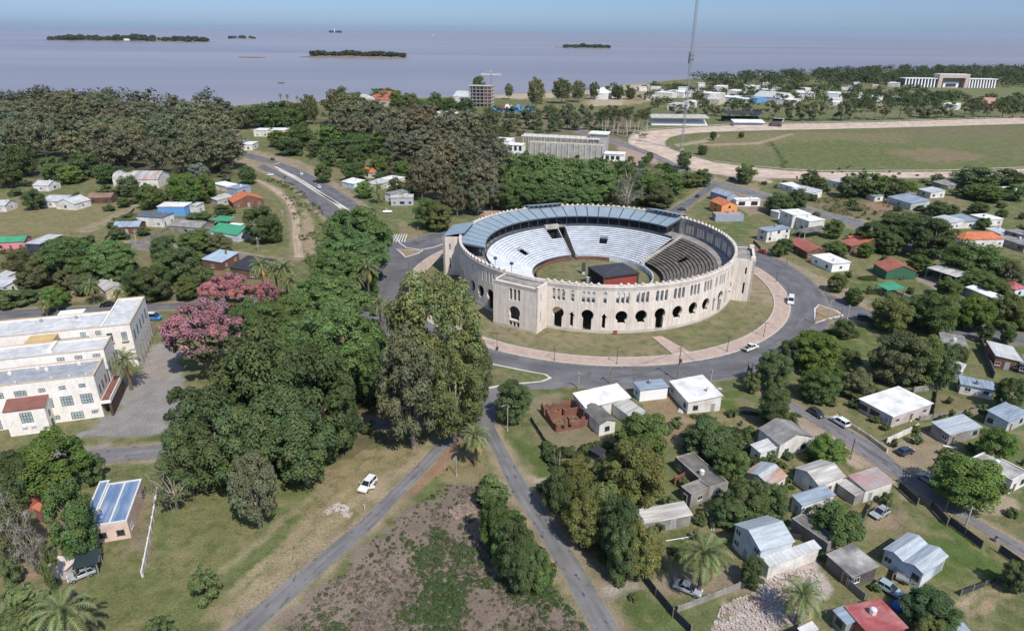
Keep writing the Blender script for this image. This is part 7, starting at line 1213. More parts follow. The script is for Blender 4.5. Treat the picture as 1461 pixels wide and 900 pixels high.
def cloud_mesh(name, rg, cen, rad, cnt, size, up=.6, hue=.055, inner=.12, aspect=.62, down=.25, low=False):
    cen = np.array(cen); rad = np.array(rad); w = rad ** 2; w /= w.sum(); k = rg.choice(len(cen), cnt, p=w)
    d = rg.normal(size=(cnt, 3)); d /= np.linalg.norm(d, axis=1)[:, None]; fl = (d[:, 2] < 0) & (rg.random(cnt) > down); d[fl, 2] *= -1
    rr_ = rad[k] * np.where(rg.random(cnt) < inner, rg.uniform(.2, .7, cnt), rg.uniform(.78, 1.1, cnt))
    pos = cen[k] + d * rr_[:, None] * np.array((1, 1, .85))
    nn = d + rg.normal(size=(cnt, 3)) * .30 + np.array((0, 0, up)); nn /= np.linalg.norm(nn, axis=1)[:, None]
    t = np.cross(nn, rg.normal(size=(cnt, 3))); t /= np.linalg.norm(t, axis=1)[:, None]; u = np.cross(nn, t)
    s = size * rg.uniform(.65, 1.35, cnt)[:, None]
    v = np.stack([pos - t * s, pos - u * s * aspect + nn * s * .12, pos + t * s, pos + u * s * aspect + nn * s * .12], 1).reshape(-1, 3)
    me = bpy.data.meshes.new(name); me.vertices.add(cnt * 4); me.vertices.foreach_set('co', v.astype(np.float32).ravel())
    me.loops.add(cnt * 4); me.loops.foreach_set('vertex_index', np.arange(cnt * 4, dtype=np.int32)); me.polygons.add(cnt); me.polygons.foreach_set('loop_start', np.arange(0, cnt * 4, 4, dtype=np.int32)); me.update(calc_edges=True)
    ct_ = rg.uniform(.80, 1.20, len(cen)); base = (ct_[k] * rg.uniform(.72, 1.28, cnt)); wv = rg.normal(0, hue, len(cen))[k] + rg.normal(0, hue * .6, cnt)
    col = np.stack([base * (1 + wv), base, base * (1 - wv * .6), np.ones(cnt)], 1)
    if low:                                                              # blossom sits on the top of the crown, plain leaves below and between
        g_ = rg.random(cnt) < np.clip((1.38 - pos[:, 2]) / .7, .11, .85); col[g_, :3] *= np.array((.24, .62, .24))
    a = me.attributes.new('tint', 'FLOAT_COLOR', 'FACE'); a.data.foreach_set('color', col.astype(np.float32).ravel())
    me.materials.append(LEAF); return me
def clumps(rg, kind, nc):
    c = []; r = []
    while len(c) < nc:
        d = rg.normal(size=3); d /= np.linalg.norm(d); q = rg.random()
        if kind == 'round':
            rad = .46 + .40 * q ** .6; p = np.array((d[0] * rad * .88, d[1] * rad * .88, 1.0 + d[2] * rad * 1.04)); rc = rg.uniform(.10, .24)
            if p[2] < .2: continue
        elif kind == 'euc':
            rad = .36 + .50 * q ** .5; p = np.array((d[0] * rad, d[1] * rad, 1.18 + d[2] * rad * 1.0)); rc = rg.uniform(.09, .22)
            if p[2] < .34: continue
        elif kind == 'wide':
            d4 = d / (np.abs(d) ** 3.2).sum() ** (1 / 3.2); rad = .42 + .36 * q ** .5; p = np.array((d4[0] * rad, d4[1] * rad, 1.14 + d4[2] * rad * 1.02)); rc = rg.uniform(.085, .19)
            if p[2] < .3: continue
        elif kind in ('umb', 'pinkt'):
            rad = .60 + .32 * q; d[2] = abs(d[2]) * .95 if rg.random() < .78 else -abs(d[2]) * .6; p = np.array((d[0] * rad, d[1] * rad, 1.0 + d[2] * rad * .98)); rc = rg.uniform(.085, .165)
        else:
            rad = .40 + .42 * q; p = np.array((d[0] * rad, d[1] * rad, .95 + d[2] * rad * 1.15)); rc = rg.uniform(.13, .30)
            if p[2] < .05: continue
        c.append(p); r.append(rc)
    return np.array(c), np.array(r)
def limb_mesh(name, rg, cen, nl, base_r, m, top=.95, twigs=0):
    mb = MB(); mb.tube([(0, 0, -.05), (.02, .01, .4), (.0, .03, .75), (.02, 0, top)], [base_r * 1.25, base_r, base_r * .8, base_r * .5], 7)
    for i in range(nl):
        c = cen[i % len(cen)]; z0 = rg.uniform(.35, .8); m0 = np.array((0, 0, z0)); mid = m0 * .5 + c * .5 + rg.normal(size=3) * .05 + np.array((0, 0, .04))
        mb.tube([tuple(m0), tuple(mid), tuple(c)], [base_r * .55, base_r * .34, base_r * .12], 5)
        for q in range(twigs):
            e = c + rg.normal(size=3) * .28 + np.array((0, 0, .1)); s = mid * .4 + c * .6 if q % 2 else c
            mb.tube([tuple(s), tuple((s + e) / 2 + rg.normal(size=3) * .03), tuple(e)], [base_r * .16, base_r * .11, base_r * .05], 4)
    return mb.mesh(name, m, True)
SPK = {'round': (105, 19000, .034, .075), 'euc': (120, 19000, .034, .060), 'umb': (170, 21000, .029, .060), 'pinkt': (110, 19000, .030, .060), 'wide': (190, 26000, .029, .055), 'bush': (36, 5200, .062, .05)}
TREEM = {}
for ki, (kind, (nc, nl, sz, tr_)) in enumerate(SPK.items()):
    for v in range(4):
        rg = np.random.default_rng(100 + ki * 10 + v); cen, rad = clumps(rg, kind, nc)
        TREEM[kind, v] = (cloud_mesh('crown', rg, cen, rad, nl, sz, down=.45 if kind != 'umb' else .25, low=kind == 'pinkt'), limb_mesh('trunk', rg, cen, 9 if kind != 'bush' else 4, tr_, BARKP if kind in ('euc', 'wide') else BARK))
        rg = np.random.default_rng(300 + ki * 10 + v)
        TREEM[kind, v + 10] = (cloud_mesh('crown', rg, cen, rad, 5200, sz * 1.6, down=.45), TREEM[kind, v][1])
for v in range(3):
    rg = np.random.default_rng(500 + v); cen, rad = clumps(rg, 'euc', 26); TREEM['bare', v] = (cloud_mesh('crown', rg, cen, rad * .9, 1900, .034), limb_mesh('trunk', rg, cen, 26, .05, BARKP, twigs=5))
SPEC = {'euc': ('euc', (.170, .186, .082)), 'eur': ('wide', (.172, .205, .084)), 'eug': ('euc', (.160, .178, .104)), 'euf': ('euc', (.190, .205, .118)), 'ebr': ('euc', (.190, .188, .120)), 'dk': ('round', (.112, .150, .064)), 'oak': ('round', (.125, .180, .064)),
        'lt': ('round', (.145, .220, .062)), 'olv': ('round', (.155, .170, .084)), 'yel': ('round', (.185, .208, .076)), 'slv': ('round', (.21, .23, .18)), 'umb': ('umb', (.140, .212, .078)), 'pink': ('pinkt', (.39, .18, .20)),
        'bush': ('bush', (.125, .165, .070)), 'bare': ('bare', (.24, .22, .18)), 'thin': ('bare', (.15, .19, .09))}
RT = random.Random(77)
def tree(x, y, h, R, sp, label, group):
    kind, col = SPEC[sp]; v = RT.randrange(3 if kind == 'bare' else 4)
    if y > 330 and kind != 'bare': v += 10
    cme, tme = TREEM[kind, v]; nm = 'shrub' if kind == 'bush' else 'tree'
    t = thing(nm, label, nm, (x, y, 0), RT.uniform(0, 6.28), group); s = RT.uniform(.97, 1.05); t.scale = (R * s, R * s, h / 2.0)
    link('trunk' if nm == 'tree' else 'stem', tme, t); c = link('crown' if nm == 'tree' else 'foliage', cme, t)
    g = RT.uniform(.84, 1.18); w = RT.gauss(0, .05); c.color = (col[0] * g * (1 + w), col[1] * g, col[2] * g * (1 - w * .5), 1)
for lb, gp, l_ in TREES:
    for (x, y, h, R, sp) in l_: tree(x, y, h, R, sp, lb, gp)
# date palms
def frond(mb, tint, rg, az, el, ln, nseg=18, wid=.13, droop=1.0, tc=(1, 1, 1)):
    p = np.array((0, 0, 0.)); pts = []; e = el
    for i in range(nseg + 1):
        pts.append(p.copy()); d = np.array((math.cos(az) * math.cos(e), math.sin(az) * math.cos(e), math.sin(e))); p = p + d * ln / nseg; e -= droop * (.05 + .16 * i / nseg)
    side = np.array((-math.sin(az), math.cos(az), 0))
    for i in range(1, nseg):
        d = pts[i + 1] - pts[i - 1]; d /= np.linalg.norm(d); upv = np.cross(side, d); w = wid * math.sin(math.pi * (.12 + .86 * i / nseg)) ** .6
        for s in (-1, 1):
            a = pts[i]; tip = a + side * s * w + d * w * .75 + upv * w * rg.uniform(-.1, .35); b1 = a + d * ln / nseg * .85
            mb.poly((a, b1, tip)); tint.append(tuple(q * rg.uniform(.8, 1.2) for q in tc))
    for i in range(nseg):
        a, b1 = pts[i], pts[i + 1]; q = side * .008
        mb.poly((a - q, a + q, b1 + q, b1 - q)); tint.append((1.5, 1.4, 1.1))
def palm_mesh(seed, nf, young=False):
    rg = np.random.default_rng(seed); mb = MB(); tint = []
    for i in range(nf):
        t = i / nf; el = R_(82 - 118 * t + rg.uniform(-8, 8)); az = i * 2.39996 + rg.uniform(-.2, .2)
        g = rg.uniform(.6, 1.35); tc = (g, g, g) if t < .88 else (3.0 * g, 1.6 * g, .9 * g)
        frond(mb, tint, rg, az, el, rg.uniform(.85, 1.1), droop=1.0 if t < .6 else .8, tc=tc)
    me = mb.mesh('crown', LEAF); a = me.attributes.new('tint', 'FLOAT_COLOR', 'FACE'); a.data.foreach_set('color', np.array([(*c, 1) for c in tint], np.float32).ravel()); return me
PALMM = [palm_mesh(7, 54), palm_mesh(8, 48), palm_mesh(9, 44)]
PTR = mat('palm_trunk', (.15, .115, .085), .95, .3, 2.0); ORG = mat('orange_fruit', (.62, .30, .05), .8, .25)
fr_ = MB()
for k in range(5):
    a = k * 1.256; fr_.lathe([(.02, -.24), (.09, -.18), (.10, -.06), (.03, .02)], 6, (.20 * math.cos(a), .20 * math.sin(a), -.08))
FRUIT = fr_.mesh('fruit_cluster', ORG)
def palm(x, y, h, R, label, group, fruit=False, k=0):
    t = thing('palm_tree', label, 'palm', (x, y, 0), RT.uniform(0, 6.28), group); zc = max(1.2, h - .5 * R)
    mb = MB(); r = .055 * R + .1; mb.tube([(0, 0, -.1), (.05, 0, zc * .5), (0, 0, zc - .1)], [r * 1.25, r, r * 1.15], 8); mb.lathe([(r * .8, zc - .5), (r * 1.7, zc - .15), (r * 1.2, zc + .12), (.05, zc + .3)], 8); mb.build('trunk', PTR, t)
    c = link('crown', PALMM[k % 3], t, (0, 0, zc)); c.scale = (R * 1.12,) * 3; g = RT.uniform(.9, 1.2); c.color = (.20 * g, .235 * g, .11 * g, 1)
    if fruit: f = link('fruit_cluster', FRUIT, t, (0, 0, zc)); f.scale = (R * .7,) * 3
k = 0
for lb, gp, l_ in PALMS:
    for (x, y, h, R) in l_: palm(x, y, h, R, lb, gp, 'forking' in lb or 'saloon' in lb or 'ring road' in lb, k); k += 1
rg = np.random.default_rng(40); mb = MB(); ti = []
for i in range(26): frond(mb, ti, rg, i * 2.4, R_(70 - 130 * i / 26), .9, nseg=5, wid=.35)
tpm = mb.mesh('crown', LEAF); a = tpm.attributes.new('tint', 'FLOAT_COLOR', 'FACE'); a.data.foreach_set('color', np.array([(*c, 1) for c in ti], np.float32).ravel())
mb = MB(); mb.tube([(0, 0, 0), (0, 0, 1)], [.035, .02], 5); tpt = mb.mesh('trunk', BARKP)
for (x, y, h, R) in TALL_PALMS:
    h = max(h, 14); t = thing('palm_tree', 'tall slender palm of the row by the racetrack bend', 'palm', (x, y, 0), RT.uniform(0, 6), 'palm row by the racetrack bend')
    o = link('trunk', tpt, t); o.scale = (12, 12, h); c = link('crown', tpm, t, (0, 0, h)); c.scale = (4.6,) * 3; c.color = (.10, .11, .05, 1)
# ---------------------------------------------------------------- vehicles
PAINT = bpy.data.materials.new('car_paint'); n, l, b = nodes_of(PAINT); oi = n.new('ShaderNodeObjectInfo'); l.new(oi.outputs['Color'], b.inputs['Base Color']); b.inputs['Roughness'].default_value = .28; b.inputs['Coat Weight'].default_value = .5; b.inputs['Metallic'].default_value = .15
TYRE = plain('tyre_rubber', (.018, .018, .018), .9); RIM = plain('wheel_rim', (.35, .35, .36), .35, .6); LAMPW = plain('headlight_glass', (.75, .75, .72), .1); LAMPR = plain('taillight_glass', (.35, .02, .02), .15); CARGL = mat('car_glass', (.015, .018, .022), .05, .1, fine=0, spec=.7); TRIM = plain('black_trim', (.02, .02, .022), .6)
KINDS_CAR = {  # length, width, side profile of the hull (x,z), greenhouse base/top (x,z)
 'hatch': (3.9, 1.72, [(-1.93,.42),(-1.95,.78),(-1.8,.98),(-1.2,1.0),(.75,.98),(1.55,.86),(1.9,.66),(1.95,.40)], [(-1.82,.97),(-1.45,1.47),(.05,1.47),(.92,.96)]),
 'sedan': (4.4, 1.75, [(-2.15,.42),(-2.2,.85),(-2.0,1.0),(-1.2,1.02),(.85,.98),(1.8,.88),(2.15,.66),(2.2,.40)], [(-1.5,1.0),(-.85,1.44),(.25,1.44),(1.05,.97)]),
 'suv': (4.4, 1.82, [(-2.15,.5),(-2.2,.95),(-2.1,1.12),(-1.2,1.14),(.95,1.12),(1.85,1.0),(2.15,.8),(2.2,.48)], [(-2.08,1.1),(-1.85,1.68),(.3,1.68),(1.05,1.1)]),
 'pickup': (5.1, 1.85, [(-2.5,.55),(-2.55,1.08),(-2.45,1.12),(-.6,1.12),(1.1,1.12),(2.1,1.05),(2.5,.85),(2.55,.5)], [(-.7,1.1),(-.5,1.74),(.55,1.74),(1.2,1.1)]),
 'van': (5.0, 1.95, [(-2.45,.45),(-2.5,1.2),(-2.45,1.3),(-1.2,1.3),(1.5,1.25),(2.1,1.05),(2.45,.8),(2.5,.42)], [(-2.42,1.28),(-2.35,2.1),(1.2,2.1),(1.85,1.2)])}
CARM = {}
for kd, (L, W, hull, gh) in KINDS_CAR.items():
    w = W / 2; mb = MB(); k = len(hull); lo = [(x, z) for x, z in hull]; n0 = 0
    L_ = [(x, -w + (.10 if z > .9 else .0), z) for x, z in lo]; Rr = [(x, w - (.10 if z > .9 else .0), z) for x, z in lo]
    mb.poly(L_[::-1]); mb.poly(Rr)
    for i in range(k): j = (i + 1) % k; mb.quad(L_[i], L_[j], Rr[j], Rr[i])
    (xa, za), (xb, zb), (xc, zc), (xd, zd) = gh; wt = w - .24; wb_ = w - .11
    mb.slab([(xb - .03, -wt - .01, zb + .045), (xc + .03, -wt - .01, zc + .045), (xc + .03, wt + .01, zc + .045), (xb - .03, wt + .01, zb + .045)], .05)
    for sgn in (-1, 1):
        for (x0, z0, x1, z1) in ((xa, za, xb, zb), (xd, zd, xc, zc), ((xa + xd) / 2 - .1, za, (xb + xc) / 2 - .05, zb)):
            mb.tube([(x0, sgn * (wb_ + .006), z0), (x1, sgn * (wt + .006), z1)], .045, 4)
    me = mb.mesh('body', PAINT); bmx = bmesh.new(); bmx.from_mesh(me); bmesh.ops.recalc_face_normals(bmx, faces=bmx.faces)
    bmesh.ops.remove_doubles(bmx, verts=bmx.verts, dist=.002); big = [e for e in bmx.edges if e.calc_length() > .35 and len(e.link_faces) == 2]
    bmesh.ops.bevel(bmx, geom=big, offset=.05, segments=2, affect='EDGES'); bmx.to_mesh(me); bmx.free()
    g = MB(); g.hexa([(xa, -wb_, za), (xd, -wb_, zd), (xd, wb_, zd), (xa, wb_, za), (xb, -wt, zb), (xc, -wt, zc), (xc, wt, zc), (xb, wt, zb)])
    wl_ = MB(); r = .31 if kd in ('hatch', 'sedan') else .36
    wl_.lathe([(r * .55, -.11), (r, -.1), (r, .1), (r * .55, .11)], 14); wl_.xf(Matrix.Rotation(math.pi / 2, 4, 'X'))
    ri = MB(); ri.lathe([(r * .6, -.115), (r * .5, -.125), (r * .5, .125), (r * .6, .115)], 10); ri.xf(Matrix.Rotation(math.pi / 2, 4, 'X'))
    hl = MB(); hl.box(-.06, -.2, -.07, .05, .2, .07); hr = hl.mesh('headlight', LAMPW); ht = hl.mesh('taillight', LAMPR); mr = MB(); mr.box(-.08, -.09, -.06, .08, .09, .06)
    CARM[kd] = (me, g.mesh('windows', CARGL), wl_.mesh('wheel', TYRE), ri.mesh('rim', RIM), hr, ht, mr.mesh('mirror', TRIM), r)
CARC = {'wh': (.78, .78, .77), 'sl': (.36, .38, .40), 'dk': (.05, .055, .06), 'nv': (.035, .05, .10), 'lb': (.32, .42, .46), 'rd': (.40, .03, .025), 'bk': (.012, .012, .014), 'bu': (.05, .22, .55)}
for (x, y, rz, kd, co, label) in CARS:
    L, W, hull, gh = KINDS_CAR[kd]; me, gl, wh, ri, hl, tl, mr, r = CARM[kd]; z0 = .13 if math.hypot(x - 26, y - 221) < 84 else .03
    t = thing('parked_car' if kd in ('hatch', 'sedan', 'suv') else {'pickup': 'pickup_truck', 'van': 'van'}[kd], label, 'car' if kd in ('hatch', 'sedan', 'suv') else kd, (x, y, z0), R_(rz))
    bo = link('body', me, t); bo.color = (*CARC[co], 1); link('windows', gl, t)
    for sx in (-1, 1):
        for sy in (-1, 1):
            wo = link('wheel', wh, t, (sx * L * .30, sy * (W / 2 - .10), r)); link('rim', ri, wo)
    for sy in (-1, 1):
        link('headlight', hl, t, (L / 2 - .10, sy * (W / 2 - .32), hull[-2][1] + .03)); link('taillight', tl, t, (-L / 2 + .10, sy * (W / 2 - .3), hull[1][1] + .02)); link('mirror', mr, t, (gh[3][0] - .25, sy * (W / 2 + .02), gh[3][1] + .06))
    if kd == 'pickup': bb = MB(); bb.box(-2.35, -.72, 1.125, -.85, .72, 1.135); bb.build('load_bed', TRIM, t)
    if 'doors open' in label:
        for sy in (-1, 1):
            d_ = MB(); d_.box(-.95, -.03, .45, 0, .03, 1.1); o = d_.build('door', PAINT, t, (.75, sy * (W / 2), 0), sy * R_(-55)); o.color = (*CARC[co], 1)
    if co == 'bu': v = MB(); v.box(-2.2, -.7, 2.16, .8, .7, 2.22); v.build('roof_panel', FRAME_W, t)

# ---------------------------------------------------------------- poles, lamps, fences
LAMPLB = ['lamp post on the ring pavement nearest the huge olive eucalyptus', 'lamp post on the pavement facing the first horseshoe door', 'lamp post on the pavement facing the brick ruin', 'lamp post on the pavement before the white pickup', 'lamp post on the pavement between white pickup and white van', 'lamp post on the pavement beside the white van', 'lamp post on the pavement in front of the right tower', 'lamp post on the pavement near the red car', 'lamp post on the pavement by the avenue mouth', 'lamp post on the pavement where palms meet the ring road', 'tall curved lamp post by the dense tree at the junction', 'street lamp with flat head near the stout date palm']
POLELB = ['tall wooden pole with transformer at the end of the diagonal footpath', 'short pole behind the dark roofed wing by the ring road', 'thin pole right of the white roofed house', 'first pole of the pair at the ring road corner trees', 'second pole of the pair at the ring road corner trees', 'pole on the outer verge of the ring road beside the bright green tree', 'dark pole next to the rounded bush on the narrow street', 'tall pale pole leaning by the dark mesh fence', 'thin grey pole further down the mesh fence', 'pole beside the faded red sheet roof', 'pole at the corner of the grass lot', 'second pole at the corner of the grass lot', 'pole on the verge by the playground', 'pole in front of the grey gabled house', 'pole at the red brick house', 'pole between red brick house and grey gable', 'pole on the left street under dark trees', 'pole at the dense trees of the dirt track', 'pole on the dry field edge', 'twin pole by the dirt track end', 'pole beside the avenue embankment', 'tall pole on the lawn at the avenue mouth', 'pale fence post in the cleared field weeds', 'pole behind the white corrugated roof', 'pole in the clipped tree street', 'thin pole by the dirt median', 'bare pole standing in the dirt yard', 'second bare pole standing in the dirt yard', 'pole far right below the dark clump', 'pole by the tree of the playground', 'pole by the white parked car on the middle street', 'fence post at the ash clump entrance', 'second fence post at the ash clump entrance', 'post at the parked silver hatchback yard']
il = ip = 0; LAMPHEAD = plain('lamp_head', (.10, .10, .10)); 
for (x, y, h, kd) in POLES:
    if kd in ('lamp', 'arm'):
        z0 = .2 if kd == 'lamp' else 0; t = thing('street_lamp', LAMPLB[il], 'street lamp', (x, y, z0), R_(40 * il)); il += 1; h = max(h, 4.6)
        mb = MB(); mb.lathe([(.16, 0), (.16, .25), (.08, .4)], 8); mb.tube([(0, 0, .3), (0, 0, h - .3)], .075 if kd == 'lamp' else .09, 6); mb.build('post', DARKST if kd == 'lamp' else CONC, t)
        if kd == 'lamp': hb = MB(); hb.tube([(-.5, 0, h - .25), (.5, 0, h - .25)], .04, 5); hb.box(-.75, -.14, h - .32, -.25, .14, h - .2); hb.box(.25, -.14, h - .32, .75, .14, h - .2); hb.build('lamp_head', LAMPHEAD, t)
        else: hb = MB(); hb.tube([(0, 0, h - .35), (-.25, 0, h - .08), (-1.0, 0, h)], .05, 5); hb.box(-1.7, -.16, h - .06, -.95, .16, h + .06); hb.build('lamp_head', plain('pale_lamp', (.24, .25, .26)), t)
    else:
        t = thing('utility_pole' if kd == 'pole' else 'fence_post', POLELB[ip], 'pole' if kd == 'pole' else 'post', (x, y, 0), R_(25 + 37 * ip)); ip += 1
        mb = MB(); r0 = .15 if kd == 'pole' else .08; mb.tube([(0, 0, -.1), (0, 0, h)], [r0, r0 * .75], 7); mb.build('shaft', CONC if ip % 3 == 0 else WOODP, t)
        if kd == 'pole':
            cb = MB(); cb.box(-.95, .08, h - .65, .95, .2, h - .5); cb.build('crossarm', WOODP, t)
            for sx in (-.8, -.3, .3, .8): ib = MB(); ib.lathe([(.04, 0), (.07, .06), (.05, .16)], 6, (sx, .14, h - .5)); ib.build('insulator', FRAME_W, t)
            if 'transformer' in POLELB[ip - 1] or 'pair' in POLELB[ip - 1]: tb = MB(); tb.lathe([(.3, 0), (.34, .1), (.34, .9), (.2, 1.0)], 8, (0, -.45, h * .55)); tb.build('transformer', DARKST, t)
        else: cb = MB(); cb.box(-.06, -.06, h, .06, .06, h + .05); cb.build('cap', CONC, t)
WM = {'wh': WALL['wh'], 'gy': WALL['gy'], 'cr': WALL['cr'], 'dk': WALL['dk'], 'rb': WALL['rb'], 'dkf': mat('dark_mesh', (.045, .05, .055), .8, .2)}
def fence(pts, h, th, m, name, label):
    o = pts[0]; t = thing(name, label, 'wall' if 'wall' in name else 'fence', (*o, 0)); loc = [(p[0] - o[0], p[1] - o[1]) for p in pts]
    mb = MB(); strip(mb, loc, th, -.1 if m != 'dkf' else .12, h); mb.build('wall_panel' if m != 'dkf' else 'mesh_panel', WM[m], t)
    for a, b_ in zip(loc, loc[1:]):
        L = math.hypot(b_[0] - a[0], b_[1] - a[1]); k = max(1, int(L / 2.6))
        for i in range(k + 1):
            x, y = a[0] + (b_[0] - a[0]) * i / k, a[1] + (b_[1] - a[1]) * i / k
            if i == k and b_ is not loc[-1]: continue
            p = MB(); q = th / 2 + .05; p.box(x - q, y - q, -.1, x + q, y + q, h + .12); p.build('post', WM[m] if m != 'dkf' else WOODP, t)
for w in WALLS: fence(*w)

BLUEP = plain('blue_plastic', (.03, .12, .42), .4)
for (x, y, x1, y1, kd, lb) in CLUTTER:
    L = math.hypot(x1 - x, y1 - y); t = thing({'frame': 'pipe_frame', 'ladder': 'ladder', 'plank': 'plank', 'sheets': 'sheet_pile', 'barrel': 'barrel', 'barrel2': 'barrel', 'tarp': 'tarp_bundle', 'trailer': 'trailer', 'bin': 'litter_bin', 'stake': 'stake'}[kd], lb, {'frame': 'frame', 'sheets': 'pile', 'barrel2': 'barrel', 'tarp': 'tarp', 'bin': 'bin'}.get(kd, kd), (x, y, .2 if kd == 'bin' else 0), math.atan2(y1 - y, x1 - x)); mb = MB()
    if kd == 'frame':
        mb.tube([(0, 0, .12), (L, 0, .12), (L, -1.1, .12)], .08, 6); mb.tube([(L * .4, 0, .12), (L * .55, -1.3, .12)], .06, 6); mb.build('pipes', FRAME_W, t)
    elif kd == 'ladder':
        for o in (0, .45): mb.tube([(0, o, 0), (L, o, 1.4)], .04, 4)
        for i in range(7): q = (i + .5) / 7; mb.tube([(L * q, 0, 1.4 * q), (L * q, .45, 1.4 * q)], .03, 4)
        mb.build('rails', FRAME_W, t)
    elif kd == 'plank': mb.hexa([(0, 0, .05), (L, -.05, .05), (L, .5, .05), (0, .45, .05), (0, 0, .22), (L, -.05, .16), (L, .5, .16), (0, .45, .22)]); mb.build('board', FRAME_W, t)
    elif kd == 'sheets':
        for i in range(7): a = .3 * i; c, d = math.cos(a), math.sin(a); u = L * .5; mb.hexa([(u - c*u, -d*.6, .06*i), (u + c*u, d*.6, .06*i + .05), (u + c*u - .5*d, d*.6 + .8, .06*i + .1), (u - c*u - .5*d, -d*.6 + .8, .06*i), (u - c*u, -d*.6, .06*i + .04), (u + c*u, d*.6, .06*i + .09), (u + c*u - .5*d, d*.6 + .8, .06*i + .14), (u - c*u - .5*d, -d*.6 + .8, .06*i + .04)])
        mb.build('sheets', ROOF['zw'], t)
    elif kd in ('barrel', 'barrel2', 'bin'): mb.lathe([(.28, 0), (.32, .1), (.33, .45), (.32, .8), (.27, .92)], 12); mb.build('drum', BLUEP if kd == 'barrel' else (DARKST if kd == 'bin' else STEEL), t); m2 = MB(); m2.lathe([(.29, .925), (.29, .97), (.05, 1.0)], 12); m2.build('lid', TRIM, t)
    elif kd == 'tarp': mb.lathe([(1.0, 0), (1.05, .3), (.8, .75), (.35, 1.05), (.05, 1.1)], 9); mb.build('cover', BLUEP, t)
    elif kd == 'stake': mb.tube([(0, 0, 0), (.05, 0, 1.3)], .07, 5); mb.build('stick', FRAME_W, t)
    else:
        mb.box(-1.1, -.7, .45, 1.1, .7, .55); mb.box(-1.1, -.7, .552, -1.02, .7, .85); mb.box(1.02, -.7, .552, 1.1, .7, .85); mb.box(-1.01, -.7, .552, 1.01, -.63, .85); mb.box(-1.01, .63, .552, 1.01, .7, .85); mb.tube([(1.1, 0, .5), (2.1, 0, .45)], .05, 5); mb.build('bed', STEEL, t)
        for sy in (-.8, .8): w_ = link('wheel', CARM['hatch'][2], t, (0, sy, .31))
for i, cb in enumerate(CABLES):
    t = thing('overhead_cable', ('thin cables strung between the poles facing the bullring', 'thin cables strung along the narrow street poles', 'thin cables strung between the poles by the red brick house')[i], 'cable', (*cb[0][:2], 0)); mb = MB()
    for a, b_ in zip(cb, cb[1:]):
        for dz in (-.45, -.75): mb.tube([(a[0] + (b_[0]-a[0]) * k / 8 - cb[0][0], a[1] + (b_[1]-a[1]) * k / 8 - cb[0][1], a[2] + (b_[2]-a[2]) * k / 8 + dz - .9 * 4 * (k / 8) * (1 - k / 8)) for k in range(9)], .03, 4)
    mb.build('wires', DARKST, t)

# ---------------------------------------------------------------- roofless brick ruin
BRK = WALL['rb']; rt = thing('brick_ruin', 'roofless ruined brick house with bare broken walls by the ring road', 'ruin', (RUIN[0], RUIN[1], 0), R_(RUIN[2])); L, W = RUIN[3], RUIN[4]; rr_ = random.Random(8)
def ruin_wall(x0, y0, x1, y1, nm='wall'):
    mb = MB(); Lw = math.hypot(x1 - x0, y1 - y0); k = max(2, int(Lw / .8)); dx, dy = (x1 - x0) / Lw, (y1 - y0) / Lw; q = .13
    for i in range(k):
        a, b_ = Lw * i / k, Lw * (i + 1) / k; h = rr_.uniform(1.5, 2.7) if rr_.random() > .12 else .5
        p = [(x0 + dx * a + dy * q, y0 + dy * a - dx * q), (x0 + dx * b_ + dy * q, y0 + dy * b_ - dx * q), (x0 + dx * b_ - dy * q, y0 + dy * b_ + dx * q), (x0 + dx * a - dy * q, y0 + dy * a + dx * q)]
        mb.prism(p, -.1, h)
    mb.build(nm, BRK, rt)
for w in ((0, 0, L, 0), (L, .14, L, W), (0, W, L - .14, W), (0, .14, 0, W - .14), (L * .4, .14, L * .4, W - .14), (L * .7, W * .5, L - .14, W * .5), (.14, W * .55, L * .4 - .14, W * .55)): ruin_wall(*w)
mb = MB()
for i in range(90): x, y, s = rr_.uniform(.3, L - .3), rr_.uniform(.3, W - .3), rr_.uniform(.08, .28); mb.box(x - s, y - s, 0, x + s, y + s * .7, s * rr_.uniform(.5, 1.2))
o = mb.build('rubble', BRK, rt); o['kind'] = 'stuff'

# ---------------------------------------------------------------- mast, casino ruin, grandstands, tower, far hotel, water park
t = thing('radio_mast', 'very tall thin lattice radio mast rising above the horizon', 'mast', (123.8, 500.8, 0)); HM = 165; LEGM = mat('mast_paint', (.27, .27, .285), .6, .15); 
mb = MB(); w = 1.0
P3 = [(w * math.cos(a), w * math.sin(a)) for a in (.3, 2.394, 4.488)]
for p in P3: mb = MB(); mb.tube([(p[0], p[1], 0), (p[0], p[1], HM)], .17, 4); mb.build('leg', LEGM, t)
mb = MB()
for i in range(66):
    z = i * 2.5
    for k in range(3): a, b_ = P3[k], P3[(k + 1) % 3]; mb.tube([(a[0], a[1], z), (b_[0], b_[1], z + 2.5)], .07, 3, cap=False); mb.tube([(a[0], a[1], z), (b_[0], b_[1], z)], .06, 3, cap=False)
mb.build('lattice', LEGM, t)
for z, s in ((61, 1.5), (63.5, 1.7), (66, 1.3), (40, 1.0), (102, 1.1)):
    for k in range(3): a = .3 + k * 2.094; x, y = 1.6 * math.cos(a), 1.6 * math.sin(a); mb = MB(); mb.box(x - .35, y - .35, z - s, x + .35, y + .35, z + s); mb.build('antenna', STEEL, t)
mb = MB(); mb.box(-1.5, -1.5, -.2, 1.5, 1.5, .6); mb.build('base', CONC, t)
for k in range(3):
    a = 1.35 + k * 2.094
    for z in (55, 105, 155): mb = MB(); mb.tube([(math.cos(a), math.sin(a), z), (70 * math.cos(a), 70 * math.sin(a), .2)], .012, 3, cap=False); mb.build('guy_wire', STEEL, t)
WHT = WALL['wq']; GREYW = mat('aged_grey_render', (.42, .40, .37), .92, .14, .3, (.27, .25, .23), .6)
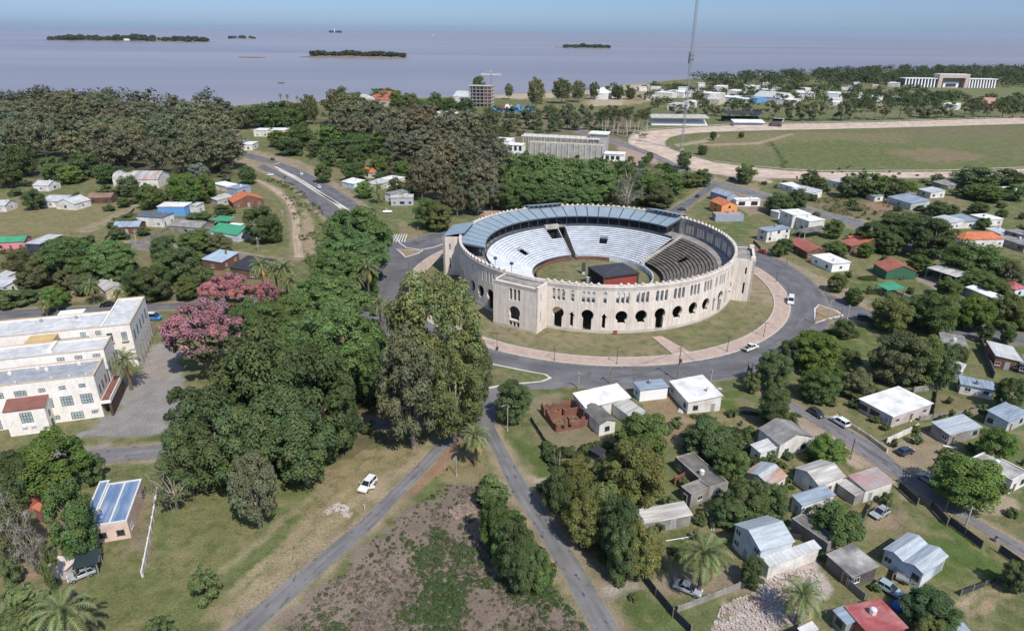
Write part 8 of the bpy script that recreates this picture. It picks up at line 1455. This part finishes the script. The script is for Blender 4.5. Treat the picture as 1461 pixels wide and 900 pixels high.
t = thing('casino_ruin', 'long abandoned white casino shell with pilasters and rooftop colonnade', 'building', (10.0, 468.0, 0), R_(-15)); mb = MB()
mb.box(0, 0, -.1, 52, 7, 9.5); mb.build('front_wall', GREYW, t)
for i in range(14): m2 = MB(); m2.box(1 + i * 3.85, -.5, -.1, 1.45 + i * 3.85, -.003, 9.9); m2.build('pilaster', mat('dull_pilaster', (.52, .50, .47), .9, .14, .3), t)
for i in range(15):
    for y in (8, 15): mb = MB(); mb.box(-6 + i * 3.8, y, 0, -5.4 + i * 3.8, y + .6, 12.0); mb.build('column', GREYW, t)
mb = MB()
for y in (8, 15): mb.box(-7, y - .1, 12.002, 48, y + .7, 12.9)
for i in range(15): mb.box(-6 + i * 3.8, 8.61, 12.1, -5.4 + i * 3.8, 14.89, 12.8)
mb.build('roof_beam', mat('white_beam', (.66, .65, .62), .85, .08), t)
mb = MB(); mb.box(41, 8.9, -.1, 52.5, 20, 15.5); mb.build('corner_block', GREYW, t); mb = MB(); mb.box(40, 8, 15.502, 53.5, 21, 16.2); mb.build('roof', ROOF['wm'], t)
mb = MB(); mb.box(52.6, -2, -.1, 66, 8, 4.6); mb.build('annex', WHT, t); mb = MB(); mb.box(52.4, -2.4, 4.602, 66.4, 8.4, 4.9); mb.build('roof', ROOF['wm'], t)
for x in (54.5, 58, 61.5): hwin(t, x + .6, -2, 1.2, 2.4, 2.4, cols=3, rows=2, frame=FRAME_D, glass=GLASS)
for x0, y0, x1, y1, h in ((-26, 2, -14, 16, 9.0), (-14, -2, -4, 8, 7.0)):
    mb = MB(); mb.box(x0, y0, -.1, x1, y1, h); wo = mb.build('side_block', WHT, t); mb = MB(); mb.box(x0 - .3, y0 - .3, h + .002, x1 + .3, y1 + .3, h + .35); mb.build('roof', ROOF['wm'], wo)
    for i in range(3): hwin(t, x0 + 2 + i * 3.4, y0, 3.5, 1.8, 3.2, cols=2, rows=2, frame=FRAME_D, glass=GLASS)
def stand(label, x, y, rz, L, D, h, roofm, wallm):
    t = thing('grandstand', label, 'grandstand', (x, y, 0), R_(rz)); mb = MB()
    for i in range(5): mb.box(0, i * D / 5, -.1, L, (i + 1) * D / 5 - .01, 1.0 + i * .8)
    mb.build('seating', wallm, t); mb = MB(); mb.slab([(-1, -2, h), (L + 1, -2, h), (L + 1, D + 1, h + 1.5), (-1, D + 1, h + 1.5)], .3); mb.build('roof', roofm, t)
    for i in range(6): m2 = MB(); m2.box(L * i / 5 - .2, D - .6, 0, L * i / 5 + .2, D - .2, h + 1); m2.build('column', STEEL, t)
stand('long open grandstand with pale flat roof at the racetrack', 128, 640, 0, 52, 14, 7.0, ROOF['fw'], WHT)
stand('dark sided grandstand behind white sloping roofs at the racetrack', 205, 672, 0, 36, 12, 8.0, ROOF['dk'], DARKC)
stand('bright white roofed stand in front of the dark sided grandstand', 205, 640, 0, 27, 9, 3.6, ROOF['wm'], WHT)
t = thing('unfinished_tower', 'unfinished concrete apartment tower with open floors near the shore', 'building', (-52, 790, 0), R_(-10))
for i in range(6): mb = MB(); mb.box(0, 0, i * 3.7 + 3.3, 27, 16, i * 3.7 + 3.7); mb.build('floor_slab', CONC, t)
for i in range(7):
    for y in (.3, 5.3, 10.3, 15.3): mb = MB(); mb.box(i * 4.35 + .1, y, 0, i * 4.35 + .6, y + .5, 22); mb.build('column', CONC, t)
mb = MB(); mb.box(17, 2, 0, 26, 14, 21.8); mb.build('core_wall', mat('hollow_brick', (.45, .26, .20), .9, .12), t); mb = MB(); mb.box(1.5, 6, 0, 16.8, 14, 21.8); mb.build('inner_wall', mat('shadowed_block', (.27, .25, .235), .9, .2), t)
t = thing('tower_crane', 'thin tower crane standing beside the unfinished tower', 'crane', (-27, 820, 0)); mb = MB()
for sx in (-.7, .7):
    for sy in (-.7, .7): mb.tube([(sx, sy, 0), (sx, sy, 34)], .14, 4)
for i in range(17): mb.tube([(-.7, -.7, i * 2), (.7, -.7, i * 2 + 2)], .09, 3); mb.tube([(.7, .7, i * 2), (-.7, .7, i * 2 + 2)], .09, 3)
mb.build('crane_mast', mat('crane_red', (.38, .16, .12), .7), t); mb = MB(); mb.box(-12, -.5, 32.2, 12, .5, 33.2); mb.tube([(0, 0, 34), (0, 0, 37)], .3, 4); mb.tube([(0, 0, 37), (11, 0, 33.2)], .08, 3); mb.tube([(0, 0, 37), (-11, 0, 33.2)], .08, 3); mb.build('jib', FRAME_W, t); mb = MB(); mb.box(8, -.9, 31, 12, .9, 34); mb.build('counterweight', CONC, t)
t = thing('water_park', 'bright blue and red inflatable water slides near the unfinished tower', 'water park', (-30, 735, 0)); mb = MB(); mb.box(0, 0, 0, 52, 26, .5); mb.build('pool', mat('pool_blue', (.05, .26, .60), .4, .1), t)
for i, (x, y, c) in enumerate(((4, 6, 'b'), (12, 14, 'r'), (20, 8, 'w'), (28, 16, 'b'), (36, 6, 'b'), (42, 15, 'b'), (16, 20, 'w'))):
    mb = MB(); mb.hexa([(x, y, .5), (x + 8, y, .5), (x + 8, y + 5, .5), (x, y + 5, .5), (x + 5, y, 5.5), (x + 8, y, 6), (x + 8, y + 5, 6), (x + 5, y + 5, 5.5)]); mb.build('slide', {'b': WALL['bl'], 'r': RED, 'w': WHT}[c], t)
t = thing('arcaded_hotel', 'long far white hotel with vertical fins and a big pink framed portal', 'hotel', (642, 1163, 0), R_(-1))
PKS = mat('pink_stone', (.50, .40, .36), .9, .08); DRK = mat('deep_window_band', (.055, .06, .065), .5, .2)
for x0, x1 in ((0, 52), (104, 150)):
    mb = MB(); mb.box(x0, 0, -.1, x1, 14, 13); mb.build('wing', DRK, t); mb = MB(); mb.box(x0 - .5, -1.8, 13.002, x1 + .5, 14.5, 14.2); mb.build('roof', ROOF['wm'], t)
    k = 10
    for i in range(k): x = x0 + (x1 - x0) * (i + .3) / k; m2 = MB(); m2.hexa([(x, -3.2, 0), (x + 1.6, -3.2, 0), (x + 1.6, -.01, 0), (x, -.01, 0), (x, -1.2, 13), (x + 1.6, -1.2, 13), (x + 1.6, -.01, 13), (x, -.01, 13)]); m2.build('fin', WHT, t)
mb = MB(); mb.box(54, -4, -.1, 60, 14, 20); mb.box(97, -4, -.1, 103, 14, 20); mb.box(60.01, -4, 15, 96.99, 14, 19.98); mb.box(60.01, 8, 0, 96.99, 13.9, 14.99); mb.build('portal', PKS, t)
mb = MB(); mb.box(66, 2, 0, 91, 7.9, 8.5); mb.build('lobby', WHT, t); mb = MB(); mb.prism([(69 + 19 * i / 12, 0) for i in range(13)] and [(70 + 17 * (1 - math.cos(math.pi * i / 12)) / 2, 1.6 + 0 * i) for i in range(2)] + [(87, 1.98), (70, 1.98)], 1.0, 6.0); mb.build('lobby_window', DRK, t)
mb = MB(); mb.box(54, -4.2, 20.002, 103, 14.2, 20.8); mb.build('roof', ROOF['wm'], t)

# ---------------------------------------------------------------- islands, boat, beacon
ISLR = mat('island_rock', (.17, .13, .10), .95, .2, .02); ISLG = (.065, .082, .040)
def island(name, label, cx, cyy, L, W, h, trees, tw_, th_, seed):
    rg = np.random.default_rng(seed); mb = MB(); k = 40; pr = []
    for j, (f, z) in enumerate(((1.06, -3.0), (1.0, -1.9), (.9, h * .5), (.55, h))):
        pr.append([(L / 2 * f * math.cos(6.2832 * i / k) * (1 + .08 * math.sin(i * 2.7 + seed)), W / 2 * f * math.sin(6.2832 * i / k) * (1 + .12 * math.sin(i * 1.9)), z) for i in range(k)])
    for a, b_ in zip(pr, pr[1:]):
        for i in range(k): j = (i + 1) % k; mb.quad(a[i], a[j], b_[j], b_[i])
    mb.poly(pr[-1]); structure(name, mb, ISLR, loc=(cx, cyy, 0), rz=math.atan2(cx, cyy) * -1 if False else 0.0)
    if trees:
        cen = []; rad = []
        for i in range(trees):
            u = rg.uniform(-1, 1); v = rg.uniform(-1, 1) * math.sqrt(1 - u * u); hh = th_ * rg.uniform(.55, 1.15) * (.55 + .45 * (1 - u * u)) * (1 + .4 * math.sin(u * 9 + seed))
            for q in range(2): cen.append((u * L * .47 + rg.normal() * 4, v * W * .42, h * .6 + hh * (.55 + .3 * q))); rad.append(tw_ * rg.uniform(.5, 1.0))
        me = cloud_mesh('island_wood', rg, cen, rad, trees * 70, tw_ * .42, hue=.06); o = link('island_wood', me, None, (cx, cyy, 0)); o['kind'] = 'stuff'; o.color = (*ISLG, 1); tag(o, None, None)
island('island', '', -2290, 4260, 1000, 250, 3, 190, 15, 19, 1); island('island', '', -2165, 5715, 220, 60, 2, 22, 13, 8, 2); island('island', '', -497, 2250, 310, 95, 2.5, 130, 9, 8, 3); island('island', '', 378, 3720, 240, 90, 2, 60, 11, 9, 4)
island('island', '', -3560, 14350, 230, 120, 4, 14, 30, 20, 5)
for (cx, cyy, L, W, s) in ((-777, 2105, 80, 8, 3), (262, 3790, 110, 18, 6), (-640, 2190, 40, 10, 9)): island('reef', '', cx, cyy, L, W, .2, 0, 0, 0, s)
t = thing('house', 'white house on the long wooded island', 'house', (-2255, 4180, 3)); mb = MB(); mb.box(-15, -6, 0, 15, 6, 10); mb.build('wall', WHT, t); mb = MB(); mb.box(-16, -7, 10.01, 16, 7, 11); mb.build('roof', ROOF['wm'], t)
t = thing('beacon', 'white beacon tower on the tiny distant island', 'beacon', (-3570, 14300, 4)); mb = MB(); mb.tube([(0, 0, 0), (0, 0, 60)], [9, 6], 8); mb.build('tower', WHT, t); mb = MB(); mb.lathe([(7, 60), (7, 70), (1, 76)], 8); mb.build('lantern', WHT, t)
t = thing('boat', 'small dark boat alone on the brown river', 'boat', (-376, 1132, -2.0), R_(10)); mb = MB(); mb.prism([(-5, -1.4), (3, -1.6), (5.5, 0), (3, 1.6), (-5, 1.4)], -.4, 1.0); mb.build('hull', DARKST, t); mb = MB(); mb.box(-2, -1, 1.002, 1, 1, 2.6); mb.build('cabin', STEEL, t)
t = thing('sailing_boat', 'tiny white sail far out on the river', 'boat', (-1110, 9800, -2)); mb = MB(); mb.prism([(-8, -2), (5, -2.2), (9, 0), (5, 2.2), (-8, 2)], -.5, 2); mb.build('hull', WHT, t); mb = MB(); mb.hexa([(-6, -.2, 3), (1, -.2, 3), (1, .2, 3), (-6, .2, 3), (.6, -.1, 24), (1, -.1, 24), (1, .1, 24), (.6, .1, 24)]); mb.build('sail', WHT, t); mb = MB(); mb.tube([(1.3, 0, 2), (1.3, 0, 26)], .25, 5); mb.build('mast', STEEL, t)

rv = random.Random(12)
for (x, y) in VILLAGE:
    st = rv.choice(('flat', 'flat', 'gx', 'shed')); wl_k = rv.choice(('wh', 'wq', 'wh', 'cr')); rf = {'flat': 'wm', 'gx': rv.choice(('fw', 'zw', 'rt')), 'shed': 'zw'}[st]
    t = house(x, y, rv.uniform(-30, 30), rv.uniform(9, 15), rv.uniform(7, 11), rv.uniform(3.6, 6), st, wl_k, rf, 'www', 'w', 'house', 'small pale house of the village scattered along the far shore'); t['group'] = 'far shore village'

# ---------------------------------------------------------------- stuff nobody could count
def wood(label, seed, pts_fn, cnt, hmin, hmax, rmin, rmax, per, col, leaf, nm='far_wood'):
    rg = np.random.default_rng(seed); cen = []; rad = []; got = 0
    while got < cnt:
        x, y = pts_fn(rg); h = rg.uniform(hmin, hmax); r = rg.uniform(rmin, rmax); got += 1
        for q in range(3): cen.append((x + rg.normal() * r * .4, y + rg.normal() * r * .4, h * (.42 + .2 * q))); rad.append(r * (.95 - .16 * q))
    me = cloud_mesh(nm, rg, cen, rad, cnt * per, leaf, hue=.07); o = link(nm, me); o['kind'] = 'stuff'; o.color = (*col, 1)
def shore_band(x0, x1, d0, d1):
    def f(rg):
        x = rg.uniform(x0, x1); return x, float(np.interp(x, shx, shy)) - rg.uniform(d0, d1)
    return f
def rect(x0, x1, y0, y1):
    def f(rg): x = rg.uniform(x0, x1); return x, rg.uniform(y0, y1)
    return f
wood('far coast', 1, shore_band(330, 1900, 30, 330), 620, 6, 13, 7, 12, 60, (0.075, 0.099, 0.047), 1.9)
wood('houses wood', 2, rect(150, 640, 800, 1120), 200, 4, 8, 4, 7, 70, (0.081, 0.107, 0.047), 1.4)
wood('hotel wood', 3, rect(600, 1300, 1180, 1420), 260, 8, 15, 8, 13, 60, (0.073, 0.096, 0.047), 2.0)
wood('behind belt', 4, rect(380, 900, 760, 980), 130, 5, 10, 5, 8, 70, (0.081, 0.109, 0.047), 1.5)
wood('shore left', 5, shore_band(-900, -330, 5, 160), 160, 12, 20, 8, 12, 80, (0.094, 0.104, 0.055), 1.6)
wood('left far wood', 6, rect(-760, -440, 420, 740), 240, 14, 22, 8, 12, 80, (0.101, 0.109, 0.062), 1.6)
wood('right far trees', 7, rect(330, 520, 300, 430), 60, 5, 10, 4, 7, 120, (0.055, 0.086, 0.031), .9)
wood('racetrack hedge', 8, rect(75, 175, 505, 560), 1, 3, 4, 2, 3, 60, (0.052, 0.078, 0.026), .7)
def in_poly(poly):
    px = [p[0] for p in poly]; py = [p[1] for p in poly]
    def f(rg):
        while True:
            x, y = rg.uniform(min(px), max(px)), rg.uniform(min(py), max(py))
            if inside(np.array([x]), np.array([y]), poly)[0]: return x, y
    return f
for i, (pl, cnt, h0, h1, col) in enumerate(MASSES): wood('undergrowth', 60 + i, in_poly(pl), cnt, h0, h1, h0 * .7, h1 * .55, 130 if h1 < 4 else 150, col, .16 + .075 * h1, 'undergrowth')
def far_trees():
    rg = np.random.default_rng(71); cen = []; rad = []; tb = MB()
    for (x, y, h, R, sp) in FAR_TREES:
        c, r = clumps(rg, SPEC[sp][0], 22); cen += list(c * np.array((R, R, h / 2)) + np.array((x, y, 0))); rad += list(r * R * 1.15); tb.tube([(x, y, 0), (x + .3, y, h * .6)], [.45, .25], 5)
    me = cloud_mesh('far_trees', rg, cen, rad, len(FAR_TREES) * 1500, .62, hue=.08); o = link('far_trees', me); o['kind'] = 'stuff'; o.color = (.120, .146, .072, 1)
    tb.build('far_trees', BARK)['kind'] = 'stuff'
far_trees()
def scatter(name, seed, n, poly, smin, smax, col, per=26, hue=.07, keep=None, flat=.7, leaf=.16):
    rg = np.random.default_rng(seed); px = [p[0] for p in poly]; py = [p[1] for p in poly]; cen = []; rad = []
    while len(cen) < n:
        x = rg.uniform(min(px), max(px), 400); y = rg.uniform(min(py), max(py), 400); ok = inside(x, y, poly)
        if keep is not None: ok &= keep(x, y)
        for q in np.where(ok)[0]: s = rg.uniform(smin, smax); cen.append((x[q], y[q], s * .35)); rad.append(s)
    cen, rad = cen[:n], rad[:n]; me = cloud_mesh(name, rg, cen, rad, n * per, leaf, hue=hue, up=.5); o = link(name, me); o['kind'] = 'stuff'; o.color = (*col, 1)
CLEAR = next(z[0] for z in ZONES if z[1] == (.178, .140, .114))
nz = lambda th, s, sd: (lambda x, y: vnoise(x, y, s, sd) > th)
_wr = np.random.default_rng(9)
nzw = lambda x, y: vnoise(x, y, 8, 31) * .6 + vnoise(x, y, 2.2, 32) * .25 + _wr.random(x.shape) * .30 > .70
scatter('weeds', 11, 1500, CLEAR, .16, .5, (.092, .135, .056), 24, keep=nzw, leaf=.12); scatter('weeds', 12, 900, CLEAR, .12, .36, (.095, .120, .056), 20, leaf=.10)
scatter('dead_brush', 13, 900, CLEAR, .15, .4, (.215, .18, .145), 16, keep=nz(.52, 4.0, 37), leaf=.12)
VERGE = next(z[0] for z in ZONES if z[1] == (.122, .142, .056))
scatter('grass', 14, 2600, VERGE, .05, .12, (.25, .225, .125), 7, keep=nz(.45, 7, 41), leaf=.07)
for sd, zc in ((15, (.10, .125, .045)), (16, (.10, .115, .045)), (17, (.115, .135, .05)), (18, (.19, .165, .09))):
    zp = [z[0] for z in ZONES if z[1] == zc]
    for q, pl in enumerate(zp): scatter('undergrowth', sd * 10 + q, 420, pl, .2, .7 if zc != (.10, .115, .045) else 1.4, (.088, .105, .044), 24, keep=nz(.55, 6, 43))
VAC = next(z[0] for z in ZONES if z[1] == (.155, .135, .075)); scatter('undergrowth', 19, 500, VAC, .3, .9, (.10, .10, .045), 22, keep=nz(.5, 8, 47))
RUB = next(z[0] for z in ZONES if z[1] == (.36, .31, .28)); rg = random.Random(5); mb = MB(); k = 0
def heap(poly, cnt, m, smin, smax):
    mb = MB(); px = [p[0] for p in poly]; py = [p[1] for p in poly]; k = 0
    while k < cnt:
        x, y = rg.uniform(min(px), max(px)), rg.uniform(min(py), max(py))
        if not inside(np.array([x]), np.array([y]), poly)[0]: continue
        s = rg.uniform(smin, smax) * rg.choice((.6, 1, 1, 1.5)); a = rg.uniform(0, 3); z = rg.uniform(0, .5) * s; c, d = math.cos(a) * s, math.sin(a) * s; mb.prism([(x + c, y + d), (x - d, y + c * .7), (x - c * .8, y - d), (x + d, y - c)], z - .1, z + s * rg.uniform(.5, 1.1)); k += 1
    o = mb.build('rubble', m); o['kind'] = 'stuff'
RB2 = [(p[0] * .94 + RUB[0][0] * .06, p[1] * .94 + RUB[0][1] * .06) for p in RUB]
heap(RB2, 2600, mat('pale_rubble', (.46, .41, .385), .95, .22, .8, (.36, .25, .21), .45), .05, .17)
heap(SANDHEAP, 150, mat('white_rubble', (.44, .40, .365), .95, .15), .08, .24); heap([(p[0] * 1, p[1]) for p in BRUSHPILE], 420, mat('cut_wood', (.25, .19, .15), .95, .3), .08, .3)

# ---------------------------------------------------------------- thin sea air round the whole scene
hz = bpy.data.materials.new('haze_air'); hz.use_nodes = True; n = hz.node_tree.nodes; l = hz.node_tree.links
n.remove(n['Principled BSDF']); pv = n.new('ShaderNodeVolumePrincipled'); pv.inputs['Color'].default_value = (.70, .84, 1.0, 1); pv.inputs['Density'].default_value = 1.8e-5; pv.inputs['Anisotropy'].default_value = 0.2
l.new(pv.outputs[0], n['Material Output'].inputs['Volume'])
mb = MB(); mb.box(-41000, -1500, -8.0, 41000, 41000, 185.0); hb = mb.build('haze', hz); hb['kind'] = 'stuff'
